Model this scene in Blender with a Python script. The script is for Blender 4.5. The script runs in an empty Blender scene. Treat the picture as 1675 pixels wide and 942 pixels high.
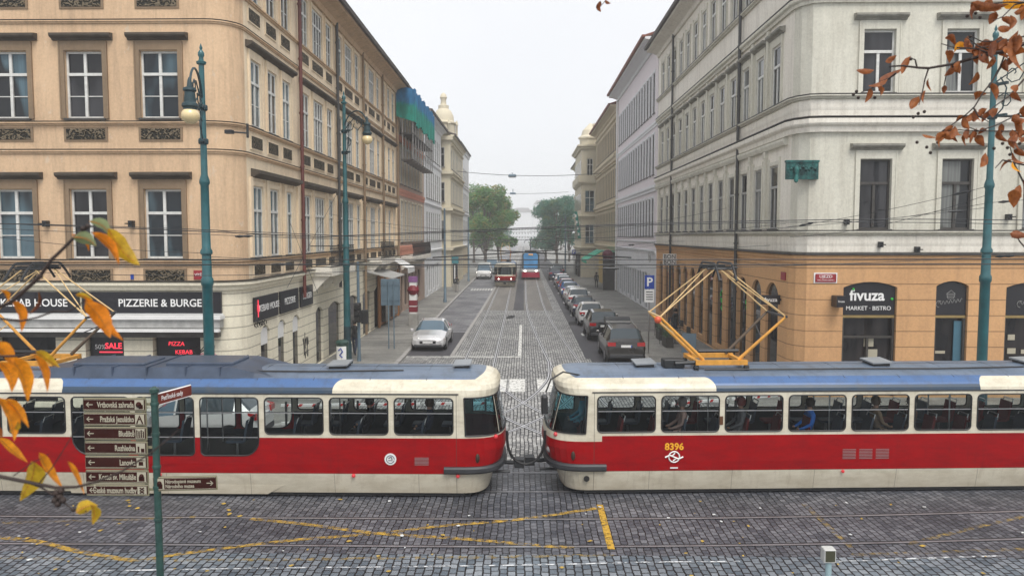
import bpy, math, random
from mathutils import Vector, Matrix, noise
from mathutils.geometry import tessellate_polygon
R = math.radians
rnd = random.Random(7)
SC = bpy.context.scene
COL = SC.collection

# ------------------------------------------------------------------ camera
PITCH = math.atan(86/1250); YAW = math.atan(20.5/1250); F = 1250.0; H = 6.0
cam_d = bpy.data.cameras.new('camera'); cam = bpy.data.objects.new('camera', cam_d); COL.objects.link(cam)
cam.location = (0, 0, H); cam.rotation_euler = (math.pi/2 - PITCH, 0, YAW)
cam_d.sensor_width = 36; cam_d.lens = 36*F/1675; cam_d.clip_start = .05; cam_d.clip_end = 3000
SC.camera = cam
cam_d.dof.use_dof = True; cam_d.dof.focus_distance = 19; cam_d.dof.aperture_fstop = 4.5
# ------------------------------------------------------------------ sky, sun, exposure
W = bpy.data.worlds.new('World'); SC.world = W; W.use_nodes = True
nt = W.node_tree; nt.nodes.clear()
sky = nt.nodes.new('ShaderNodeTexSky'); sky.sky_type = 'NISHITA'; sky.sun_disc = False
SUN_EL, SUN_AZ = R(57), R(158)      # azimuth clockwise from +Y: high, from the right behind the camera
sky.sun_elevation = SUN_EL; sky.sun_rotation = SUN_AZ
tc = nt.nodes.new('ShaderNodeTexCoord')
nz = nt.nodes.new('ShaderNodeTexNoise'); nz.inputs['Scale'].default_value = 2.2; nz.inputs['Detail'].default_value = 5
nt.links.new(tc.outputs['Generated'], nz.inputs['Vector'])
cr = nt.nodes.new('ShaderNodeValToRGB')
cr.color_ramp.elements[0].position = .3; cr.color_ramp.elements[0].color = (7.6, 7.7, 7.95, 1)
cr.color_ramp.elements[1].position = .7; cr.color_ramp.elements[1].color = (8.2, 8.25, 8.4, 1)
nt.links.new(nz.outputs['Fac'], cr.inputs['Fac'])
mx = nt.nodes.new('ShaderNodeMixRGB'); mx.inputs[0].default_value = .93
nt.links.new(sky.outputs[0], mx.inputs[1]); nt.links.new(cr.outputs[0], mx.inputs[2])
bg = nt.nodes.new('ShaderNodeBackground'); bg.inputs[1].default_value = .070
nt.links.new(mx.outputs[0], bg.inputs[0])
wo = nt.nodes.new('ShaderNodeOutputWorld'); nt.links.new(bg.outputs[0], wo.inputs[0])
sd = bpy.data.lights.new('sun', 'SUN'); sd.energy = 1.5; sd.angle = R(30); sd.color = (1, .955, .89)
so = bpy.data.objects.new('sun', sd); COL.objects.link(so)
sdir = Vector((math.sin(SUN_AZ)*math.cos(SUN_EL), math.cos(SUN_AZ)*math.cos(SUN_EL), math.sin(SUN_EL)))
so.rotation_euler = sdir.to_track_quat('Z', 'Y').to_euler(); so.location = (0, -20, 60)
SC.view_settings.view_transform = 'Standard'; SC.view_settings.look = 'None'
SC.view_settings.exposure = 0.92; SC.view_settings.gamma = 1
SC.render.engine = 'CYCLES'
cy = SC.cycles
cy.max_bounces = 7; cy.diffuse_bounces = 3; cy.glossy_bounces = 3; cy.transmission_bounces = 4
cy.transparent_max_bounces = 14; cy.volume_bounces = 1; cy.use_denoising = True
cy.caustics_reflective = False; cy.caustics_refractive = False

def ray(u, v):
    x = (u-837.5)/F; y = -(v-471)/F
    d = (x, math.cos(PITCH)+y*math.sin(PITCH), -math.sin(PITCH)+y*math.cos(PITCH))
    c, s = math.cos(YAW), math.sin(YAW)
    return Vector((d[0]*c-d[1]*s, d[0]*s+d[1]*c, d[2]))
def at(u, v, Y):
    d = ray(u, v); return Vector((0, 0, H)) + d*(Y/d.y)
def gp(u, v, z=0):
    d = ray(u, v); return Vector((0, 0, H)) + d*((z-H)/d.z)

# ------------------------------------------------------------------ materials
MATS = {}
def s2l(c):
    return tuple((x/12.92 if x <= .04045 else ((x+.055)/1.055)**2.4) for x in c)
class NT:
    def __init__(s, m):
        m.use_nodes = True; s.t = m.node_tree; s.t.nodes.clear()
        s.out = s.n('ShaderNodeOutputMaterial')
    def n(s, typ, **kw):
        x = s.t.nodes.new(typ)
        for k, v in kw.items():
            if k.startswith('i_'):
                x.inputs[k[2:].replace('_', ' ')].default_value = v
            else: setattr(x, k, v)
        return x
    def l(s, a, b): s.t.links.new(a, b)
    def math(s, op, a, b=None, c=None):
        m = s.n('ShaderNodeMath', operation=op)
        for i, v in enumerate((a, b, c)):
            if v is None: continue
            if isinstance(v, (int, float)): m.inputs[i].default_value = v
            else: s.l(v, m.inputs[i])
        return m.outputs[0]
    def mix(s, f, a, b, blend='MIX'):
        m = s.n('ShaderNodeMixRGB', blend_type=blend)
        for i, v in ((0, f), (1, a), (2, b)):
            if isinstance(v, (int, float)): m.inputs[i].default_value = v
            elif isinstance(v, tuple): m.inputs[i].default_value = tuple(v)+(1,)
            else: s.l(v, m.inputs[i])
        return m.outputs[0]
    def noise(s, vec, scale, detail=4, rough=.6):
        x = s.n('ShaderNodeTexNoise'); x.inputs['Scale'].default_value = scale
        x.inputs['Detail'].default_value = detail; x.inputs['Roughness'].default_value = rough
        if vec is not None: s.l(vec, x.inputs['Vector'])
        return x.outputs['Fac']
    def ramp(s, f, p0, p1, c0=(0, 0, 0), c1=(1, 1, 1)):
        x = s.n('ShaderNodeValToRGB'); e = x.color_ramp.elements
        e[0].position = p0; e[1].position = p1; e[0].color = c0+(1,); e[1].color = c1+(1,)
        s.l(f, x.inputs[0]); return x.outputs[0]
    def pos(s, obj=False):
        if obj: return s.n('ShaderNodeTexCoord').outputs['Object']
        return s.n('ShaderNodeNewGeometry').outputs['Position']
    def mapping(s, vec, sc=(1, 1, 1), rot=(0, 0, 0)):
        m = s.n('ShaderNodeMapping'); m.inputs['Scale'].default_value = sc; m.inputs['Rotation'].default_value = rot
        s.l(vec, m.inputs['Vector']); return m.outputs[0]
    def bsdf(s, col, rough=.6, metal=0., spec=.5, bump=None, bstr=.3, bdist=.02, coat=0, emis=None, estr=0):
        b = s.n('ShaderNodeBsdfPrincipled')
        def put(k, v):
            if isinstance(v, tuple): b.inputs[k].default_value = v+(1,)
            elif isinstance(v, (int, float)): b.inputs[k].default_value = v
            else: s.l(v, b.inputs[k])
        put('Base Color', col); put('Roughness', rough); put('Metallic', metal); put('Specular IOR Level', spec)
        if coat: put('Coat Weight', coat); put('Coat Roughness', .08)
        if emis: put('Emission Color', emis); put('Emission Strength', estr)
        if bump is not None:
            bn = s.n('ShaderNodeBump'); bn.inputs['Strength'].default_value = bstr; bn.inputs['Distance'].default_value = bdist
            s.l(bump, bn.inputs['Height']); s.l(bn.outputs[0], b.inputs['Normal'])
        s.l(b.outputs[0], s.out.inputs[0]); return b

def pbr(name, col, rough=.6, metal=0., var=.12, scale=4., bump=.0, spec=.5, coat=0, emis=None, estr=0, grime=0.):
    """plain painted / stone surface with uneven tone"""
    if name in MATS: return MATS[name]
    m = bpy.data.materials.new(name); t = NT(m); MATS[name] = m
    p = t.pos(True)
    f = t.noise(p, scale, 5)
    lo = tuple(c*(1-var) for c in col); hi = tuple(min(1, c*(1+var)) for c in col)
    c = t.ramp(f, .3, .7, lo, hi)
    if grime:
        g = t.noise(t.mapping(p, (1, 1, .25)), scale*.6, 6, .7)
        c = t.mix(t.math('MULTIPLY', t.ramp(g, .5, .75), grime), c, tuple(x*.35+.01 for x in col))
    r = t.math('ADD', t.math('MULTIPLY', f, .2), rough-.1)
    t.bsdf(c, r, metal, spec, t.noise(p, scale*8, 3) if bump else None, bump, .02, coat, emis, estr)
    return m

def plaster(name, base, alt, stain, rust=0., stain_amt=.5, peel=0., peelcol=(.5, .48, .44), z_off=0.):
    m = bpy.data.materials.new(name); t = NT(m); MATS[name] = m
    p = t.pos()
    big = t.noise(p, .35, 6, .65); mid = t.noise(p, 1.7, 6, .7); fine = t.noise(p, 11, 7, .75)
    c = t.mix(t.ramp(big, .42, .58), base, alt)
    streak = t.noise(t.mapping(p, (2.2, 2.2, .18)), 1.6, 6, .72)
    c = t.mix(t.math('MULTIPLY', t.ramp(streak, .47, .72), stain_amt), c, stain)
    c = t.mix(t.math('MULTIPLY', t.ramp(mid, .55, .78), stain_amt*.6), c, stain)
    if peel:
        pn = t.noise(t.mapping(p, (1, 1, .6)), 2.6, 8, .75)
        c = t.mix(t.math('MULTIPLY', t.ramp(pn, .6, .64), peel), c, peelcol)
    c = t.mix(.4, c, t.mix(t.ramp(fine, .3, .7), tuple(x*.72 for x in base), tuple(min(1, x*1.25) for x in base)))
    h = t.math('MULTIPLY', fine, .3)
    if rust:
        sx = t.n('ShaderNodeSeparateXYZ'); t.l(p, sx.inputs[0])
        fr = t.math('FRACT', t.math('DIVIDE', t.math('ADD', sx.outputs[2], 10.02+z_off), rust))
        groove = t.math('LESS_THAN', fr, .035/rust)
        c = t.mix(t.math('MULTIPLY', groove, .72), c, tuple(x*.3 for x in base))  # shade of the grooves painted into the colour along with the bump
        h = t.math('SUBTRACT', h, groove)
    t.bsdf(c, .85, 0, .25, h, .5, .03)
    return m

M = {}
M['ochre'] = plaster('ochre_plaster', (.69, .49, .315), (.59, .41, .26), (.27, .185, .125), stain_amt=.85, peel=.8, peelcol=(.62, .54, .44))
M['ochre_side'] = plaster('pale_ochre_plaster', (.86, .70, .51), (.77, .60, .43), (.38, .29, .21), stain_amt=.6, peel=.35, peelcol=(.8, .74, .62))
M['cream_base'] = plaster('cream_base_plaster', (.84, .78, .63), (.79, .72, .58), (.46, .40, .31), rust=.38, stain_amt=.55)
M['grey_wall'] = plaster('grey_cream_plaster', (.69, .67, .58), (.59, .575, .49), (.33, .30, .24), stain_amt=.75, peel=.25, peelcol=(.5, .47, .4))
M['grey_warm'] = plaster('warm_grey_plaster', (.86, .81, .72), (.79, .73, .64), (.36, .31, .25), stain_amt=.6)
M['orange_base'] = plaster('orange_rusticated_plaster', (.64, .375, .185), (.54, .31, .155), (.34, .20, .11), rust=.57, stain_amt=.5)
M['pink_wall'] = plaster('pink_plaster', (.74, .68, .70), (.78, .72, .73), (.5, .45, .46), stain_amt=.3)
M['white_wall'] = plaster('white_plaster', (.78, .79, .80), (.72, .73, .75), (.48, .48, .5), stain_amt=.3)
M['tan_wall'] = plaster('tan_plaster', (.60, .52, .38), (.54, .46, .33), (.3, .25, .18), stain_amt=.4)
M['cream_wall'] = plaster('cream_plaster', (.66, .60, .46), (.6, .55, .43), (.4, .35, .27), stain_amt=.35)
M['salmon_wall'] = plaster('salmon_plaster', (.48, .36, .29), (.43, .31, .25), (.26, .2, .17), stain_amt=.5)
M['salmon_band'] = plaster('salmon_band_plaster', (.62, .27, .19), (.55, .24, .17), (.3, .17, .13), stain_amt=.4)
M['brown_trim'] = plaster('brown_window_trim', (.28, .20, .13), (.22, .16, .105), (.10, .075, .055), stain_amt=.4)
M['dark_ledge'] = pbr('dark_ledge_sheet_metal', (.07, .065, .06), .5, .2, .3, 3)
M['timber_white'] = pbr('white_painted_timber', (.66, .66, .63), .5, 0, .15, 5, grime=.5)
M['timber_grey'] = pbr('grey_painted_timber', (.36, .36, .35), .5, 0, .2, 5)
M['timber_dark'] = pbr('dark_timber', (.05, .045, .04), .5, 0, .3, 5)
M['roof'] = pbr('dark_roof_tiles', (.10, .085, .08), .8, 0, .3, 2)
M['roof_red'] = pbr('red_roof_tiles', (.2, .07, .045), .8, 0, .3, 2)
M['pipe'] = pbr('red_brown_pipe', (.13, .035, .028), .5, 0, .25, 3)
M['pipe_grey'] = pbr('dark_grey_pipe', (.06, .06, .06), .5, .2, .25, 3)
M['black'] = pbr('black_rubber', (.015, .015, .016), .5)
M['iron'] = pbr('dark_iron', (.04, .042, .045), .5, .6)
M['steel'] = pbr('brushed_steel', (.5, .5, .5), .35, .9)
M['teal'] = pbr('teal_painted_iron', (.012, .10, .115), .38, 0, .25, 3, coat=.3, grime=.3)
M['teal_dark'] = pbr('dark_teal_base_paint', (.012, .04, .05), .5, 0, .25, 3)
M['green_pole'] = pbr('dark_green_paint', (.018, .06, .05), .4, 0, .35, 9, coat=.3, grime=.3)
M['dark'] = pbr('dark_interior', (.02, .02, .022), .8)
M['black_board'] = pbr('black_sign_board', (.012, .012, .017), .35)
M['white'] = pbr('white_paint', (.8, .8, .79), .5, 0, .05)
M['letters'] = pbr('white_letter_vinyl', (.85, .85, .84), .5, 0, .02)
M['red_letter'] = pbr('red_lit_letters', (.7, .02, .05), .5, emis=(1, .05, .08), estr=.7)
M['curtain'] = pbr('pale_curtain_cloth', (.30, .36, .40), .9, 0, .25, 2)
M['gold'] = pbr('brass_trim', (.35, .25, .1), .4, .5)
M['blue_sign'] = pbr('blue_sign_face', (.01, .05, .33), .4, 0, .05)
M['brown_sign'] = pbr('dark_brown_sign_face', (.035, .007, .005), .6, 0, .2, 6, spec=.15)  # backlit shade of the boards is put into this dark brown
M['sign_edge'] = pbr('khaki_sign_border', (.22, .205, .13), .4, 0, .1, 8)
M['sign_letter'] = pbr('cream_sign_letters', (.42, .39, .3), .5, 0, .05)
M['sign_grey'] = pbr('blue_grey_sign_back', (.13, .19, .24), .5, .2, .15, 3)
M['awning_green'] = pbr('green_awning_cloth', (.02, .36, .22), .7)
M['concrete'] = pbr('rough_concrete', (.3, .29, .27), .85, 0, .2, 3, bump=.3)

def relief_mat():
    m = bpy.data.materials.new('carved_relief_stone'); t = NT(m)
    p = t.pos()
    v = t.n('ShaderNodeTexWave'); v.wave_type = 'RINGS'; v.inputs['Scale'].default_value = 3.2; v.inputs['Distortion'].default_value = 14
    v.inputs['Detail'].default_value = 2; v.inputs['Detail Scale'].default_value = 1.6; t.l(p, v.inputs['Vector'])
    c = t.ramp(v.outputs['Fac'], .35, .8, (.02, .018, .013), (.17, .135, .09))
    t.bsdf(c, .8, 0, .3, v.outputs['Fac'], 1, .05); return m
M['relief'] = relief_mat()

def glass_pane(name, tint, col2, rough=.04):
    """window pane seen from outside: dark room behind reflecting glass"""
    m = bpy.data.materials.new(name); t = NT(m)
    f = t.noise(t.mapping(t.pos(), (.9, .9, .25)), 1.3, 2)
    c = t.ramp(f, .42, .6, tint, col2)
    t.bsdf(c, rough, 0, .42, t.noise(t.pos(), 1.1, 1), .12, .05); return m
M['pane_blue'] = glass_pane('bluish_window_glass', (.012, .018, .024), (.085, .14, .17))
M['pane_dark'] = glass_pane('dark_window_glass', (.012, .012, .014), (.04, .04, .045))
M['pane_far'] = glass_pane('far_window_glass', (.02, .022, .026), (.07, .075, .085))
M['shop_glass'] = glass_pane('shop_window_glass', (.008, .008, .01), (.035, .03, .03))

def curtain_pane(name, cloth, gap, dens=9.):
    m = bpy.data.materials.new(name); t = NT(m); p = t.pos()
    folds = t.noise(t.mapping(p, (dens, dens, .25)), 1.5, 3); sheet = t.noise(t.mapping(p, (.9, .9, .12)), 1.0, 1)
    c = t.mix(t.ramp(folds, .3, .7), tuple(x*.5 for x in cloth), cloth); c = t.mix(t.ramp(sheet, gap, gap+.03), (.012, .014, .017), c)
    t.bsdf(c, .06, 0, .42, t.noise(p, 1.1, 1), .12, .05); return m
M['pane_curtain'] = curtain_pane('glass_with_blue_curtain', (.10, .17, .21), .46)
M['pane_net'] = curtain_pane('glass_with_pale_net_curtain', (.22, .23, .22), .5, 14.)
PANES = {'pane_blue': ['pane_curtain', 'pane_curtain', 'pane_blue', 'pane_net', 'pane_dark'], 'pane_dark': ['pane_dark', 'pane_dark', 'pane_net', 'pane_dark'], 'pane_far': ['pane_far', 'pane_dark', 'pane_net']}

def thin_glass(name, tint=(.78, .82, .82), ior=1.28):
    m = bpy.data.materials.new(name); t = NT(m)
    tr = t.n('ShaderNodeBsdfTransparent'); tr.inputs[0].default_value = tint+(1,)
    gl = t.n('ShaderNodeBsdfGlossy'); gl.inputs['Roughness'].default_value = .03; gl.inputs['Color'].default_value = (.9, .95, 1, 1)
    fr = t.n('ShaderNodeFresnel'); fr.inputs[0].default_value = ior
    mxs = t.n('ShaderNodeMixShader'); t.l(fr.outputs[0], mxs.inputs[0]); t.l(tr.outputs[0], mxs.inputs[1]); t.l(gl.outputs[0], mxs.inputs[2])
    t.l(mxs.outputs[0], t.out.inputs[0]); return m
M['tram_glass'] = thin_glass('tram_window_glass')
M['cab_glass'] = thin_glass('tinted_cab_glass', (.38, .60, .64), 1.45)
M['car_glass'] = pbr('tinted_car_glass', (.03, .045, .055), .06, 0, .1, 1, coat=.6)
M['screen_glass'] = pbr('sky_reflecting_windscreen', (.06, .12, .17), .05, .3, .1, 1, coat=1)

def cobble(name, c1, c2, mortar, bw, rh, swap=True, wear=.4, rough=.5, sq=.5, msize=.012, tone=.5):
    m = bpy.data.materials.new(name); t = NT(m)
    p = t.pos(); sx = t.n('ShaderNodeSeparateXYZ'); t.l(p, sx.inputs[0])
    cb = t.n('ShaderNodeCombineXYZ')
    d1 = t.math('MULTIPLY', t.math('SUBTRACT', t.noise(p, 1.1, 2), .5), .16)
    d2 = t.math('MULTIPLY', t.math('SUBTRACT', t.noise(p, 6.3, 2), .5), .05)
    a = t.math('ADD', t.math('ADD', sx.outputs[1], d1), d2); b = t.math('ADD', t.math('ADD', sx.outputs[0], d2), t.math('MULTIPLY', d1, .5))
    if not swap: a, b = b, a
    t.l(a, cb.inputs[0]); t.l(b, cb.inputs[1])
    br = t.n('ShaderNodeTexBrick'); t.l(cb.outputs[0], br.inputs['Vector'])
    br.inputs['Scale'].default_value = 1; br.inputs['Brick Width'].default_value = bw; br.inputs['Row Height'].default_value = rh
    br.inputs['Mortar Size'].default_value = msize; br.inputs['Mortar Smooth'].default_value = .35; br.inputs['Bias'].default_value = 0
    br.inputs['Color1'].default_value = c1+(1,); br.inputs['Color2'].default_value = c2+(1,); br.inputs['Mortar'].default_value = mortar+(1,)
    big = t.noise(p, .35, 5); fine = t.noise(p, 26, 4, .7)
    c = t.mix(tone, br.outputs['Color'], t.ramp(big, .35, .68, (.30, .30, .32), (1.45, 1.42, 1.38)), 'MULTIPLY')
    c = t.mix(.6, c, t.ramp(t.noise(t.mapping(p, (.25, 1.2, 1)), 1.3, 6, .7), .36, .6, (.62, .62, .66), (1.2, 1.2, 1.2)), 'MULTIPLY')
    c = t.mix(.5, c, t.ramp(fine, .3, .72, (.5, .5, .5), (1.35, 1.35, 1.35)), 'MULTIPLY')
    hgt = t.math('ADD', t.math('SUBTRACT', 1., br.outputs['Fac']), t.math('MULTIPLY', fine, .25))
    r = t.math('ADD', t.math('MULTIPLY', big, -.35), rough+.18)
    t.bsdf(c, r, 0, .5, hgt, .75, .03); return m
M['sett'] = cobble('dark_granite_setts', (.062, .068, .085), (.17, .175, .195), (.003, .003, .004), .17, .135, rough=.48)
M['sett_near'] = cobble('pale_granite_setts', (.10, .13, .16), (.24, .27, .30), (.003, .004, .005), .2, .15, rough=.48, msize=.016)
M['sett_light'] = cobble('light_granite_setts', (.20, .20, .20), (.58, .58, .56), (.010, .010, .010), .15, .12, rough=.55, msize=.017, tone=.3)
M['sett_lane'] = cobble('lane_granite_setts', (.14, .14, .155), (.24, .24, .255), (.04, .04, .045), .5, .3, swap=False, rough=.5)
M['pavement'] = cobble('pavement_mosaic', (.27, .265, .245), (.35, .345, .32), (.17, .165, .15), .09, .09, rough=.75, msize=.006, tone=.4)

def asphalt(name, a, b):
    m = bpy.data.materials.new(name); t = NT(m); p = t.pos()
    c = t.mix(t.ramp(t.noise(t.mapping(p, (1, .12, 1)), .8, 5), .35, .65), a, b)
    c = t.mix(.5, c, t.ramp(t.noise(p, 40, 3), .3, .7, (.6, .6, .6), (1.4, 1.4, 1.4)), 'MULTIPLY')
    t.bsdf(c, .72, 0, .4, t.noise(p, 60, 2), .3, .01); return m
M['asphalt'] = asphalt('worn_asphalt', (.048, .048, .056), (.075, .072, .08))
M['tram_bed'] = asphalt('brownish_concrete_track_bed', (.16, .15, .14), (.22, .205, .185))
M['kerb'] = pbr('granite_kerb', (.34, .33, .32), .7, 0, .25, 2, bump=.2)

def worn_paint(name, col, lo, hi, scale=6):
    m = bpy.data.materials.new(name); t = NT(m); p = t.pos()
    pr = t.n('ShaderNodeBsdfPrincipled'); pr.inputs['Base Color'].default_value = col+(1,); pr.inputs['Roughness'].default_value = .6
    tr = t.n('ShaderNodeBsdfTransparent')
    f = t.ramp(t.noise(p, scale, 6, .75), lo, hi)
    ms = t.n('ShaderNodeMixShader'); t.l(f, ms.inputs[0]); t.l(tr.outputs[0], ms.inputs[1]); t.l(pr.outputs[0], ms.inputs[2])
    t.l(ms.outputs[0], t.out.inputs[0]); return m
M['yellow_worn'] = worn_paint('worn_yellow_road_paint', (.50, .31, .045), .42, .62, 5)
M['yellow_faint'] = worn_paint('faint_yellow_road_paint', (.40, .27, .06), .48, .72, 6)
M['yellow_strong'] = worn_paint('fresh_yellow_road_paint', (.52, .31, .035), .34, .52, 9)
M['white_worn'] = worn_paint('worn_white_road_paint', (.75, .75, .72), .36, .5, 7)
M['white_thin'] = worn_paint('faint_white_road_paint', (.66, .68, .7), .47, .58, 6)
M['rail'] = pbr('polished_rail_steel', (.30, .30, .32), .35, .5, .3, 2)
M['rail_bright'] = pbr('worn_bright_rail_head', (.52, .52, .54), .35, .2, .1, 2)
M['rail_dark'] = pbr('rail_groove', (.02, .02, .022), .6)

# ------------------------------------------------------------------ mesh building
class MB:
    def __init__(s): s.v = []; s.f = []; s.m = []; s.M = Matrix.Identity(4)
    def add(s, vs, fs, mat=0):
        b = len(s.v)
        s.v += [tuple(s.M @ Vector(v)) for v in vs]
        for f in fs: s.f.append(tuple(b+i for i in f)); s.m.append(mat)
    def quad(s, a, b, c, d, mat=0): s.add([a, b, c, d], [(0, 1, 2, 3)], mat)
    def box(s, x0, x1, y0, y1, z0, z1, mat=0):
        if x0 > x1: x0, x1 = x1, x0
        if y0 > y1: y0, y1 = y1, y0
        if z0 > z1: z0, z1 = z1, z0
        vs = [(x0, y0, z0), (x1, y0, z0), (x1, y1, z0), (x0, y1, z0), (x0, y0, z1), (x1, y0, z1), (x1, y1, z1), (x0, y1, z1)]
        s.add(vs, [(0, 3, 2, 1), (4, 5, 6, 7), (0, 1, 5, 4), (1, 2, 6, 5), (2, 3, 7, 6), (3, 0, 4, 7)], mat)
    def rbox(s, x0, x1, y0, y1, z0, z1, r=.02, mat=0):
        """box with chamfered vertical and top edges"""
        def ring(i, z): 
            a, b, c, d = x0+i, x1-i, y0+i, y1-i
            return [(a+r, c, z), (b-r, c, z), (b, c+r, z), (b, d-r, z), (b-r, d, z), (a+r, d, z), (a, d-r, z), (a, c+r, z)]
        vs = ring(0, z0)+ring(0, z1-r)+ring(r*.7, z1)
        fs = [tuple(range(7, -1, -1)), tuple(range(16, 24))]
        for k in (0, 8):
            for i in range(8): fs.append((k+i, k+(i+1) % 8, k+8+(i+1) % 8, k+8+i))
        s.add(vs, fs, mat)
    def tube(s, pts, r, n=8, mat=0, cap=True):
        pts = [Vector(p) for p in pts]
        rs = r if isinstance(r, (list, tuple)) else [r]*len(pts)
        vs = []; up = None
        for i, p in enumerate(pts):
            d = (pts[min(i+1, len(pts)-1)]-pts[max(i-1, 0)])
            if d.length < 1e-9: d = Vector((0, 0, 1))
            d.normalize()
            if up is None: up = Vector((0, 0, 1)) if abs(d.z) < .9 else Vector((1, 0, 0))
            a = d.cross(up)
            if a.length < 1e-4: a = d.orthogonal()
            a.normalize(); b = a.cross(d).normalized(); up = b
            for k in range(n):
                t = 2*math.pi*k/n; vs.append(p+(a*math.cos(t)+b*math.sin(t))*rs[i])
        fs = []
        for i in range(len(pts)-1):
            for k in range(n):
                fs.append((i*n+k, i*n+(k+1) % n, (i+1)*n+(k+1) % n, (i+1)*n+k))
        if cap: fs.append(tuple(range(n-1, -1, -1))); fs.append(tuple((len(pts)-1)*n+k for k in range(n)))
        s.add(vs, fs, mat)
    def lathe(s, prof, c=(0, 0, 0), n=20, mat=0, axis='Z'):
        vs = []
        for r, z in prof:
            for k in range(n):
                t = 2*math.pi*k/n; x, y = r*math.cos(t), r*math.sin(t)
                if axis == 'Z': q = (c[0]+x, c[1]+y, c[2]+z)
                elif axis == 'Y': q = (c[0]+x, c[1]+z, c[2]+y)
                else: q = (c[0]+z, c[1]+x, c[2]+y)
                vs.append(q)
        fs = []
        for i in range(len(prof)-1):
            for k in range(n): fs.append((i*n+k, i*n+(k+1) % n, (i+1)*n+(k+1) % n, (i+1)*n+k))
        fs.append(tuple(range(n-1, -1, -1))); fs.append(tuple((len(prof)-1)*n+k for k in range(n)))
        s.add(vs, fs, mat)
    def sphere(s, c, r, n=16, mat=0, sz=1.):
        s.lathe([(max(.002, r*math.sin(math.pi*i/10)), -r*sz*math.cos(math.pi*i/10)) for i in range(11)], c, n, mat)
    def poly(s, pts, mat=0): s.add(pts, [tuple(range(len(pts)))], mat)
    def prism(s, pts, d, mat=0):
        """extrude planar polygon by vector d"""
        n = len(pts); d = Vector(d); vs = [Vector(p) for p in pts]+[Vector(p)+d for p in pts]
        fs = [tuple(range(n-1, -1, -1)), tuple(range(n, 2*n))]+[(i, (i+1) % n, n+(i+1) % n, n+i) for i in range(n)]
        s.add(vs, fs, mat)
    def holed(s, outer, hole, y, mat=0):
        """flat plate in the xz plane at y, with a hole"""
        o = [Vector((a, 0, b)) for a, b in outer]; h = [Vector((a, 0, b)) for a, b in hole]
        tri = tessellate_polygon([[Vector((p.x, p.z, 0)) for p in o], [Vector((p.x, p.z, 0)) for p in h]])
        s.add([(p.x, y, p.z) for p in o+h], [tuple(t) for t in tri], mat)
    def sweep(s, path, prof, mat=0, closed=False):
        """profile [(out,z)] swept along 2D path (outward = right-hand side)"""
        n = len(path); P = [Vector(p) for p in path]; nm = []
        for i in range(n):
            d0 = (P[i]-P[i-1]).normalized() if i > 0 else (P[1]-P[0]).normalized()
            d1 = (P[i+1]-P[i]).normalized() if i < n-1 else d0
            n0 = Vector((d0.y, -d0.x)); n1 = Vector((d1.y, -d1.x)); m = (n0+n1).normalized()
            nm.append(m/max(.3, m.dot(n0)))
        k = len(prof); vs = []
        for i in range(n):
            for o, z in prof: q = P[i]+nm[i]*o; vs.append((q.x, q.y, z))
        fs = []
        for i in range(n-1):
            for j in range(k): a, b = i*k+j, i*k+(j+1) % k; fs.append((a, b, b+k, a+k))
        fs.append(tuple(range(k))); fs.append(tuple((n-1)*k+j for j in range(k-1, -1, -1)))
        s.add(vs, fs, mat)
    def mesh(s, name, mats, smooth=False, ang=35):
        me = bpy.data.meshes.new(name); me.from_pydata(s.v, [], s.f)
        for mm in (mats if isinstance(mats, (list, tuple)) else [mats]): me.materials.append(M[mm] if isinstance(mm, str) else mm)
        me.polygons.foreach_set('material_index', s.m)
        if smooth:
            me.polygons.foreach_set('use_smooth', [True]*len(s.f)); me.set_sharp_from_angle(angle=R(ang))
        me.update(); return me
def ob(name, me, parent=None, loc=(0, 0, 0), rz=0):
    o = bpy.data.objects.new(name, me); COL.objects.link(o)
    o.location = loc; o.rotation_euler = (0, 0, rz)
    if parent: o.parent = parent
    return o
def part(name, mb, mats, parent=None, loc=(0, 0, 0), rz=0, smooth=False, ang=35):
    return ob(name, mb.mesh(name, mats, smooth, ang), parent, loc, rz)
def tag(o, label=None, cat=None, group=None, kind=None):
    if label: o['label'] = label
    if cat: o['category'] = cat
    if group: o['group'] = group
    if kind: o['kind'] = kind
    return o
def thing(name, label, cat, loc=(0, 0, 0), rz=0, group=None):
    return tag(ob(name, None, None, loc, rz), label, cat, group)
def structure(name, mb, mats, label=None):
    return tag(part(name, mb, mats), label, None, None, 'structure')
def copy_tree(o, parent=None):
    c = o.copy(); COL.objects.link(c); c.parent = parent
    for ch in list(o.children): copy_tree(ch, c)
    return c
def dup(o, loc, rz, label):
    c = copy_tree(o); c.location = loc; c.rotation_euler = (0, 0, rz); c['label'] = label; return c
FNT = {}
def text(s, size, mat, parent, loc, rot=(math.pi/2, 0, 0), name='lettering', align='CENTER', ext=.004, sx=1., shear=0., bold=0.):
    cu = bpy.data.curves.new('t', 'FONT'); cu.body = s; cu.size = size; cu.align_x = align; cu.align_y = 'CENTER'
    cu.extrude = ext; cu.shear = shear; cu.offset = bold; cu.resolution_u = 3
    to = bpy.data.objects.new('t', cu); COL.objects.link(to)
    dg = bpy.context.evaluated_depsgraph_get()
    me = bpy.data.meshes.new_from_object(to.evaluated_get(dg)); me.name = name
    bpy.data.objects.remove(to)
    me.materials.clear(); me.materials.append(M[mat] if isinstance(mat, str) else mat)
    o = ob(name, me, parent, loc); o.rotation_euler = rot; o.scale = (sx, 1, 1); return o
def arc_pts(cx, cy, r, a0, a1, n):
    return [(cx+r*math.cos(R(a0+(a1-a0)*i/n)), cy+r*math.sin(R(a0+(a1-a0)*i/n))) for i in range(n+1)]
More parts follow.
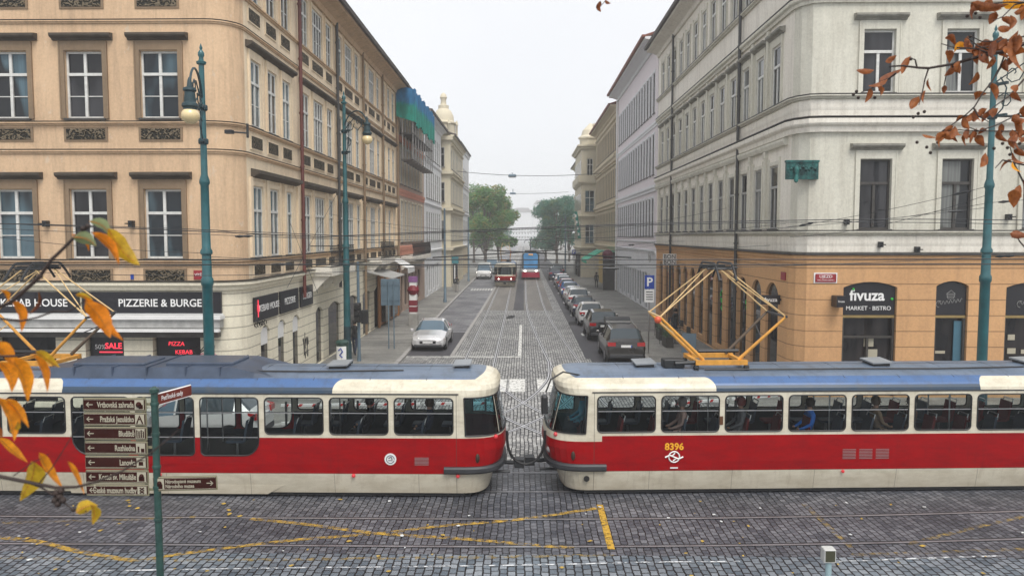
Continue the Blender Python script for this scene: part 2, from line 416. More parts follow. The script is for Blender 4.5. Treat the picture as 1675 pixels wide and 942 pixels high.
def rrect(x0, x1, z0, z1, r, n=5, rr=None):
    rr = rr or (r, r, r, r); p = []   # corner radii: bottom-right, top-right, top-left, bottom-left
    for (cx, cz, a, q) in ((x1, z0, -90, rr[0]), (x1, z1, 0, rr[1]), (x0, z1, 90, rr[2]), (x0, z0, 180, rr[3])):
        ox = cx-q if cx == x1 else cx+q; oz = cz-q if cz == z1 else cz+q
        p += arc_pts(ox, oz, q, a, a+90, n)
    return p
# ================================================================== ground, street, pavements
XL, XR = -9.4, 9.8          # facade lines of the street
g = MB(); g.quad((-400, -60, 0), (400, -60, 0), (400, 900, 0), (-400, 900, 0)); structure('ground', g, 'sett_light')
g = MB(); g.box(-60, 60, -8, 14.02, -.3, .004); structure('embankment_roadway', g, 'sett_near')
g = MB(); g.quad((-60, 14.02, .004), (60, 14.02, .004), (60, 19.9, .004), (-60, 19.9, .004)); structure('tramway_setts', g, 'sett')
def track_y(x): return 0 if x < -2 else .0040*(x+2)**2
# street surfaces
g = MB(); g.quad((3.2, 36, .006), (6.0, 36, .006), (6.0, 420, .006), (3.2, 420, .006))
g.quad((3.0, 37, .0045), (3.3, 37, .0045), (3.1, 420, .0045), (2.6, 420, .0045)); structure('parking_lane', g, 'asphalt')
g = MB(); g.quad((-6.0, 37.4, .006), (-3.6, 37.4, .006), (-3.5, 47, .006), (-6.4, 47, .006))
structure('car_lane', g, 'asphalt')
g = MB(); g.quad((-6.6, 47, .007), (-3.45, 47, .007), (-3.3, 420, .007), (-6.9, 420, .007)); structure('paved_lane', g, 'sett_lane')
g = MB(); g.quad((-3.3, 61, .008), (-.9, 61, .008), (-.9, 420, .008), (-3.3, 420, .008))
g.quad((-.05, 61, .008), (2.3, 61, .008), (2.1, 420, .008), (-.2, 420, .008)); structure('track_bed', g, 'tram_bed')
g = MB(); g.quad((-.9, 61, .0085), (-.05, 61, .0085), (-.2, 420, .0085), (-.9, 420, .0085)); structure('median_strip', g, 'asphalt')
# kerbs and pavements
def pavement(name, pts, kerb_from, kerb_to):
    b = MB(); n = len(pts)
    b.add([(x, y, .13) for x, y in pts]+[(x, y, -.1) for x, y in pts], [tuple(range(n))]+[(i, (i+1) % n, n+(i+1) % n, n+i) for i in range(n)])
    structure(name, b, 'pavement')
cl = [(-60, 22.6), (-10.2, 22.6)]+[(-6.0-4.2+4.2*math.cos(R(a)), 22.6+4.2+4.2*math.sin(R(a))) for a in range(-80, 1, 10)]+[(-6.0, 37), (-6.5, 60), (-6.95, 110), (-6.95, 420)]
pavement('left_pavement', cl+[(-60, 420)], 0, 0)
crr = [(6.0, 420), (6.0, 34)]+[(6.0+4.5-4.5*math.cos(R(a)), 29.5-4.5*math.sin(R(a))) for a in range(0, 91, 10)]+[(60, 25.0+1.2)]
pavement('right_pavement', [(60, 420)]+crr, 0, 0)
for nm, path in (('left_kerb', cl), ('right_kerb', crr)):
    b = MB(); b.sweep(path, [(0.16, -.05), (.16, .12), (.13, .142), (-.02, .142), (-.02, -.05)]); structure(nm, b, 'kerb')
g = MB(); g.sweep([(-3.62, 37.6), (-3.45, 60), (-3.35, 110), (-3.35, 420)], [(.1, 0), (.1, .02), (-.1, .02), (-.1, 0)]); structure('lane_edge_stones', g, 'kerb')

# rails: a bright head with a dark groove beside it
def off_curve(pts, d):
    out = []
    for i, p in enumerate(pts):
        a = Vector(pts[max(0, i-1)]); b = Vector(pts[min(len(pts)-1, i+1)]); t = (b-a).normalized()
        out.append((p[0]-t.y*d, p[1]+t.x*d))
    return out
def smooth_path(pts, n=10):
    out = []
    for i in range(len(pts)-1):
        p0 = Vector(pts[max(i-1, 0)]); p1 = Vector(pts[i]); p2 = Vector(pts[i+1]); p3 = Vector(pts[min(i+2, len(pts)-1)])
        for k in range(n):
            t = k/n; q = .5*((2*p1)+(-p0+p2)*t+(2*p0-5*p1+4*p2-p3)*t*t+(-p0+3*p1-3*p2+p3)*t**3); out.append(tuple(q))
    out.append(tuple(pts[-1])); return out
def ribbon(mb, pts, w, z, mat=0):
    a = off_curve(pts, w/2); b = off_curve(pts, -w/2)
    for i in range(len(pts)-1):
        mb.quad((*b[i], z), (*b[i+1], z), (*a[i+1], z), (*a[i], z), mat)
zr = [.0115]
def rail_pair(name, centre, dark=False):
    zr[0] += .0006
    for s in (-1, 1):
        b = MB(); c = off_curve(centre, s*.7175); w = .05 if dark else .062
        ribbon(b, c, w, zr[0]+.001, 0); ribbon(b, off_curve(c, w/2+.025), .05, zr[0], 1); ribbon(b, off_curve(c, -w/2-.012), .024, zr[0], 1)
        if dark: ribbon(b, off_curve(c, w/2+.065), .03, zr[0]+.001, 0)
        structure(name, b, ['rail_bright' if dark else 'rail', 'rail_dark'])
xs = [x*.75 for x in range(-45, 46)]
rail_pair('far_track_rail', [(x, 18.25+track_y(x)) for x in xs])
rail_pair('near_track_rail', [(x, 15.08+track_y(x)) for x in xs])
rail_pair('street_rail', smooth_path([(-2.2, 420), (-2.25, 150), (-2.3, 88), (-2.2, 55), (-2.15, 34), (-2.1, 30)])+smooth_path([(-2.1, 30), (-2.9, 25.2), (-5.4, 21.2), (-9.5, 18.9), (-15, 18.3)])[1:], True)
rail_pair('street_rail', smooth_path([(.85, 420), (.85, 150), (.82, 88), (.9, 62), (1.35, 47), (1.85, 36), (2.0, 32)])+smooth_path([(2.0, 32), (2.2, 26.5), (3.9, 22), (7.5, 19.2), (13, 19.0)])[1:], True)
rail_pair('street_rail', smooth_path([(-2.1, 33), (-1.6, 29.5), (.3, 24.5), (3.6, 20.4), (8.6, 18.8), (13.5, 19.2)]), True)
rail_pair('street_rail', smooth_path([(1.85, 36), (1.6, 31), (.2, 25.8), (-2.6, 21.6), (-7.2, 18.8), (-13, 18.25)]), True)
# drain slots beside the street tracks
for x, y in ((-1.35, 56), (2.95, 52)):
    b = MB()
    for k in range(9): b.box(x+k*.02, x+k*.02+.5, y-1+k*.22, y-1+k*.22+.1, .012, .02)
    structure('drain_grating', b, 'rail_dark')

# painted markings
def mark(name, pts, w, mat, z=.0165):
    b = MB(); P = [tuple(gp(u, v)[:2]) for u, v in pts]; ribbon(b, smooth_path(P, 6), w, z); return structure(name, b, mat)
mark('yellow_line', [(981, 826), (1000, 899)], .14, 'yellow_strong')
mark('yellow_diagonal', [(410, 849), (500, 858), (620, 873), (760, 882), (860, 891), (940, 897)], .13, 'yellow_worn')
mark('yellow_diagonal', [(240, 915), (330, 902), (480, 884), (620, 873), (720, 861), (850, 850), (975, 832)], .13, 'yellow_worn', .0169)
mark('yellow_diagonal', [(-20, 878), (60, 886), (130, 903), (220, 918)], .14, 'yellow_worn')
mark('yellow_diagonal', [(0, 856), (160, 852), (320, 846)], .12, 'yellow_faint')
mark('yellow_border', [(-20, 912), (300, 917), (600, 914), (860, 911), (1004, 908)], .12, 'yellow_faint', .0173)
mark('yellow_line', [(1315, 825), (1393, 896)], .12, 'yellow_faint')
mark('yellow_border', [(1393, 908), (1500, 905), (1690, 898)], .12, 'yellow_faint')
mark('yellow_diagonal', [(1480, 892), (1600, 862), (1690, 842)], .12, 'yellow_faint', .0169)
mark('white_line', [(130, 935), (420, 930), (700, 927)], .05, 'white_thin')
mark('white_line', [(700, 927), (900, 924), (1060, 920), (1210, 919)], .05, 'white_thin')
mark('white_line', [(1350, 920), (1500, 914), (1690, 908)], .05, 'white_thin')
b = MB(); b.quad((-.33, 37.8, .012), (-.15, 37.8, .012), (-.15, 51, .012), (-.33, 51, .012)); structure('centre_line', b, 'white_worn')
b = MB(); b.quad((-6.0, 37.35, .013), (-.15, 37.35, .013), (-.15, 37.65, .013), (-6.0, 37.55, .013)); structure('stop_line', b, 'white_worn')
b = MB()
for x0, x1 in ((-1.35, -.72), (-.62, 0.02), (.52, 1.14)): b.quad((x0, 29.0, .0150), (x1, 29.0, .0150), (x1, 31.6, .0150), (x0, 31.6, .0150))
structure('crossing_blocks', b, 'white_worn')
b = MB()
for k in range(6): y = 45.5+k*11; b.quad((3.45, y, .0125), (3.6, y, .0125), (3.6, y+1.2, .0125), (3.45, y+1.2, .0125)); b.quad((3.6, y+.5, .0125), (5.9, y+.5, .0125), (5.9, y+.62, .0125), (3.6, y+.62, .0125))
structure('parking_bay_marks', b, 'white_worn')
b = MB()
for k in range(8): x = -5.9+k*.31; b.quad((x, 83, .0125), (x+.17, 83, .0125), (x+.17, 86, .0125), (x, 86, .0125))
structure('far_crossing_marks', b, 'white_worn')
# scattered fallen leaves and litter on the setts
b = MB()
for i in range(150):
    if i < 110: x = rnd.uniform(-12, 12); y = rnd.uniform(12.8, 17)
    else: x = rnd.uniform(-9, 9); y = rnd.uniform(20, 34)
    r = rnd.uniform(.02, .055); a = rnd.random()*6.28
    pts = [(x+r*math.cos(a+t)*(1.3 if t in (0, 3.14) else .7), y+r*math.sin(a+t), .03+rnd.uniform(-.004, .012)) for t in (0, 1.2, 2.2, 3.14, 4.2, 5.2)]
    b.poly(pts, 0 if rnd.random() < .7 else 1)
M['leaf_litter'] = pbr('fallen_leaf_yellow', (.42, .28, .05), .7, 0, .4, 9)
M['paper'] = pbr('pale_litter', (.6, .62, .62), .7)
tag(part('fallen_leaves', b, ['leaf_litter', 'paper']), 'small yellow leaves and pale scraps scattered over the setts', 'leaves', None, 'stuff')

# ================================================================== buildings
def wall(mb, L, z0, z1, ops, dep=.22, mat=0, rmat=None):
    rmat = mat if rmat is None else rmat
    xs_ = sorted({0, L}|{o[0] for o in ops}|{o[1] for o in ops}); zs = sorted({z0, z1}|{o[2] for o in ops}|{o[3] for o in ops})
    for i in range(len(xs_)-1):
        run = None
        for j in range(len(zs)-1):
            cx = (xs_[i]+xs_[i+1])/2; cz = (zs[j]+zs[j+1])/2
            if any(o[0] < cx < o[1] and o[2] < cz < o[3] for o in ops): continue
            mb.quad((xs_[i], 0, zs[j]), (xs_[i+1], 0, zs[j]), (xs_[i+1], 0, zs[j+1]), (xs_[i], 0, zs[j+1]), mat)
    for o in ops:
        a, b, c, d = o[:4]; rise = o[4] if len(o) > 4 else 0
        mb.quad((a, 0, c), (a, 0, d), (a, dep, d), (a, dep, c), rmat); mb.quad((b, 0, c), (b, dep, c), (b, dep, d), (b, 0, d), rmat)
        mb.quad((a, 0, c), (a, dep, c), (b, dep, c), (b, 0, c), rmat)
        if not rise: mb.quad((a, 0, d), (b, 0, d), (b, dep, d), (a, dep, d), rmat)
        else:
            w = (b-a)/2; rad = (w*w+rise*rise)/(2*rise); cz = d-rad; cx = (a+b)/2; th = math.asin(min(1, w/rad)); n = 8
            arc = [(cx+rad*math.sin(-th+2*th*k/n), cz+rad*math.cos(-th+2*th*k/n)) for k in range(n+1)]
            for k in range(n):
                (ax, az), (bx, bz) = arc[k], arc[k+1]
                mb.quad((ax, 0, az), (bx, 0, bz), (bx, 0, d), (ax, 0, d), mat); mb.quad((ax, 0, az), (ax, dep, az), (bx, dep, bz), (bx, 0, bz), rmat)
WCACHE = {}
def window_unit(kind, w, h, timber, pane, hood=None, trim=None, sill=True, far=False, flush=False):
    key = (kind, round(w, 2), round(h, 2), timber, pane, hood, trim, sill, flush)
    if key in WCACHE: return WCACHE[key]
    f = MB(); x = w/2; y0, y1 = (.02, .07) if flush else (.10, .17); fr = .065
    f.box(-x, -x+fr, y0, y1, 0, h); f.box(x-fr, x, y0, y1, 0, h); f.box(-x+fr, x-fr, y0, y1, 0, fr); f.box(-x+fr, x-fr, y0, y1, h-fr, h)
    if kind == 'casement' or kind == 'wide':
        tz = h*.66; nn = 2 if kind == 'casement' else 4
        f.box(-x+fr, x-fr, y0-.03, y1, tz-.045, tz+.045)
        for k in range(1, nn):
            xx = -x+w*k/nn; hw = .045
            f.box(xx-hw, xx+hw, y0-.015, y1, fr, tz-.045); f.box(xx-hw, xx+hw, y0-.015, y1, tz+.045, h-fr)
        for k in range(nn):
            xa = -x+w*k/nn+.05; xb = -x+w*(k+1)/nn-.05
            f.box(xa, xb, y0+.01, y1-.01, h*.335-.014, h*.335+.014)
    elif kind == 'tee':
        tz = h*.66
        f.box(-x+fr, x-fr, y0-.03, y1, tz-.05, tz+.05); f.box(-.05, .05, y0-.01, y1, fr, tz-.05)
    elif kind == 'cross':
        f.box(-.04, .04, y0, y1-.01, fr, h-fr); f.box(-x+fr, x-fr, y0, y1-.012, h*.64-.04, h*.64+.04)
    d = {'window': (f.mesh('window_frame', timber), None)}
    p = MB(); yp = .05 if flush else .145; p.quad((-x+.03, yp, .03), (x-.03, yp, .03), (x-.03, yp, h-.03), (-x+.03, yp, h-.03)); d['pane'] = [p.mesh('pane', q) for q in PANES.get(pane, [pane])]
    if trim:
        t = MB(); b_ = .13
        t.box(-x-b_, -x, -.05, 0, -.02, h+.02); t.box(x, x+b_, -.05, 0, -.02, h+.02); t.box(-x-b_, x+b_, -.05, 0, h+.02, h+(.32 if hood else .17))
        if not far:
            t.box(-x-b_-.04, -x-b_, -.07, 0, -.02, h+.3); t.box(x+b_, x+b_+.04, -.07, 0, -.02, h+.3)
        d['surround'] = (t.mesh('surround', trim), None)
    if hood:
        t = MB(); hw = x+.36; z = h+.33
        t.sweep([(-hw, 0), (hw, 0)], [(-.0, z), (.06, z), (.1, z+.05), (.2, z+.08), (.24, z+.13), (.24, z+.2), (0, z+.24)])
        d['hood'] = (t.mesh('hood', hood), None)
    if sill:
        t = MB(); t.box(-x-.06, x+.06, -.09, .12, -.06, 0); d['sill'] = (t.mesh('sill', 'dark_ledge'), None)
    WCACHE[key] = d; return d
class Bld:
    def __init__(s, label, loc, name='building', cat='building'):
        s.root = thing(name, label, cat, loc); s.o = Vector(loc)
    def add(s, name, mb, mats, smooth=False): return part(name, mb, mats, s.root, -s.o, 0, smooth)
    def win(s, unit, p, rz):
        base = None
        for k in ('window', 'surround', 'hood', 'sill', 'pane'):
            if k in unit:
                if base is None: base = ob(k, unit[k][0], s.root, Vector(p)-s.o, rz)
                else: ob(k, unit[k][rnd.randrange(len(unit[k]))] if k == 'pane' else unit[k][0], base)
        return base
    def txt(s, t, size, mat, p, rz, **kw): return text(t, size, mat, s.root, Vector(p)-s.o, (math.pi/2, 0, rz), **kw)
def frame(o, rz): return Matrix.Translation((o[0], o[1], 0)) @ Matrix.Rotation(rz, 4, 'Z')

def facade(B, org, rz, L, floors, wallmat, ops_extra=(), zbase=0, ztop=17, name='wall', groundmat=None, groundz=4.3, dep=.22):
    """floors: dicts with cols (centres), w, z0, z1 and a window unit description"""
    fm = frame(org, rz); ops = []; 
    for fl in floors:
        for c in fl['cols']:
            w = fl['w'] if not isinstance(c, tuple) else c[1]; cc = c if not isinstance(c, tuple) else c[0]
            ops.append((cc-w/2, cc+w/2, fl['z0'], fl['z1']))
            u = window_unit('wide' if w > 1.5 else fl.get('kind', 'casement'), w, fl['z1']-fl['z0'], fl.get('timber', 'timber_white'), fl.get('pane', 'pane_blue'), fl.get('hood'), fl.get('trim'), fl.get('sill', True), fl.get('far', False), abs(rz) > .1)
            B.win(u, fm @ Vector((cc, 0, fl['z0'])), rz)
            if fl.get('relief'):
                b = MB(); b.M = fm; za, zb = fl['relief']; b.box(cc-w/2-.02, cc+w/2+.02, -.045, 0, za, zb)
                b.box(cc-w/2-.1, cc+w/2+.1, -.03, 0, za-.06, zb+.06, 1)
                B.add('relief_panel', b, ['relief', 'brown_trim' if wallmat == 'ochre' else wallmat])
    b = MB(); b.M = fm
    up = [o for o in ops if o[2] >= groundz]+[o for o in ops_extra if o[2] >= groundz]
    gr = [o for o in ops if o[2] < groundz]+[o for o in ops_extra if o[2] < groundz]
    wall(b, L, groundz, ztop, up, dep); B.add(name, b, wallmat)
    b = MB(); b.M = fm; wall(b, L, zbase, groundz, gr, dep+.08 if abs(rz) < .1 else .12); B.add('ground_floor_'+name, b, groundmat or wallmat)
def course(B, path, z, h, out, mat, name='cornice', kind='step'):
    b = MB()
    if kind == 'step': prof = [(0, z), (out*.45, z), (out*.55, z+h*.35), (out*.9, z+h*.5), (out, z+h*.6), (out, z+h*.92), (0, z+h)]
    else: prof = [(0, z), (out, z), (out, z+h), (0, z+h)]
    b.sweep(path, prof); return B.add(name, b, mat)
def downpipe(B, x, y, z0, z1, mat, out=(1, 0)):
    b = MB(); ox, oy = out
    b.tube([(x+ox*.16, y+oy*.16, z0), (x+ox*.16, y+oy*.16, z1)], .075, 8, 0)
    z = z0+1
    while z < z1: b.tube([(x+ox*.16, y+oy*.16, z), (x+ox*.16, y+oy*.16, z+.08)], .1, 8, 0); z += 2.2
    B.add('downpipe', b, mat)
def roof(B, path, z, out, mat, depth=6, rise=3, gut='pipe_grey', soff='grey_warm'):
    b = MB(); b.sweep(path, [(0, z-.5), (.12, z-.5), (.2, z-.3), (out*.55, z-.16), (out*.9, z-.1), (out*.9, z+.06), (0, z+.1)]); B.add('eaves', b, soff)
    b = MB(); b.sweep(path, [(out*.82, z+.062), (out+.08, z+.02), (out+.12, z+.2), (out*.9, z+.2), (-depth, z+rise), (-depth, z+rise-.2)]); B.add('roof', b, mat)

M['hood_dark'] = pbr('sooty_hood_moulding', (.075, .06, .045), .8, 0, .35, 3)
# ---------------- corner building on the left
L0 = Bld('ochre stucco corner building with carved panels under its windows and a kebab and pizza shop', (-12, 27, 0))
YF = 25.0
cornerL = [(-34, YF), (-10.3, YF)]+[(-10.3+.9*math.sin(R(a)), YF+.9-.9*math.cos(R(a))) for a in (15, 30, 45, 60, 75)]+[(XL, YF+.9), (XL, 56.3)]
cf = [-11.85-2.46*k for k in range(8)]; ox = 34
cfl = [c+ox for c in cf]
fF = [dict(cols=cfl, w=1.24, z0=5.24, z1=7.5, hood='hood_dark', trim='brown_trim', relief=(4.5, 4.86)),
      dict(cols=cfl, w=1.24, z0=9.80, z1=11.95, hood='hood_dark', trim='brown_trim', relief=(9.12, 9.46)),
      dict(cols=cfl, w=1.24, z0=14.1, z1=16.0, trim='brown_trim', relief=(13.35, 13.7))]
gops = [(a+ox, b_+ox, .4, 2.62) for a, b_ in ((-14.6, -13.32), (-12.35, -10.75), (-17.6, -15.6), (-21, -19), (-25, -22))]
facade(L0, (-34, YF), 0, 34-10.3, fF, 'ochre', gops, 0, 16.7, 'front_wall', 'cream_base', 4.25)
side = []
y = 0
for m in range(5):
    s0 = m*6.12
    side += [s0+1.0, (s0+3.0, 1.7) if m in (1, 2, 3) else s0+2.75, s0+5.0 if m in (1, 2, 3) else s0+4.45]
LS = 56.3-25.9
fS = [dict(cols=side, w=1.02, z0=5.24, z1=7.7, hood=None, trim='ochre_side', relief=(4.62, 4.95)),
      dict(cols=side, w=1.02, z0=9.75, z1=12.0, hood='hood_dark', trim='ochre_side', relief=(9.0, 9.4)),
      dict(cols=side, w=1.02, z0=14.0, z1=16.0, trim='ochre_side', relief=(13.3, 13.7))]
sops = [(s, s+w, .15, 2.75, .25) for s, w in ((1.0, 1.0), (2.9, 1.0), (4.75, 1.0), (8.2, 1.2), (10.4, 2.4), (14.2, 2.6), (18.2, 2.2), (21.6, 2.6), (25.2, 2.8))]
facade(L0, (XL, 25.9), math.pi/2, LS, fS, 'ochre_side', sops, 0, 16.7, 'side_wall', 'cream_base', 4.25)
b = MB(); 
for i in range(1, 7):
    p, q = cornerL[i], cornerL[i+1]
    b.quad((*p, 4.25), (*q, 4.25), (*q, 16.7), (*p, 16.7), 0); b.quad((*p, 0), (*q, 0), (*q, 4.25), (*p, 4.25), 1)
L0.add('corner_wall', b, ['ochre', 'cream_base'], True)
for z, h, o_, mt in ((4.2, .28, .22, 'cream_base'), (4.98, .1, .08, 'ochre'), (5.1, .08, .12, 'ochre'), (8.66, .12, .09, 'ochre'), (9.58, .1, .12, 'ochre'), (12.82, .1, .08, 'ochre'), (13.86, .1, .12, 'ochre'), (5.185, .025, .125, 'dark_ledge'), (8.785, .025, .095, 'dark_ledge'), (9.685, .025, .125, 'dark_ledge'), (12.925, .025, .085, 'dark_ledge'), (4.485, .03, .23, 'dark_ledge')):
    course(L0, cornerL, z, h, o_, mt, 'string_course')
roof(L0, cornerL, 16.75, .9, 'roof', soff='ochre')
for s, w in ((1.3, 0), (7.2, 0), (13.2, 0), (19.3, 0), (25.3, 0)):   # continuous hoods over first-floor groups
    b = MB(); b.sweep([(XL, 25.9+s-.9), (XL, 25.9+s+4.3)], [(0, 8.0), (.1, 8.02), (.3, 8.12), (.3, 8.24), (0, 8.3)]); L0.add('hood', b, 'hood_dark')
for yy in (31.9, 38.2, 44.3, 50.3, 56.1): downpipe(L0, XL, yy, 3.4 if yy < 40 else .2, 16.4, 'pipe' if yy < 33 else 'pipe_grey' if yy < 40 else 'brown_trim')
# pilaster strips between side windows of the first floor
for m in range(5):
    for q in (0.15, 1.78, 3.85, 5.6) if m not in (1, 2, 3) else (.15, 1.75, 4.2, 5.7): b = MB(); b.M = frame((XL, 25.9), math.pi/2); b.box(m*6.12+q, m*6.12+q+.22, -.09, 0, 5.25, 7.98); L0.add('pilaster', b, 'ochre_side')
b = MB(); b.quad((-34, YF+.29, .2), (-9.7, YF+.29, .2), (-9.7, YF+.29, 2.9), (-34, YF+.29, 2.9)); L0.add('shop_window', b, 'shop_glass')
b = MB(); b.quad((XL-.11, 26.2, .1), (XL-.11, 56, .1), (XL-.11, 56, 2.9), (XL-.11, 26.2, 2.9)); L0.add('shop_window', b, 'shop_glass')
# shop signs on the front
def board(B, x0, x1, z0, z1, y, words, size, wx=None, sx=1.0):
    b = MB(); b.box(x0, x1, y-.1, y, z0, z1); b.box(x0-.03, x1+.03, y-.07, y-.002, z0-.05, z0-.001, 1); o = B.add('shop_sign', b, ['black_board', 'white'])
    text(words, size, 'letters', o, ((wx if wx is not None else (x0+x1)/2), y-.105, (z0+z1)/2-.02), sx=sx, bold=.004); return o
board(L0, -17.75, -14.72, 3.44, 4.14, YF-.02, 'KEBAB HOUSE', .35, -16.2, 1.0)
board(L0, -14.6, -9.98, 3.44, 4.14, YF-.02, 'PIZZERIE & BURGER', .35, -11.9, .97)
board(L0, -21.5, -17.9, 3.44, 4.14, YF-.02, 'KEBAB', .35, None, 1)
b = MB(); b.box(-34, -9.9, YF-.42, YF-.02, 3.26, 3.38, 0); b.box(-34, -9.95, YF-.34, YF-.02, 2.98, 3.258, 1); b.box(-34, -9.93, YF-.5, YF-.343, 2.86, 2.95, 0); b.box(-34, -10.05, YF-.3, YF-.02, 2.66, 2.92, 2)
L0.add('awning_box', b, ['white', 'timber_grey', 'dark_ledge'])
# posters in the shop windows
for x0, x1 in ((-14.55, -13.37), (-12.3, -10.8)):
    b = MB(); b.box(x0, x1, YF+.2, YF+.22, 1.0, 2.6); o = L0.add('window_poster', b, 'black_board')
    if x0 < -14: text('50%', .22, 'letters', o, (x0+.33, YF+.195, 2.27)); text('SALE', .27, 'red_letter', o, (x0+.78, YF+.195, 2.3), bold=.006); b = MB(); b.box(x0+.3, x1-.1, YF+.19, YF+.198, 2.08, 2.12); part('underline', b, 'red_letter', o)
    else: text('PIZZA', .2, 'red_letter', o, ((x0+x1)/2-.1, YF+.195, 2.38), shear=.1); text('KEBAB', .2, 'red_letter', o, ((x0+x1)/2+.15, YF+.195, 2.1))
# side signs
for s0, s1, wd, sz in ((.25, 2.75, 'KEBAB HOUSE', .34), (3.05, 5.35, 'PIZZERIE', .36), (5.7, 7.5, 'BURGER', .36)):
    b = MB(); b.M = frame((XL, 25.9), math.pi/2); b.box(s0, s1, -.09, -.02, 3.0, 3.85); o = L0.add('shop_sign', b, 'black_board')
    t_ = text(wd, sz, 'letters', o, (XL+.1, 25.9+(s0+s1)/2+(.25 if s0 < 1 else 0), 3.42)); t_.rotation_euler = (math.pi/2, 0, math.pi/2)
    if s0 < 1:
        b = MB(); b.M = frame((XL, 25.9), math.pi/2); b.sphere((.55, -.09, 3.45), .05, 10, 0, 3.2); b.tube([(.55, -.09, 3.15), (.55, -.09, 3.75)], .02, 5); part('kebab_emblem', b, 'red_letter', o)
# small poster panes over the side doors
for s in (1.0, 2.9, 4.75): b = MB(); b.M = frame((XL, 25.9), math.pi/2); b.box(s+.08, s+.92, .07, .1, 2.05, 2.66); L0.add('door_fanlight', b, 'white')
# graffiti scrawls
def scribble(mb, x0, z0, w, h, n, seed, y, side_=False):
    r = random.Random(seed)
    for k in range(n):
        cx = x0+w*(k+.5)/n; pts = []
        for j in range(7):
            a = j/6*r.uniform(3, 6)+r.uniform(-1, 1); pts.append((cx+math.cos(a)*w/n*.55, y, z0+h/2+math.sin(a)*h*.45*r.uniform(.5, 1.1)))
        if side_: pts = [(XL+.012, p[0], p[2]) for p in pts]
        mb.tube(pts, .016, 4)
b = MB(); scribble(b, -11.0, 2.05, .45, .35, 2, 5, YF-.015); 
part('graffiti', b, 'black', L0.root, -L0.o)
b = MB()
for k in range(5): pass
scribble(b, -10.62, 2.2, .34, .3, 4, 9, YF-.015); part('graffiti', b, 'iron', L0.root, -L0.o)
b = MB(); scribble(b, -10.75, 1.98, .5, .14, 4, 19, YF-.016); part('graffiti', b, pbr('pink_spray', (.6, .2, .3), .6), L0.root, -L0.o)
for a_ in ((26.3, 2.75, 1.2, .25, 5, 3), (32.0, .7, .8, 1.2, 4, 4)): b = MB(); scribble(b, *a_, 0, True); part('graffiti', b, 'dark', L0.root, -L0.o)
# street name plate and wall lamp arm on the corner
b = MB(); b.box(-10.9, -10.35, YF-.03, YF-.005, 4.55, 4.85); o = L0.add('street_name_plate', b, pbr('enamel_red', (.3, .02, .03), .4)); text('VÍTĚZNÁ', .12, 'letters', o, (-10.62, YF-.033, 4.7))
b = MB(); b.box(-13.0, -12.9, YF-.03, YF-.005, 4.55, 4.72); L0.add('house_number_plate', b, 'blue_sign')
# balcony on consoles with iron railing
def balcony(B, x, s, ya, yb, z, dep=.95, mat='grey_warm', rail='iron'):
    b = MB(); xa, xb = sorted((x, x+s*dep)); b.box(xa, xb, ya, yb, z-.22, z); b.box(xa, xb+.0, ya+.05, yb-.05, z-.34, z-.221)
    yy = ya+.2
    while yy < yb-.3:
        b.prism([(x, yy, z-.34), (x+s*dep*.8, yy, z-.34), (x+s*dep*.55, yy, z-.6), (x+s*.15, yy, z-1.0), (x, yy, z-1.05)], (0, .22, 0)); yy += 1.9
    o = B.add('balcony', b, mat)
    r = MB(); xo = x+s*(dep-.06)
    for zz in (z+.06, z+.86, z+.98): r.box(xo-.02, xo+.02, ya, yb, zz-.02, zz+.02); 
    for yy in (ya+.02, yb-.02):
        for zz in (z+.06, z+.98): r.box(min(x, xo), max(x, xo), yy-.02, yy+.02, zz-.02, zz+.02)
    yy = ya
    while yy < yb:
        r.tube([(xo, yy, z), (xo+s*.07, yy, z+.3), (xo+s*.05, yy, z+.6), (xo, yy, z+.98)], .012, 4, 0, False)
        r.tube([(xo, yy+.1+.07*math.cos(t), z+.72+.07*math.sin(t)) for t in (0, 1.57, 3.14, 4.71, 6.28)], .01, 4, 0, False); yy += .2
    part('railing', r, rail, o)
balcony(L0, XL, 1, 33.4, 38.0, 4.55); balcony(L0, XL, 1, 45.2, 49.8, 4.6)
# glazed canopy, light awning, orange shopfront
b = MB(); b.prism([(XL, 44.4, 3.9), (XL+1.7, 44.4, 3.45), (XL+1.7, 44.4, 3.5), (XL, 44.4, 3.96)], (0, 4.6, 0)); L0.add('canopy', b, 'timber_grey')
b = MB(); b.box(XL+.02, XL+.12, 48.4, 55.6, .2, 3.4); b.box(XL+.1, XL+.2, 48.2, 48.5, .1, 3.6); b.box(XL+.1, XL+.2, 55.5, 55.8, .1, 3.6); L0.add('shopfront', b, pbr('orange_shopfront', (.45, .19, .06), .6, grime=.4))
b = MB(); b.box(XL+.1, XL+.4, 49.2, 50.9, .4, 3.0); b.box(XL+.1, XL+.3, 52.4, 54.6, .4, 3.0); L0.add('shop_window', b, 'shop_glass')
b = MB(); b.prism([(XL+.1, 53.0, 4.4), (XL+1.3, 53.0, 3.7), (XL+1.3, 53.0, 3.35), (XL+1.27, 53.0, 3.7), (XL+.1, 53.0, 4.34)], (0, 3.2, 0)); L0.add('awning', b, 'white')
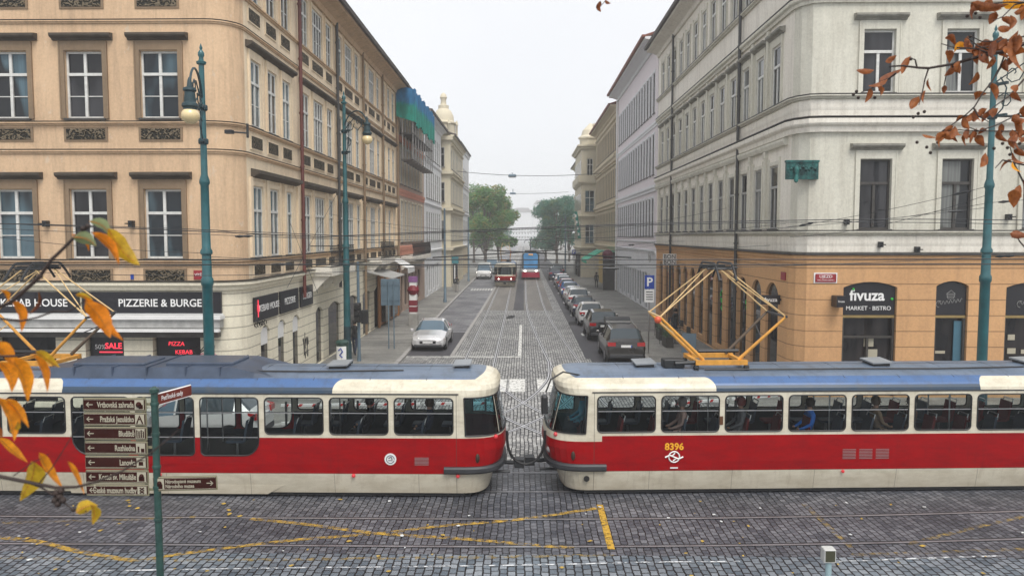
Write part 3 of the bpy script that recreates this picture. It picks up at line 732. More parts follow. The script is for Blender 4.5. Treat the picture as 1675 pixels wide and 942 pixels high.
# ---------------- left row further down the street
def row_building(label, X, s, ya, yb, zt, wallm, floors, base, gz=4.2, roofm='roof', shop=True, mat2=None, pitch=2.1, w=1.0, kind='cross', hood=None, trim=None, pane='pane_far', timber='timber_grey', front=True, over=.7, courses=(), cm=None, seed=1, rise=2.5):
    """building of the street row; s=+1 stands on the left (faces +X), s=-1 on the right"""
    B = Bld(label, (X-s*5, (ya+yb)/2, 0)); L = yb-ya
    n = max(2, int((L-.8)/pitch)); cols = [L/2+(k-(n-1)/2)*pitch for k in range(n)]
    fl = [dict(cols=cols, w=w, z0=a, z1=b_, kind=kind, hood=hood, trim=trim, pane=pane, timber=timber, far=True) for a, b_ in floors]
    r = random.Random(seed); ops = []
    if shop:
        for k in range(0, n-1, 2): ops.append((cols[k]-pitch*.35, cols[k]+pitch*.35, .15, 3.1, .35)); ops.append((cols[k+1]-pitch*.4, cols[k+1]+pitch*.4, .5, 3.0))
    if s > 0: org, rz = (X, ya), math.pi/2; path = [(X, ya), (X, yb)]
    else: org, rz = (X, yb), -math.pi/2; path = [(X, yb), (X, ya)]
    facade(B, org, rz, L, fl, wallm, ops, 0, zt, 'street_wall', base, gz)
    b = MB(); xx = X-s*.11
    b.quad((xx, ya+.2, .1), (xx, yb-.2, .1), (xx, yb-.2, 3.3), (xx, ya+.2, 3.3)); B.add('shop_window', b, 'shop_glass')
    for y0 in (ya, yb): b = MB(); b.quad((X, y0, 0), (X-s*11, y0, 0), (X-s*11, y0, zt), (X, y0, zt)); B.add('party_wall', b, wallm)
    for z, h, o_ in courses: course(B, path, z, h, o_, cm or wallm, 'string_course')
    roof(B, path, zt+.05, over, roofm, rise=rise, soff=cm or wallm)
    return B, path
pk, pp = row_building('salmon facade under repair behind the blue and green scaffold netting', XL, 1, 56.5, 71.6, 16.9, 'salmon_wall', [(5.5, 8.6), (9.9, 12.7), (13.7, 15.9)], 'salmon_wall', pitch=1.85, w=1.0, trim='cream_wall', courses=((4.5, .7, .12), (9.0, .55, .1), (13.0, .45, .12)), cm='salmon_band', timber='timber_white')
balcony(pk, XL, 1, 58, 69, 4.4)
wh, _ = row_building('pale grey plain facade just past the scaffolded house', XL, 1, 71.8, 86.8, 17.5, 'white_wall', [(5.4, 8.3), (9.6, 12.4), (13.6, 16.0)], 'white_wall', pitch=1.8, courses=((4.3, .3, .15), (8.9, .25, .12), (13.0, .25, .12)))
# cream house with a corner tower that steps forward
cr_, pth = row_building('cream house with a domed turret and statue on its roof, left side', -8.4, 1, 87.0, 104.5, 17.2, 'cream_wall', [(5.4, 8.2), (9.7, 12.2), (13.6, 15.8)], 'cream_wall', pitch=2.0, courses=((4.3, .4, .35), (8.8, .4, .3), (12.9, .3, .3)), over=.5, hood='cream_wall')
b = MB(); b.quad((-10.6, 86.95, 0), (-8.4, 86.95, 0), (-8.4, 86.95, 17.2), (-10.6, 86.95, 17.2)); cr_.add('corner_wall', b, 'cream_wall')
b = MB()
for z in (4.3, 8.8, 12.9, 16.7): b.box(-10.4, -8.1, 86.6, 86.95, z, z+.35)
cr_.add('string_course', b, 'cream_wall')
for z in (5.5, 9.8, 13.7):
    cr_.win(window_unit('cross', .9, 2.2, 'timber_grey', 'pane_far', None, None, True), (-9.5, 86.8, z), 0)
b = MB(); b.lathe([(1.35, 0), (1.35, 1.3), (1.5, 1.4), (1.5, 1.55), (1.2, 1.7), (1.15, 2.3), (.85, 2.9), (.6, 3.1), (.6, 3.5), (.35, 3.6), (.3, 4.1), (.42, 4.4), (.3, 4.75), (.05, 4.95)], (-9.3, 88.6, 17.3), 12)
for k in range(6): a = k*1.047; b.lathe([(.12, 0), (.12, 1.2), (.2, 1.3), (.05, 1.8)], (-9.3+1.5*math.cos(a), 88.6+1.5*math.sin(a), 17.3), 6)
b.M = Matrix.Identity(4); cr_.add('turret', b, 'cream_wall', True)
gl, _ = row_building('grey and glass house, last in the left row before the trees', -9.0, 1, 104.7, 124, 18.5, 'white_wall', [(5.4, 8.2), (9.6, 12.2), (13.4, 15.8)], 'tan_wall', pitch=1.7, w=1.25, courses=((4.3, .3, .2), (9, .2, .2), (12.9, .2, .2)), over=.3)
# scaffolding with netting
sc = thing('scaffolding', 'steel scaffold on the salmon facade wrapped in blue and green netting at the eaves', 'scaffold', (-8.8, 62, 0))
so_ = Vector((-8.8, 62, 0)); b = MB()
ys = [56.2+k*1.45 for k in range(9)]
for y in ys:
    for x in (-8.9, -8.15): b.tube([(x, y, 11.4), (x, y, 16.6)], .045, 5)
for z in (11.5, 13.4, 15.4):
    for x in (-8.9, -8.15): b.tube([(x, ys[0], z), (x, ys[-1], z)], .035, 5); b.tube([(x, ys[0], z+.9), (x, ys[-1], z+.9)], .03, 5)
part('tube_frame', b, 'steel', sc, -so_)
for z in (11.45, 13.35, 15.3):
    b = MB(); b.box(-9.0, -8.1, ys[0]-.2, ys[-1]+.2, z, z+.08); part('deck', b, 'timber_dark', sc, -so_)
def netting_mat():
    m = bpy.data.materials.new('blue_green_netting'); t = NT(m); p = t.pos()
    sx = t.n('ShaderNodeSeparateXYZ'); t.l(p, sx.inputs[0])
    f = t.math('ADD', t.math('MULTIPLY', t.math('SUBTRACT', sx.outputs[2], 14.4), .45), t.math('MULTIPLY', t.math('SUBTRACT', t.noise(p, .9, 4), .5), .7))
    c = t.ramp(f, .42, .62, (.01, .22, .17), (.02, .14, .30))
    st = t.noise(t.mapping(p, (1, 4, .4)), 2, 3)
    c = t.mix(.7, c, t.ramp(st, .35, .65, (.45, .45, .45), (1.5, 1.5, 1.5)), 'MULTIPLY')
    t.bsdf(c, .7, 0, .3); return m
M['net'] = netting_mat()
b = MB(); n = 60
for k in range(n):   # hanging folds
    y0 = 55.9+k*(12.2/n); y1 = y0+12.2/n; x0 = -8.02+.07*math.sin(k*1.7); x1 = -8.02+.07*math.sin((k+1)*1.7)
    zt = 16.55+.12*math.sin(k*.5); zb = 14.15+.15*math.sin(k*.37+1)
    b.quad((x0, y0, zb), (x1, y1, 14.15+.15*math.sin((k+1)*.37+1)), (x1, y1, 16.55+.12*math.sin((k+1)*.5)), (x0, y0, zt))
b.quad((-9.3, 55.9, 14.6), (-8.02, 55.9, 14.2), (-8.02, 55.9, 16.5), (-9.3, 55.9, 16.9))
part('netting', b, 'net', sc, -so_)

M['hood_grey'] = pbr('weathered_hood_moulding', (.26, .25, .215), .8, 0, .35, 3)
# ---------------- corner building on the right
RYF = 27.7
R0 = Bld('pale grey corner building with an orange rusticated ground floor and a green bronze plaque', (12, 30, 0))
cornerR = [(XR, 57), (XR, 28.5), (XR+.12, 28.1), (XR+.4, RYF+.07), (XR+.72, RYF), (40, RYF)]
RL = 57-28.5
colsR = []
for k in range(14):
    yc = 30.35+2.05*k
    if yc < 56.4: colsR.append(57-yc)
def yR(y): return 57-y
fR = [dict(cols=colsR, w=1.0, z0=6.25, z1=8.7, kind='tee', trim='grey_wall', timber='timber_grey', pane='pane_dark'),
      dict(cols=colsR, w=1.0, z0=11.0, z1=13.3, kind='tee', trim='grey_wall', hood='hood_grey', timber='timber_white', pane='pane_dark'),
      dict(cols=colsR, w=1.0, z0=15.95, z1=18.1, kind='tee', trim='grey_wall', timber='timber_white', pane='pane_dark')]
gR = []
for i, c in enumerate(colsR):
    w = 1.5 if i in (0, 5, 9) else 1.3; gR.append((c-w/2, c+w/2, .15 if i in (0, 5, 9) else .5, 4.15, .42))
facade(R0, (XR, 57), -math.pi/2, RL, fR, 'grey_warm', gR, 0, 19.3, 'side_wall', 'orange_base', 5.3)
FX = XR+.72
colF = [12.52-FX, 15.41-FX, 18.3-FX, 21.2-FX, 24.1-FX]
fRF = [dict(cols=colF, w=1.12, z0=6.22, z1=8.7, kind='tee', trim='grey_wall', hood='hood_grey', timber='timber_dark', pane='pane_dark'),
       dict(cols=colF, w=1.12, z0=11.04, z1=13.22, kind='tee', trim='grey_wall', hood='hood_grey', timber='timber_white', pane='pane_dark'),
       dict(cols=colF, w=1.12, z0=15.95, z1=18.1, kind='tee', trim='grey_wall', timber='timber_white', pane='pane_dark')]
gF = [(11.51-FX, 13.44-FX, .15, 4.33, .2), (14.83-FX, 15.99-FX, .5, 4.36, .18), (17.33-FX, 19.3-FX, .5, 4.33, .2), (20.6-FX, 21.8-FX, .5, 4.33, .2)]
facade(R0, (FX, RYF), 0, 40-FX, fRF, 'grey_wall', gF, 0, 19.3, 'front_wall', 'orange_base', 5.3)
b = MB()
for i in range(1, 4):
    p, q = cornerR[i], cornerR[i+1]
    b.quad((*p, 5.3), (*q, 5.3), (*q, 19.3), (*p, 19.3), 0); b.quad((*p, 0), (*q, 0), (*q, 5.3), (*p, 5.3), 1)
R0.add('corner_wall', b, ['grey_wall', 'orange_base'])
for z, h, o_, mt in ((5.0, .3, .12, 'orange_base'), (5.3, .08, .2, 'dark_ledge'), (5.4, .6, .05, 'grey_warm'), (6.02, .14, .2, 'grey_wall'), (6.16, .03, .21, 'dark_ledge'), (9.66, .5, .28, 'grey_warm'), (10.17, .03, .3, 'dark_ledge'),
                     (10.2, .62, .05, 'grey_warm'), (10.84, .12, .2, 'grey_wall'), (10.965, .03, .21, 'dark_ledge'), (14.15, .3, .2, 'grey_wall'), (14.46, .03, .21, 'dark_ledge'), (15.7, .14, .18, 'grey_wall'), (15.85, .03, .19, 'dark_ledge')):
    course(R0, cornerR, z, h, o_, mt, 'string_course' if mt != 'dark_ledge' else 'ledge_flashing', 'step' if h > .1 else 'flat')
roof(R0, cornerR, 19.4, 1.0, 'roof', soff='grey_warm')
for yy in (35.1, 50.8): downpipe(R0, XR, yy, .2, 19, 'pipe_grey', (-1, 0))
for c in colsR:
    b = MB(); b.M = frame((XR, 57), -math.pi/2); b.box(c-1.14, c-.91, -.1, 0, 6.25, 9.1); b.box(c-1.17, c-.88, -.13, 0, 9.1, 9.35); R0.add('pilaster', b, 'grey_wall')
    b = MB(); b.M = frame((XR, 57), -math.pi/2); b.box(c-1.14, c-.91, -.1, 0, 11.0, 14.1); R0.add('pilaster', b, 'grey_wall')
b = MB(); b.sweep([(XR, 57), (XR, 28.9)], [(0, 9.35), (.14, 9.36), (.2, 9.5), (.2, 9.6), (0, 9.64)]); R0.add('cornice', b, 'grey_wall')
# shop windows
b = MB(); b.quad((FX, RYF+.28, .1), (40, RYF+.28, .1), (40, RYF+.28, 4.5), (FX, RYF+.28, 4.5)); R0.add('shop_window', b, 'shop_glass')
b = MB(); b.quad((XR+.11, 57, .1), (XR+.11, 28.7, .1), (XR+.11, 28.7, 4.5), (XR+.11, 57, 4.5)); R0.add('shop_window', b, 'shop_glass')
def arch_board(x0, x1, z0, z1, rise, y, mat='black_board'):
    w = (x1-x0)/2; rad = (w*w+rise*rise)/(2*rise); th = math.asin(w/rad); cx = (x0+x1)/2
    pts = [(x0, y, z0), (x1, y, z0)]+[(cx+rad*math.sin(th-2*th*k/8), y, z1-rad+rad*math.cos(th-2*th*k/8)) for k in range(9)]
    b = MB(); b.prism(pts, (0, .05, 0)); b.M = Matrix.Identity(4); return b
for i, (x0, x1) in enumerate(((11.53, 13.42), (14.85, 15.97), (17.35, 19.28))):
    o = R0.add('fascia_board', arch_board(x0, x1, 3.12, 4.32, .19, RYF+.12), 'black_board'); cx = (x0+x1)/2
    if i == 0:
        text('fıvuza', .56, 'letters', o, (cx-.06, RYF+.115, 3.82), bold=.012, sx=1.0); b = MB(); b.sphere((cx+.83, RYF+.1, 3.7), .05, 8); b.sphere((cx-.57, RYF+.1, 4.06), .045, 8)
        part('green_dots', b, pbr('leaf_green_paint', (.03, .5, .06), .5), o); text('MARKET · BISTRO', .21, 'letters', o, (cx, RYF+.115, 3.36), sx=.98)
    else:
        b = MB(); y = RYF+.108
        b.tube([(cx-.42+.84*k/30, y, 3.55+.07*math.sin(k*1.35)+.004*k) for k in range(31)], .008, 4)
        b.tube([(cx-.40+.12*math.cos(t), y, 3.52+.12*math.sin(t)) for t in (1, 1.6, 2.3, 3.1, 3.9, 4.7)], .008, 4)
        for zz in (3.78, 3.84, 3.9): b.tube([(cx-.14, y, zz), (cx+.16, y, zz)], .007, 4)
        b.tube([(cx-.14, y, 3.9), (cx-.1, y, 3.72), (cx+.1, y, 3.72), (cx+.16, y, 3.9), (cx+.01, y, 4.02), (cx-.14, y, 3.9)], .008, 4); part('line_drawing', b, 'timber_grey', o)
        
    b = MB(); b.box(x0, x1, RYF+.1, RYF+.16, 3.02, 3.11); R0.add('brass_rail', b, 'gold')
    b = MB(); b.box(x0, x0+.07, RYF+.1, RYF+.2, .2, 3.0); b.box(x1-.07, x1, RYF+.1, RYF+.2, .2, 3.0)
    if i == 0: b.box((x0+x1)/2-.04, (x0+x1)/2+.04, RYF+.12, RYF+.2, .2, 2.3); b.box(x0, x1, RYF+.12, RYF+.2, 2.28, 2.36)
    R0.add('door_frame' if i == 0 else 'window_frame', b, 'timber_dark')
for x0, z0, w_, h_ in ((12.45, 1.5, .45, .35), (12.4, 1.95, .35, .3), (15.0, 1.7, .35, .1), (15.0, 1.35, .4, .08), (17.6, 1.7, .3, .2), (17.6, 2.2, .25, .2), (18.1, 1.7, .2, .15)):
    b = MB(); b.box(x0, x0+w_, RYF+.23, RYF+.25, z0, z0+h_); R0.add('window_notice', b, 'sign_letter')
b = MB(); b.box(15.62, 15.9, RYF+.2, RYF+.24, .6, 2.9); R0.add('blue_door_strip', b, pbr('dim_blue_panel', (.05, .14, .2), .4))
def side_board(B, x, y, z, w, h, words, size, mat='black_board', lmat='letters', d=.08):
    """board projecting from the right-hand side wall, facing the camera"""
    b = MB(); b.box(x-w, x, y, y+d, z-h/2, z+h/2); b.box(x-.0, x+.12, y+.02, y+.05, z-.04, z+.04); o = B.add('projecting_sign', b, mat)
    text(words, size, lmat, o, (x-w/2, y-.006, z), bold=.003); return o
side_board(R0, XR-.05, 29.2, 3.55, .72, .36, 'fıvuza', .22)
b = MB(); b.box(11.08, 11.4, RYF-.5, RYF-.02, 3.45, 3.85); o = R0.add('projecting_sign', b, 'black_board'); text('fıvuza', .1, 'letters', o, (11.24, RYF-.506, 3.66))
side_board(R0, XR-.1, 49.0, 4.45, .85, .75, 'BON\nBON', .36, 'white', 'black')
for yy, sz in ((31.6, .42), (33.8, .5), (38.2, .5), (41.8, .4)):
    b = MB(); 
    pts = [(XR+.08, yy+.25*math.cos(t)*(1+.3*math.sin(3*t)), 2.95+.6*sz*math.sin(t)) for t in [k*.5 for k in range(13)]]
    b.tube(pts, .05, 4); b.tube([(XR+.08, yy-.2, 2.2), (XR+.08, yy+.2, 2.4), (XR+.08, yy-.1, 2.6)], .04, 4); R0.add('window_decal', b, pbr('green_decal', (.03, .4, .05), .5) if sz > .45 or yy < 32 else 'white')
# red enamel street name plate
b = MB(); b.rbox(XR+1.05-.37, XR+1.05+.37, RYF-.04, RYF-.012, 4.32, 4.62, .03); b.box(XR+1.05-.42, XR+1.05+.42, RYF-.014, RYF-.003, 4.28, 4.66, 1)
o = R0.add('street_name_plate', b, [MATS['enamel_red'], 'white']); text('ÚJEZD', .15, 'letters', o, (XR+1.05, RYF-.044, 4.52), sx=1.1); text('MALÁ STRANA-PRAHA 5', .055, 'letters', o, (XR+1.05, RYF-.044, 4.39))
b = MB(); b.box(XR-.04, XR-.012, 28.75, 29.25, 4.32, 4.62); R0.add('street_name_plate', b, MATS['enamel_red'])
# bronze commemorative plaque at the corner
def verdigris():
    m = bpy.data.materials.new('verdigris_bronze'); t = NT(m); p = t.pos()
    c = t.ramp(t.noise(t.mapping(p, (1, 1, .5)), 4, 6, .7), .38, .66, (.008, .03, .032), (.035, .18, .165)); t.bsdf(c, .6, .3, .4, t.noise(p, 9, 3), .8, .05); return m
M['verdigris'] = verdigris()
pz0, pz1 = 7.97, 8.66
b = MB(); b.M = Matrix.Translation((-.3, .12, 0)); b.box(XR-.18, XR+.95, 27.45, 27.6, pz0+.02, pz1); b.box(XR-.2, XR+.97, 27.42, 27.62, pz1-.07, pz1+.001); b.box(XR+.3, XR+.8, 27.6, 27.9, pz0+.2, pz1-.2)
for k in range(9): b.sphere((XR-.02+.105*k, 27.45, pz1-.3+.05*math.sin(k*2)), .055, 8)
b.lathe([(.0, 0), (.07, .05), (.09, .2), (.05, .3), (.11, .42), (.09, .55), (.03, .62)], (XR+.14, 27.38, pz0-.12), 10)
tag(part('bronze_plaque', b, 'verdigris', None, (0, 0, 0), 0, True), 'green bronze relief plaque with a bust, fixed high on the grey corner', 'plaque')

# ---------------- right row further down
rp, _ = row_building('pinkish white house with closely set tall windows next to the grey corner building', XR, -1, 57.2, 81.4, 20.4, 'pink_wall', [(5.9, 8.8), (10.6, 13.6), (15.2, 18.2)], 'white_wall', pitch=1.5, w=.85, courses=((4.6, .3, .15), (9.3, .5, .2), (14.1, .4, .12), (5.4, .15, .1)), roofm='roof_red', over=1.1, kind='cross', trim='white_wall', gz=4.6, cm='white_wall', pane='pane_dark', timber='timber_dark')
downpipe(rp, XR, 81, .2, 20, 'white', (-1, 0))
b = MB(); b.tube([(XR-.25, 58.5+.45*math.cos(k*.4), 4.35+.4*math.sin(k*.4)) for k in range(17)], .03, 4); b.tube([(XR-.25, 58.1, 4.3), (XR-.25, 58.3, 4.5), (XR-.25, 58.5, 4.25), (XR-.25, 58.7, 4.5), (XR-.25, 58.9, 4.3)], .03, 4); rp.add('wall_emblem', b, 'timber_grey')
tn, _ = row_building('olive tan house with arched cornice frieze, right side', XR, -1, 81.6, 106, 19.6, 'tan_wall', [(5.4, 8.6), (10.2, 13.2), (15.2, 18.0)], 'tan_wall', pitch=1.75, w=1.0, courses=((4.5, .35, .2), (9.1, .6, .35), (14.0, .7, .4)), roofm='roof_red', over=.9, kind='cross', hood='tan_wall', trim='tan_wall', pane='pane_dark', timber='timber_dark')
b = MB(); b.prism([(XR-1.45, 82.0, 4.3), (XR-3.2, 82.0, 3.3), (XR-3.2, 82.0, 3.36), (XR-1.45, 82.0, 4.4)], (0, 7, 0)); b.box(XR-3.2, XR-3.17, 82, 89, 3.0, 3.3); b.box(XR-1.45, XR-.1, 82.0, 89, 4.25, 4.3); tn.add('awning', b, 'awning_green')
b = MB(); b.box(XR-1.4, XR-.1, 81.9, 82.3, .15, 4.2); b.box(XR-.35, XR-.1, 82.4, 90, .15, 3.2); tn.add('shopfront', b, 'timber_dark')
b = MB(); b.sphere((XR-.9, 82.0, 3.9), .6, 10); tn.add('round_sign', b, pbr('dark_red_round_sign', (.12, .01, .03), .5))
b = MB(); b.box(XR-.4, XR-.1, 91, 97, .2, 3.8); tn.add('shopfront', b, pbr('yellow_shopfront', (.5, .36, .12), .6))
ct, pth = row_building('cream house with a projecting bay, balconies and roof lantern, far right', XR, -1, 108.8, 150, 18.7, 'cream_wall', [(5.4, 8.2), (9.6, 12.4), (14.0, 16.6)], 'cream_wall', pitch=2.4, w=1.1, courses=((4.4, .35, .3), (8.9, .3, .25), (13.0, .4, .3)), over=.8, kind='cross', hood='cream_wall')
b = MB(); b.M = frame((7.9, 107.0), 0); wall(b, 2.6, 0, 18.2, [(.55, 1.75, 4.9, 7.5), (.5, 1.8, 9.3, 12.2), (.75, 1.55, 14.2, 16.6)], .2); b.M = Matrix.Identity(4)
b.quad((7.9, 107, 0), (7.9, 120, 0), (7.9, 120, 18.2), (7.9, 107, 18.2)); ct.add('bay_wall', b, 'cream_wall')
for z, w_, h_ in ((4.9, 1.2, 2.6), (9.3, 1.3, 2.9), (14.2, .8, 2.4)): ct.win(window_unit('casement', w_, h_, 'timber_white', 'pane_blue', None, 'cream_wall'), (7.9+1.15, 107.0, z), 0)
for y in (109, 111.5, 114, 116.5, 119):
    for z in (5.3, 9.6, 14.2): 
        b = MB(); b.box(7.86, 7.9, y-.5, y+.5, z, z+2.3); ct.add('window', b, 'pane_far')
bp = [(7.9, 120.2), (7.9, 107.0), (10.5, 107.0)]
for z, h, o_ in ((4.0, .4, .35), (8.3, .5, .4), (13.0, .35, .35), (17.9, .6, .6)): course(ct, bp, z, h, o_, 'cream_wall')
b = MB(); b.sweep(bp, [(.35, 13.35), (.45, 13.35), (.45, 14.3), (.35, 14.3)]); ct.add('balcony', b, 'cream_wall')
b = MB(); b.lathe([(1.5, 0), (1.5, .9), (1.7, 1.0), (1.7, 1.2), (1.3, 1.5), (1.1, 2.2), (.5, 2.8), (.1, 3.2)], (9.2, 108.3, 18.4), 10); b.box(9.8, 11.5, 108, 111, 18.5, 21.2); b.box(9.5, 11.8, 107.7, 111.3, 21.2, 21.5); ct.add('roof_lantern', b, 'cream_wall')
b = MB(); b.prism([(7.0, 107.3, 9.3), (7.35, 107.3, 9.3), (7.9, 107.3, 5.6), (7.5, 107.3, 5.6)], (0, .2, 0)); o = ct.add('banner_sign', b, pbr('green_banner', (.0, .22, .17), .6, grime=.2))
for k in range(4): b = MB(); b.box(7.05+.14*k, 7.25+.14*k, 107.26, 107.29, 8.5-.85*k, 8.9-.85*k); part('banner_letter', b, 'letters', o)
b = MB(); b.box(6.4, 7.9, 107.5, 117, 3.4, 3.6); ct.add('canopy', b, 'timber_grey')
b = MB(); b.box(7.6, 7.88, 108.5, 110.5, .2, 3.3); b.box(7.6, 7.88, 113, 116, .2, 3.2); ct.add('shop_door', b, 'timber_dark')
b = MB(); b.box(10.6, 11.2, 106.2, 106.98, 2, 2.1); ct.add('ledge', b, 'dark_ledge')

# hazy buildings across the river
for i, (x0, x1, z) in enumerate(((-90, -42, 30), (-40, -14, 36), (-13, 8, 30), (9, 36, 38), (38, 90, 30))):
    B = Bld(('low pale block with a hipped roof across the river', 'tall pale block left of the far gap', 'pale block seen faintly at the end of the street', 'broad pale block right of the far gap', 'pale block behind the right trees')[i], ((x0+x1)/2, 800, 0))
    b = MB(); b.box(x0, x1, 800, 825, 0, z); B.add('wall', b, 'white_wall')
    b = MB(); b.add([(x0, 799.5, z), (x1, 799.5, z), (x1, 825.5, z), (x0, 825.5, z), (x0+4, 812, z+5), (x1-4, 812, z+5)], [(0, 1, 5, 4), (1, 2, 5), (2, 3, 4, 5), (3, 0, 4)]); B.add('roof', b, 'roof')
    b = MB(); n = int((x1-x0)/3)
    for k in range(n):
        for zz in (3, 7, 11): b.box(x0+1+k*3, x0+2.3+k*3, 799.8, 800, zz, zz+2)
    tag(B.add('windows', b, 'pane_far'), kind='stuff')
# ================================================================== trams
def tram_paint():
    m = bpy.data.materials.new('red_and_cream_tram_paint'); t = NT(m); MATS['tram_paint'] = m
    p = t.pos(True); sx = t.n('ShaderNodeSeparateXYZ'); t.l(p, sx.inputs[0]); X, Y, Z = sx.outputs
    ax = t.math('ABSOLUTE', X)
    front = t.math('LESS_THAN', X, -5.72)
    top = t.math('SUBTRACT', 1.415, t.math('MULTIPLY', front, .13))
    red = t.math('MULTIPLY', t.math('GREATER_THAN', Z, .585), t.math('LESS_THAN', Z, top))
    q = t.math('MAXIMUM', t.math('SUBTRACT', 3.3, ax), 0.); pz = t.math('MAXIMUM', t.math('SUBTRACT', Z, 2.50), 0.)
    rr = t.math('SQRT', t.math('ADD', t.math('POWER', q, 2.), t.math('POWER', pz, 2.)))
    capc = t.math('LESS_THAN', rr, .21)
    # the cream end caps run up over the roof in a rounded sweep
    endr = t.math('GREATER_THAN', t.math('SUBTRACT', ax, t.math('MULTIPLY', t.math('POWER', t.math('ABSOLUTE', Y), 3.), -.28)), 6.52)
    low = t.math('LESS_THAN', Z, 2.425)
    creamtop = t.math('MAXIMUM', t.math('MAXIMUM', capc, endr), low)
    blue = t.mix(t.ramp(t.noise(t.mapping(p, (.5, 2, 1)), 1.5, 5), .3, .7), (.10, .14, .20), (.15, .19, .26))
    edge = t.math('LESS_THAN', Z, 2.72)
    blue = t.mix(t.math('MULTIPLY', edge, .9), blue, t.mix(t.math('LESS_THAN', Z, 2.56), (.06, .135, .31), (.02, .045, .08)))  # roof-edge reflection above and shading below, painted as blue and navy bands
    dirt = t.noise(t.mapping(p, (1, 1, 3)), 1.6, 6, .7)
    cream = t.mix(t.ramp(dirt, .4, .7), (.70, .655, .53), (.52, .47, .36))
    runs = t.ramp(t.noise(t.mapping(p, (5, 5, .35)), 1.6, 6, .7), .54, .72)
    cream = t.mix(t.math('MULTIPLY', runs, .45), cream, (.36, .30, .22))
    lowdirt = t.math('MULTIPLY', t.math('LESS_THAN', Z, .58), t.math('SUBTRACT', 1., t.math('DIVIDE', Z, .75)))
    cream = t.mix(t.math('MULTIPLY', lowdirt, .45), cream, (.26, .21, .15))
    blue = t.mix(t.math('MULTIPLY', t.ramp(t.noise(t.mapping(p, (1.2, .5, 1)), 2.2, 7, .75), .48, .7), .6), blue, (.06, .065, .07))
    c = t.mix(creamtop, blue, cream)
    redc = t.mix(t.ramp(dirt, .4, .65), (.34, .0015, .004), (.24, .002, .005)); redc = t.mix(t.math('MULTIPLY', runs, .3), redc, (.14, .01, .01))
    c = t.mix(red, c, redc)
    # panel seams
    fr = t.math('FRACT', t.math('DIVIDE', t.math('ADD', X, 20.06), 1.93)); seam = t.math('MULTIPLY', t.math('LESS_THAN', fr, .006), t.math('LESS_THAN', Z, .58))
    s2 = t.math('LESS_THAN', t.math('ABSOLUTE', t.math('SUBTRACT', ax, 5.9)), .008)
    s3 = t.math('LESS_THAN', t.math('ABSOLUTE', t.math('SUBTRACT', Z, .585)), .006)
    seam = t.math('MAXIMUM', seam, t.math('MAXIMUM', s3, t.math('MULTIPLY', s2, t.math('LESS_THAN', Z, 2.42))))
    c = t.mix(t.math('MULTIPLY', seam, .6), c, (.08, .06, .05))
    rr_ = t.math('ADD', .26, t.math('MULTIPLY', dirt, .22))
    t.bsdf(c, rr_, 0, t.math('SUBTRACT', .45, t.math('MULTIPLY', red, .3)), t.noise(p, .9, 2), .05, .03); return m
M['tram'] = tram_paint()
M['seat'] = pbr('blue_grey_seat_shell', (.045, .065, .095), .5)
M['seat_red'] = pbr('red_seat_cloth', (.17, .018, .018), .8)
M['inner'] = pbr('dark_grey_inner_wall', (.022, .023, .025), .7)
M['bumper'] = pbr('dark_grey_bumper', (.035, .037, .042), .5, .1, .2, 4)
M['panto'] = pbr('orange_yellow_pantograph_paint', (.68, .32, .05), .45, 0, .2, 6, grime=.4)
M['panto_thin'] = pbr('pale_yellow_pantograph_paint', (.62, .43, .2), .5, 0, .2, 6)
M['roofbox'] = pbr('slate_blue_roof_housing', (.05, .07, .11), .35, 0, .3, 2)
HS, EC, NB = 5.9, 1.1, 8
THETA = [-90, -86, -76, -66, -55, -44, -34, -29, -20, -10, 0, 10, 20, 29, 34, 44, 55, 66, 76, 86, 90]
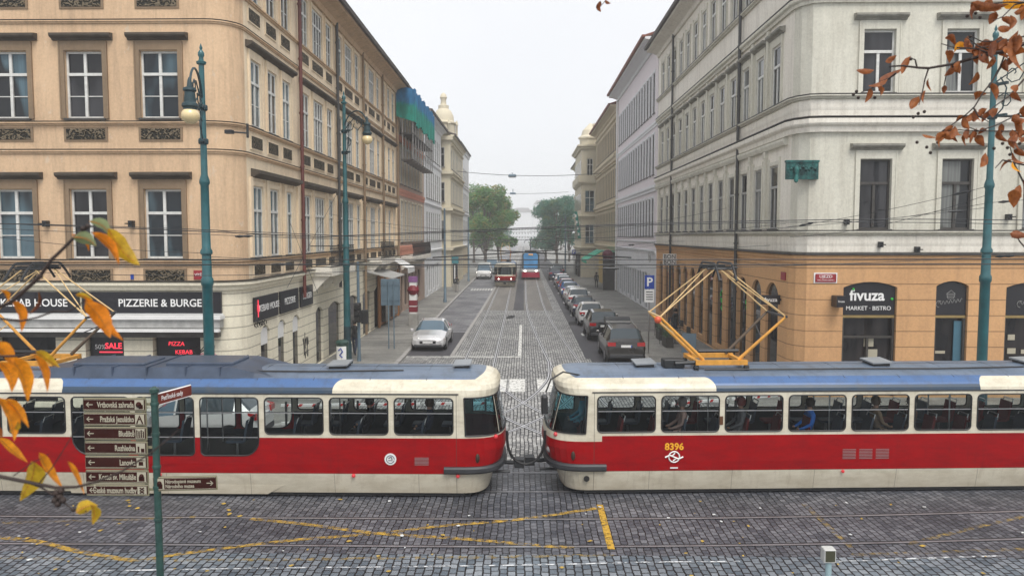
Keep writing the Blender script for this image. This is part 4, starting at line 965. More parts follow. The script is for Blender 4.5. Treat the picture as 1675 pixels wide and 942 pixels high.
# z, half width, end reach at the rear, end reach at the front
RINGS = [(.12, 1.14, .72, .70), (.40, 1.19, .80, .80), (.585, 1.22, .88, .88), (.80, 1.235, 1.02, 1.03), (1.10, 1.24, 1.10, 1.11), (1.415, 1.24, 1.08, 1.06),
         (1.47, 1.24, 1.07, 1.03), (1.9, 1.24, 1.0, .92), (2.34, 1.24, .92, .80), (2.40, 1.235, .93, .80), (2.50, 1.21, .96, .85), (2.60, 1.14, .95, .86), (2.69, 1.0, .90, .83), (2.76, .80, .80, .74), (2.82, .52, .60, .56), (2.85, .25, .3, .28), (2.855, .02, .02, .02)]
def end_pt(th, z, w, e, s):
    c, n = math.cos(R(th)), math.sin(R(th)); return (s*(HS+e*(abs(c)**.62)), w*math.copysign(abs(n)**.62, n), z)
def make_tram(label, low=(), lit=False):
    T = thing('tram', label, 'tram')
    body = MB(); glassf = {}
    bays = [HS-(k)*2*HS/NB for k in range(NB+1)]            # from the rear (+x) to the front
    low_side = set(low)
    for i in range(len(RINGS)-1):
        z0, w0, r0, f0 = RINGS[i]; z1, w1, r1, f1 = RINGS[i+1]
        for s in (-1, 1):
            e0, e1 = (r0, r1) if s > 0 else (f0, f1)
            for k in range(len(THETA)-1):
                a, b_ = THETA[k], THETA[k+1]
                q = [end_pt(a, z0, w0, e0, s), end_pt(b_, z0, w0, e0, s), end_pt(b_, z1, w1, e1, s), end_pt(a, z1, w1, e1, s)]
                if s < 0: q = q[::-1]
                if 1.46 <= z0 < 2.33 and k not in (0, 6, 13, 19): glassf.setdefault(('windscreen' if 7 <= k <= 12 else 'cab_window', s, k > 10 if not 7 <= k <= 12 else 0), MB()).add(q, [(0, 1, 2, 3)])
                else: body.add(q, [(0, 1, 2, 3)])
        for s in (-1, 1):
            for k in range(NB):
                lowb = k in low_side
                if (1.41 <= z0 < 2.33) or (lowb and .80 <= z0 < 2.33): continue
                xa, xb = bays[k+1], bays[k]
                body.quad((xa, s*w0, z0), (xb, s*w0, z0), (xb, s*w1, z1), (xa, s*w1, z1)) if s < 0 else body.quad((xb, w0, z0), (xa, w0, z0), (xa, w1, z1), (xb, w1, z1))
    body.box(-HS+.1, HS-.1, -1.12, 1.12, .19, .21)
    # window plates with rounded openings
    wins = []
    for s in (-1, 1):
        for k in range(NB):
            lowb = k in low_side; zb = .80 if lowb else 1.415
            xa, xb = bays[k+1], bays[k]; m_ = .075
            rr = (.1, .1, .1, .1)
            if lowb:
                if k == min(low_side): rr = (.34, .1, .1, .1)
                if k == max(low_side): rr = (.1, .1, .1, .40)
            hole = rrect(xa+m_, xb-m_, 1.0 if lowb else 1.5, 2.335, .11, 5, rr)
            body.holed([(xa, zb), (xb, zb), (xb, 2.34+.06), (xa, 2.34+.06)][:4], hole, s*1.24)
            wins.append((s, xa+m_, xb-m_, 1.0 if lowb else 1.5, 2.335, rr))
    bo = part('body', body, 'tram', T, (0, 0, 0), 0, True, 40)
    for s, xa, xb, za, zb, rr in wins:
        loop = [(x, s*1.245, z) for x, z in rrect(xa, xb, za, zb, .11, 5, rr)]
        b = MB(); b.tube(loop+[loop[0], loop[1]], .017, 5, 0, False)
        o = part('window', b, 'black', T)
        b = MB(); b.box(xa, xb, s*1.235-.008, s*1.235+.008, 1.975, 1.995)
        if za < 1.3: b.box(xa, xb, s*1.235-.008, s*1.235+.008, 1.41, 1.43)
        part('window_bar', b, 'steel', o)
        b = MB(); b.poly([(x, s*1.228, z) for x, z in rrect(xa, xb, za, zb, .11, 5, rr)]); part('pane', b, 'tram_glass', o)
    for kk, gb in glassf.items(): part(kk[0], gb, 'cab_glass', T, (0, 0, 0), 0, True)
    for s, col in ((1, 2), (-1, 3)):
        b = MB()
        for zi in (6, 8):
            z, w = RINGS[zi][0], RINGS[zi][1]; e = RINGS[zi][col]
            pts = [end_pt(a, z, w+.006, e+.006, s) for a in range(-86, 87, 4)]; b.tube(pts, .018, 5, 0, False)
        for a in (-86, -31, 31, 86): b.tube([end_pt(a, RINGS[zi][0], RINGS[zi][1]+.004, RINGS[zi][col]+.004, s) for zi in (6, 7, 8)], .02, 5, 0, False)
        part('window_gasket', b, 'black', T)
    b = MB()
    for s in (-1, 1): b.box(-HS-.05, HS+.05, s*1.24-.012 if s < 0 else 1.24-.02, s*1.24+.02 if s < 0 else 1.252, 2.412, 2.435)
    part('gutter', b, 'bumper', T)
    for s, col in ((1, 2), (-1, 3)):   # bumpers round both ends
        b = MB(); path = [end_pt(a, .7, 1.245, RINGS[2][col]+.14, s)[:2] for a in (range(-90, 91, 6) if s > 0 else range(90, -91, -6))]
        path = [(path[0][0]-s*.28, path[0][1])]+path+[(path[-1][0]-s*.28, path[-1][1])]
        b.sweep(path, [(-.05, .60), (.04, .60), (.075, .64), (.075, .72), (.04, .76), (-.05, .76)]); part('bumper', b, 'bumper', T, (0, 0, 0), 0, True)
    # under the body
    b = MB(); b.box(-6.1, 6.1, -1.1, 1.1, .04, .5); b.box(-3.4, -1.0, -1.05, 1.05, .12, .3); b.box(.8, 3.0, -1.05, 1.05, .12, .3); part('underframe_and_shade', b, 'black', T)  # underframe; its full-length black box stands in for shade under the body
    for x in (-3.7, 3.7):
        b = MB(); b.box(x-1.3, x+1.3, -.95, -.85, .2, .45); b.box(x-1.3, x+1.3, .85, .95, .2, .45); o = part('bogie', b, 'black', T)
        for dx in (-.9, .9):
            for sy in (-.72, .72):
                b = MB(); b.lathe([(.1, -.07), (.3, -.07), (.33, -.05), (.33, .05), (.1, .05)], (x+dx, sy, .345), 18, 0, 'Y'); part('wheel', b, 'iron', o)
    # coupler halves
    for s in (-1, 1):
        b = MB(); b.tube([(s*6.2, 0, .5), (s*7.44, 0, .5)], .05, 8); b.box(s*7.2, s*7.43, -.14, .14, .4, .6); b.tube([(s*6.3, -.5, .42), (s*7.1, -.45, .42)], .035, 6); part('coupler', b, 'iron', T)
    # lamps
    for s, col, mt in ((1, 2, pbr('red_marker_lamp', (.5, .02, .03), .3, emis=(1, .1, .1), estr=.12)), (-1, 3, pbr('pink_marker_lamp', (.6, .06, .07), .3))):
        for sy in (-1, 1):
            b = MB(); p = end_pt(sy*44, 1.40, 1.24, RINGS[5][col], s); b.sphere(p, .055, 10); part('marker_lamp', b, mt, T, (0, 0, 0), 0, True)
    for sy in (-1, 1):
        b = MB(); b.sphere(end_pt(sy*24, .98, 1.24, 1.03, -1), .09, 10, 0); part('headlight', b, pbr('headlight_lens', (.8, .8, .78), .1, emis=(1, .96, .85), estr=2.5) if lit else pbr('unlit_headlight_lens', (.35, .33, .33), .1, coat=.8), T, (0, 0, 0), 0, True)
    b = MB(); b.M = Matrix.Translation((-HS-.78, 0, 2.56)); b.box(-.06, .04, -.45, .45, -.1, .1); part('destination_box', b, 'black_board', T)
    # door step light ports
    for x in (5.75,):
        pbr('brown_lens', (.12, .05, .02), .3)
        for sx_ in (-1, 1): q = end_pt(-74, .95, 1.24, 1.06, sx_); b = MB(); b.sphere((q[0], q[1]+.01, .95), .05, 10, 0, 2.2); part('side_slot', b, pbr('dark_bronze', (.05, .03, .02), .4, .4), T)
    # interior
    b = MB(); b.box(-5.9, 5.9, -1.15, 1.15, .82, .86); part('floor', b, 'inner', T)
    b = MB()
    for s in (-1, 1): b.box(-5.9, 5.9, s*1.17-.01, s*1.17+.01, .86 if not low else .45, 1.46 if not low else 1.0)
    if low:
        for s in (-1, 1):
            for k in range(NB):
                if k not in low_side: b.box(bays[k+1], bays[k], s*1.17-.012, s*1.17+.012, 1.0, 1.46)
    b.box(-5.95, -5.9, -1.15, .3, .86, 2.3); part('inner_wall', b, 'inner', T)
    b = MB(); b.box(-5.8, 5.8, -1.1, 1.1, 2.42, 2.44); part('ceiling', b, pbr('grey_ceiling', (.14, .14, .135), .7), T)
    r = random.Random(len(label))
    for k in range(NB):
        xc = (bays[k]+bays[k+1])/2
        for sy in (-.8, .8):
            if k in low_side and sy > 0: continue
            for dx in ((-.35, .4) if k not in low_side else (0,)):
                x = xc+dx; b = MB()
                b.rbox(x-.2, x+.22, sy-.21, sy+.21, 1.22, 1.28, .02, 0); b.prism([(x+.2, sy-.2, 1.25), (x+.26, sy-.2, 1.25), (x+.34, sy-.2, 1.72), (x+.29, sy-.2, 1.74)], (0, .4, 0), 0)
                b.tube([(x+.33, sy-.19, 1.68), (x+.37, sy-.17, 1.8), (x+.37, sy+.17, 1.8), (x+.33, sy+.19, 1.68)], .014, 5, 1); b.tube([(x, sy, .86), (x, sy, 1.22)], .03, 6, 1)
                part('seat', b, [('seat_red' if r.random() < .3 and not low else 'seat'), 'steel'], T)
    for k in range(0, NB+1, 2):
        b = MB(); b.tube([(bays[k]-.1, -.45, .86), (bays[k]-.1, -.45, 2.42)], .018, 6); b.tube([(bays[k]-.1, .45, .86), (bays[k]-.1, .45, 2.42)], .018, 6); part('grab_pole', b, 'steel', T)
    # roof cables, seams and small fittings
    b = MB()
    for x_ in [-5.2+1.3*i for i in range(9)]: b.tube([(x_, -1.0+.1*j, 2.69+.165*(1-((-1.0+.1*j)/1.0)**2)) for j in range(21)], .008, 4, 0, False)
    part('roof_seam', b, 'bumper', T)
    b = MB(); b.tube([(-3.2, -.62, 2.83), (-1.5, -.64, 2.835), (.6, -.6, 2.835), (2.4, -.63, 2.83), (4.6, -.5, 2.84)], .018, 5); part('roof_cable', b, 'black', T)
    # driver's desk
    b = MB(); b.box(-6.6, -6.25, -.8, .8, .9, 1.5); part('driver_desk', b, 'inner', T)
    return T
def pantograph(T, x, wire=5.36):
    """diamond pantograph with its frame on the roof"""
    z0 = 2.88; o0 = ob('pantograph', None, T, (x, 0, 0))
    b = MB()
    for sy in (-.55, .55): b.box(-.62, .62, sy-.05, sy+.05, z0+.05, z0+.16)
    b.box(-.6, -.5, -.5, .5, z0+.06, z0+.14); b.box(.5, .6, -.5, .5, z0+.06, z0+.14); base = part('base_frame', b, 'panto', o0)
    b = MB()
    for sx in (-.6, .6):
        for sy in (-.55, .55): b.lathe([(.05, -.1), (.08, -.08), (.05, -.05), (.08, -.02), (.05, .05)], (sx, sy, z0), 8)
    part('insulator', b, 'iron', base)
    zk, kx = z0+1.2, 1.5
    for s in (-1, 1):
        for sy in (-1, 1):
            b = MB(); b.tube([(s*.42, sy*.5, z0+.16), (s*kx, sy*.62, zk)], [.042, .032], 8); part('lower_arm', b, 'panto' if (s < 0 or sy < 0) else pbr('sooty_brown_arm', (.10, .07, .045), .6), o0)
        b = MB(); b.tube([(s*kx, -.66, zk), (s*kx, .66, zk)], .03, 8); b.tube([(s*.95, -.57, z0+.67), (s*1.2, .6, z0+.9)], .014, 5)
        part('knee_tube', b, 'panto_thin' if s < 0 else 'bumper', o0)
        b = MB()
        for sy in (-1, 1): b.tube([(s*kx, sy*.6, zk), (s*.14, sy*.36, wire-.16)], [.02, .016], 6)
        b.tube([(s*kx, -.6, zk), (s*.14, .36, wire-.16)], .014, 5); part('upper_arm', b, 'panto_thin', o0)
    b = MB(); b.sphere((-kx-.06, -.66, zk-.06), .085, 10); part('damper', b, pbr('orange_red_paint', (.6, .09, .03), .4), o0)
    b = MB()
    for sx in (-.2, .2):
        pts = [(sx, y, wire-.02-(.0 if abs(y) < .5 else (abs(y)-.5)**1.3*1.1)) for y in [-.95+.1*k for k in range(20)]]
        b.tube(pts, .03, 6)
    b.box(-.3, .3, -.33, -.27, wire-.14, wire-.09); b.box(-.3, .3, .27, .33, wire-.14, wire-.09); b.tube([(-.32, -.36, wire-.16), (.32, -.36, wire-.16)], .03, 6); b.tube([(-.32, .36, wire-.16), (.32, .36, wire-.16)], .03, 6)
    for sx in (-.42, .42): b.tube([(sx*.5, -.3, wire-.1), (sx, -.3, wire-.14)], .02, 5)
    part('contact_head', b, 'iron', o0)
    b = MB(); b.tube([(-1.1, -.5, z0+.08), (-.62, -.5, z0+.1)], .05, 6); b.rbox(-1.35, -.85, -.45, -.1, z0-.03, z0+.16, .02); b.tube([(-.5, -.3, z0+.34), (.5, -.25, z0+.34)], .045, 6); part('spring_gear', b, 'iron', o0)
    return o0
def roof_hatch(T, x, y=-.1, w=.5):
    b = MB(); b.prism([(x-w/2, y-.3, 2.90), (x+w/2, y-.3, 2.92), (x+w/2, y+.35, 2.94), (x-w/2, y+.35, 2.92)], (0, 0, .035), 0); b.box(x-w/2+.05, x+w/2-.05, y-.25, y+.3, 2.78, 2.90, 1); part('roof_hatch', b, [pbr('pale_roof_hatch', (.25, .27, .29), .4), 'black'], T)
def roof_z(y): return 2.95-.35*(abs(y)/1.2)**3
# right-hand tram: front end towards the left
TR = make_tram('red and cream tram on the right, pantograph up, number 8396 on its side')
pantograph(TR, -2.78); roof_hatch(TR, -4.55); roof_hatch(TR, 1.2); roof_hatch(TR, 5)
b = MB(); b.tube([(-6.1, -.75, 2.72), (-6.6, -1.0, 2.86), (-6.9, -1.2, 2.72), (-7.02, -1.3, 2.45)], .02, 6); b.rbox(-7.12, -6.98, -1.44, -1.18, 1.98, 2.38, .03); part('wing_mirror', b, 'black', TR)
b = MB(); pts = [(-7.44+.45*math.sin(R(a)), -.35, 1.40-.80*math.cos(R(a))**.7) for a in range(-90, 91, 9) if abs(a) <= 90]
b.tube([(x, y-.3, z) for x, y, z in pts], .032, 8); part('jumper_cable', b, 'black', TR, (0, 0, 0), 0, True)
text('8396', .22, pbr('yellow_numerals', (.85, .42, .02), .5), TR, (-4.05, -1.246, 1.15), name='fleet_number', bold=.006)
o = MB(); cx, cz = -4.05, .915
o.tube([(cx+.125*math.cos(k*.35), -1.247, cz+.125*math.sin(k*.35)) for k in range(19)], .016, 4); o.tube([(cx-.21, -1.247, cz-.01), (cx-.1, -1.247, cz+.04), (cx+.1, -1.247, cz-.05), (cx+.21, -1.247, cz)], .02, 4)
o.tube([(cx+.02, -1.247, cz+.09), (cx-.05, -1.247, cz+.02), (cx+.05, -1.247, cz-.03), (cx-.02, -1.247, cz-.09)], .02, 4); o.box(cx-.09, cx+.09, -1.25, -1.244, cz-.27, cz-.24); part('emblem', o, 'white', TR)
b = MB()
for j, x0 in enumerate((-.12, .27, .66)):
    for k in range(7): b.box(x0, x0+.31, -1.249, -1.243, .84+k*.035, .852+k*.035)
part('vent_grille', b, pbr('dull_grey_louvre', (.3, .2, .2), .5), TR)
for x in (-5.77,):
    b = MB(); b.lathe([(.0, -.01), (.07, -.01), (.06, .01)], (x-.3, -1.23, .42), 12, 0, 'Y'); part('round_port', b, 'black', TR)
for x in (-.1,):
    b = MB(); b.sphere((x, -1.24, .54), .04, 8); part('side_marker', b, MATS['red_marker_lamp'], TR)
b = MB(); b.rbox(-3.02, -2.93, -1.252, -1.24, 1.66, 1.86, .01); part('side_indicator', b, MATS['brown_lens'], TR)
TR.location = (7.44, 18.78, 0); TR.rotation_euler = (0, 0, R(2.6))
# left-hand tram: its rear end towards the right, low-floor middle
TL = make_tram('red and cream tram on the left with low middle windows and slate blue roof housing', low=(3, 4, 5))
pantograph(TL, -4.3); roof_hatch(TL, 5.95, 0, .42); roof_hatch(TL, 3.0)
b = MB()
pr = [(-3.9, 2.66), (-3.6, 2.94), (.7, 2.96), (1.2, 2.84), (1.9, 2.68)]
for i in range(len(pr)-1):
    (x0, z0), (x1, z1) = pr[i], pr[i+1]
    b.quad((x0, -.98, 2.62), (x1, -.98, 2.62), (x1, -.86, z1), (x0, -.86, z0)); b.quad((x0, -.86, z0), (x1, -.86, z1), (x1, .86, z1), (x0, .86, z0)); b.quad((x0, .86, z0), (x1, .86, z1), (x1, .98, 2.62), (x0, .98, 2.62))
for x in (-3.0, -2.1, -1.3, -.4, .4): b.box(x, x+.03, -.93, .9, 2.66, 2.975)
b.rbox(-1.0, .6, -.6, .5, 2.95, 3.03, .03); b.rbox(-3.2, -1.5, -.6, .5, 2.94, 3.01, .03)
part('roof_housing', b, 'roofbox', TL)
b = MB(); b.lathe([(0, -.006), (.135, -.006), (.135, .006)], (2.87+1.53, -1.25, .935), 20, 0, 'Y'); part('round_emblem', b, 'white', TL)
b = MB(); b.tube([(4.4+.09*math.cos(k*.5), -1.262, .935+.09*math.sin(k*.5)) for k in range(13)], .008, 4); b.box(4.35, 4.45, -1.262, -1.256, .90, .915); b.tube([(4.36, -1.262, .96), (4.42, -1.262, .99), (4.44, -1.262, .93)], .012, 4); part('emblem_mark', b, 'roofbox', TL)
b = MB()
for k in range(6): b.box(4.95, 5.27, -1.249, -1.243, .80+k*.032, .812+k*.032)
part('vent_grille', b, MATS['dull_grey_louvre'], TL)
b = MB(); b.prism([(-3.1, -1.175, .3), (-3.0, -1.155, .08), (1.55, -1.155, .08), (1.95, -1.175, .3)], (0, .05, 0)); b.prism([(-3.1, 1.15, .3), (-3.0, 1.15, .08), (1.55, 1.15, .08), (1.95, 1.15, .3)], (0, .05, 0)); part('low_skirt', b, 'tram', TL)
for x in (3.55, 5.93, -.9):
    b = MB(); b.sphere((x, -1.235, .545), .045, 8); part('side_marker', b, MATS['red_marker_lamp'], TL)
TL.location = (-7.44, 18.25, 0)
# distant tram of the same kind coming up the street
TD = make_tram('red and cream tram coming head-on down the street in the distance', lit=True)
pantograph(TD, -2.78, 5.3)
TD.location = (-2.28, 95.2, 0); TD.rotation_euler = (0, 0, R(90))
for t_ in (TR, TL, TD): t_['group'] = 'red and cream trams'

# modern tram with a tall blue windscreen
mt_ = thing('tram', 'modern tram with tall blue windscreen and magenta bumper, far down the street', 'tram', (.83, 103, 0))
def loft(mb, rings, mat=0, caps=True, matf=None):
    n = len(rings[0]); b0 = [v for r_ in rings for v in r_]; fs = []; ms = []
    for i in range(len(rings)-1):
        for k in range(n): fs.append((i*n+k, i*n+(k+1) % n, (i+1)*n+(k+1) % n, (i+1)*n+k)); ms.append(matf(i, k) if matf else mat)
    if caps: fs += [tuple(range(n-1, -1, -1)), tuple((len(rings)-1)*n+k for k in range(n))]; ms += [mat, mat]
    st = len(mb.v); mb.add(b0, fs, 0); mb.m[-len(fs):] = ms
def mring(y, w, zb, zt, s=.8): return [(-w, y, zb), (w, y, zb), (w*1.0, y, zt*.45), (w*.97, y, zt*.8), (w*s, y, zt), (-w*s, y, zt), (-w*.97, y, zt*.8), (-w, y, zt*.45)]
b = MB(); loft(b, [mring(0, 1.05, .35, .95, .98), mring(.1, 1.2, .3, 1.1, .99), mring(.25, 1.25, .28, 1.3, .99), mring(.5, 1.25, .28, 1.35, .99), mring(22, 1.25, .28, 1.35, .99)]); part('lower_body', b, pbr('magenta_red_paint', (.42, .01, .05), .3, coat=.4), mt_, (0, 0, 0), 0, True, 50)
b = MB(); loft(b, [[(x*w, y, z) for x, z in ((-1, 1.1), (1, 1.1), (1, 1.45), (-1, 1.45))] for w, y in ((1.1, -.02), (1.2, .08), (1.265, .3), (1.265, 22))]); part('white_band', b, 'white', mt_)
b = MB(); loft(b, [[(x*w, y+(z-1.45)*.32, z) for x, z in ((-1, 1.45), (1, 1.45), (.93, 3.35), (.8, 3.62), (-.8, 3.62), (-.93, 3.35))] for w, y in ((1.0, .0), (1.18, .15), (1.25, .5), (1.25, 22))]); part('upper_body', b, pbr('dark_grey_tram_paint', (.05, .06, .07), .3), mt_)
b = MB(); b.add([(-.92, -.03, 1.5), (.92, -.03, 1.5), (.98, .58, 3.35), (.72, .66, 3.58), (-.72, .66, 3.58), (-.98, .58, 3.35)], [(0, 1, 2, 3, 4, 5)]); part('windscreen', b, pbr('blue_sky_reflecting_glass', (.02, .2, .45), .08, .2, .3, 1, coat=.5), mt_)
b = MB(); b.box(-.3, .3, .5, .56, 3.3, 3.5); part('destination_display', b, pbr('amber_display', (.3, .12, .02), .5, emis=(1, .5, .15), estr=.4), mt_)
for s in (-1, 1): b = MB(); b.box(s*.6, s*.9, -.02, .06, 1.15, 1.3); part('headlight', b, pbr('headlight_lens', (.8, .8, .78), .1), mt_)
b = MB(); b.box(-.8, .8, 1.5, 5, 3.6, 3.95); part('roof_unit', b, 'bumper', mt_)
b = MB(); b.tube([(0, 7.5, 3.7), (0, 6.2, 4.6), (0, 7.2, 5.3)], .06, 6); b.tube([(-.9, 7.2, 4.9), (-.75, 7.2, 5.25), (-.4, 7.2, 5.35), (.4, 7.2, 5.35), (.75, 7.2, 5.25), (.9, 7.2, 4.9)], .05, 6); part('pantograph', b, 'iron', mt_)
# ================================================================== cars
def car_ring(x, zb, zs, zt, wl, ws, wt):
    h = [(0, zb), (wl*.88, zb), (wl, zb+.14), (wl+.01, zb+.62*(zs-zb)), (ws, zs), (wt, zt-.045), (wt*.82, zt), (0, zt+.012)]
    return [(x, y, z) for y, z in h]+[(x, -y, z) for y, z in h[-2:0:-1]]
PROF = {  # stations from the front: x, bottom, shoulder, top, lower width, shoulder width, top width, zone of the NEXT strip
 'sedan': (4.55, .31, [(2.27, .36, .56, .60, .62, .60, .5, 'b'), (2.2, .24, .62, .68, .80, .78, .66, 'b'), (1.9, .2, .72, .80, .88, .85, .74, 'b'), (1.2, .2, .84, .93, .9, .86, .74, 'b'), (.98, .2, .88, .97, .9, .86, .72, 'ws'), (.22, .2, .92, 1.38, .9, .86, .62, 'c'), (-.45, .2, .94, 1.45, .9, .86, .61, 'c'), (-1.15, .2, .95, 1.38, .9, .85, .6, 'rw'), (-1.72, .2, .95, 1.06, .9, .84, .68, 'b'), (-2.15, .26, .90, 1.0, .86, .8, .66, 'b'), (-2.27, .36, .8, .86, .72, .7, .58, 'b')]),
 'hatch': (4.0, .30, [(2.0, .36, .58, .62, .60, .58, .5, 'b'), (1.93, .24, .64, .70, .78, .76, .66, 'b'), (1.6, .2, .78, .86, .86, .83, .72, 'b'), (1.0, .2, .86, .98, .87, .84, .70, 'ws'), (.3, .2, .92, 1.42, .87, .84, .62, 'c'), (-.4, .2, .95, 1.50, .87, .84, .6, 'c'), (-1.35, .2, .97, 1.44, .87, .83, .58, 'rw'), (-1.78, .22, .97, 1.04, .86, .81, .68, 'b'), (-1.95, .28, .88, .96, .82, .77, .66, 'b'), (-2.0, .38, .6, .7, .74, .7, .6, 'b')]),
 'suv': (4.5, .36, [(2.25, .42, .72, .78, .66, .64, .56, 'b'), (2.16, .3, .82, .9, .84, .82, .72, 'b'), (1.8, .26, .96, 1.04, .91, .88, .78, 'b'), (1.1, .26, 1.0, 1.12, .92, .89, .76, 'ws'), (.45, .26, 1.04, 1.6, .92, .89, .68, 'c'), (-.4, .26, 1.06, 1.68, .92, .89, .67, 'c'), (-1.6, .26, 1.08, 1.62, .92, .88, .65, 'rw'), (-2.0, .3, 1.08, 1.2, .91, .86, .74, 'b'), (-2.2, .36, .98, 1.08, .87, .83, .72, 'b'), (-2.25, .46, .7, .8, .8, .76, .66, 'b')]),
 'van': (5.2, .36, [(2.6, .42, .8, .86, .7, .68, .6, 'b'), (2.5, .3, .96, 1.05, .92, .9, .8, 'b'), (2.1, .26, 1.08, 1.2, .97, .94, .84, 'ws'), (1.35, .26, 1.15, 2.05, .98, .95, .78, 'c'), (.3, .26, 1.15, 2.2, .98, .95, .8, 'pv'), (-2.4, .26, 1.15, 2.2, .98, .95, .8, 'b'), (-2.6, .4, 1.15, 2.1, .96, .93, .78, 'b')]),
}
CPT = {}
def paint(name, col, rough=.25, metal=.3):
    if name not in CPT: CPT[name] = pbr(name, col, rough, metal, .06, 1.5, coat=.8, grime=.12)
    return CPT[name]
def make_car(kind, label, pm, lights=False, plate=True, name='car', group=None, cat='car', rails=False):
    T = thing(name, label, cat, (0, 0, 0), 0, group); L, wr, st = PROF[kind]
    rings = [car_ring(*s[:7]) for s in st]; n = len(rings[0]); body = MB(); gl = {'side_window': MB(), 'windscreen': MB(), 'rear_window': MB()}
    for i in range(len(rings)-1):
        z = st[i][7]
        for k in range(n):
            q = [rings[i][k], rings[i+1][k], rings[i+1][(k+1) % n], rings[i][(k+1) % n]]
            dst = body
            if z in ('ws', 'rw') and k in (5, 6, 7, 8): dst = gl['windscreen' if z == 'ws' else 'rear_window']
            elif z == 'ws' and k in (4, 9): dst = gl['windscreen']
            elif z == 'c' and k in (4, 9): dst = gl['side_window']
            dst.add(q, [(3, 2, 1, 0)])
    body.add(rings[0], [tuple(range(n))]); body.add(rings[-1], [tuple(range(n-1, -1, -1))])
    part('body', body, pm, T, (0, 0, 0), 0, True, 48)
    for k_, b in gl.items():
        if b.v:
            part(k_, b, 'screen_glass' if k_ == 'windscreen' else 'car_glass', T, (0, 0, 0), 0, True, 60)
    # pillars
    b = MB()
    for i, s in enumerate(st):
        if s[7] == 'c':
            for sy in (-1, 1): b.tube([(s[0], sy*(s[5]+.004), s[2]), (s[0], sy*(s[6]+.004), s[3]-.04)], .03, 5)
    if b.v: part('pillar', b, pm, T)
    xf, xr = st[0][0], st[-1][0]; W_ = st[3][4]; zl = st[1][2]
    for x in (xf-.82*L/4.5, xr+.82*L/4.5):
        for sy in (-1, 1):
            b = MB(); b.lathe([(wr*.9, -.1), (wr, -.08), (wr, .08), (wr*.9, .1), (wr*.6, .1)], (x, sy*(W_-.08), wr), 20, 0, 'Y'); o = part('wheel', b, 'black', T, (0, 0, 0), 0, True)
            b = MB(); b.lathe([(wr*.62, -.105), (wr*.62, .105), (wr*.15, .112)], (x, sy*(W_-.08), wr), 10, 0, 'Y'); part('rim', b, pbr('alloy_rim', (.4, .4, .42), .35, .7), o)
            b = MB(); pts = [(x+(wr+.06)*math.cos(R(a)), sy*(W_+.012), wr+(wr+.06)*math.sin(R(a))) for a in range(-18, 199, 12)]; b.poly(pts if sy < 0 else pts[::-1]); part('wheel_arch', b, 'black', T)
    hx = st[1][0]
    for sy in (-1, 1):
        b = MB(); y0 = st[1][5]; b.prism([(hx+.045, sy*y0*.55, zl-.10), (hx-.02, sy*y0*1.0, zl-.11), (hx-.30, sy*(y0+.085), zl-.0), (hx-.24, sy*y0*.9, zl+.07), (hx+.0, sy*y0*.6, zl+.035)], (.0, 0, .035)); part('headlight', b, MATS['headlight_lens'] if lights else pbr('clear_lamp_lens', (.6, .62, .62), .1, coat=.8), T)
        b = MB(); zt_ = st[-3][2]; ws_ = st[-2][5]
        if kind == 'van': b.box(xr+.0, xr-.03, sy*.78, sy*.92, .9, 1.5)
        else:
            xa = st[-2][0]; b.prism([(xa+.17, sy*(ws_+.055), zt_-.16), (xa+.17, sy*(ws_+.05), zt_-.01), (xa-.035, sy*(ws_+.01), zt_-.04), (xa-.05, sy*ws_*.62, zt_-.06), (xa-.075, sy*ws_*.62, zt_-.19), (xa-.06, sy*(ws_+.02), zt_-.19)], (0, 0, .02))
            b.box(xa-.07, xa+.0, sy*ws_*.6, sy*(ws_+.03), zt_-.2, zt_-.03)
        part('taillight', b, pbr('red_lamp_lens', (.42, .012, .015), .15, coat=.8), T)
        b = MB(); mx_ = 1.0 if kind != 'van' else 1.9; b.rbox(mx_-.12, mx_-.02, sy*(W_+.02), sy*(W_+.2), zl+.28, zl+.42, .03) if sy > 0 else b.rbox(mx_-.12, mx_-.02, -(W_+.2), -(W_+.02), zl+.28, zl+.42, .03); part('mirror', b, pm, T)
    b = MB(); b.box(xf-.06, xf+.012, -.42, .42, st[0][1]+.04, st[0][1]+.18); b.box(hx-.01, hx+.062, -.36, .36, zl-.13, zl-.04); part('grille', b, 'black', T)
    b = MB(); b.rbox(xr-.02, xr+.1, -W_*.85, W_*.85, st[-1][1]-.12, st[-1][1]+.04, .02); b.rbox(xf-.12, xf-.0, -W_*.8, W_*.8, st[0][1]-.12, st[0][1]+.0, .02); part('bumper', b, 'bumper', T)
    if plate:
        b = MB(); zp = .84 if kind == 'suv' else .74; xa = st[-2][0] if kind != 'van' else xr; b.box(xa-.085, xa-.04, -.25, .25, zp-.02, zp+.09, 0); b.box(xa-.087, xa-.0865, -.25, -.2, zp-.02, zp+.09, 1)
        b.box(xf+.012, xf+.02, -.26, .26, .43, .53, 0); part('licence_plate', b, ['white', 'blue_sign'], T)
    if rails:
        b = MB()
        for sy in (-1, 1): b.tube([(.5, sy*.6, 1.63), (.3, sy*.6, 1.72), (-1.3, sy*.58, 1.70), (-1.5, sy*.58, 1.62)], .02, 5)
        part('roof_rail', b, 'steel', T)
    return T
def place(T, x, y, rz): T.location = (x, y, 0.01); T.rotation_euler = (0, 0, R(rz)); return T
PG = 'cars parked along the right kerb'
silver = paint('silver_car_paint', (.68, .68, .69), .25, .35); white_ = paint('white_car_paint', (.7, .7, .7), .3, 0); blackp = paint('black_car_paint', (.016, .016, .018)); grey_p = paint('dark_grey_car_paint', (.03, .027, .025), .3, .4); bluep = paint('blue_car_paint', (.02, .09, .32), .3, .3); redp = paint('red_car_paint', (.28, .02, .02)); greenp = paint('dark_green_car_paint', (.03, .055, .05)); navy = paint('navy_car_paint', (.02, .03, .07))
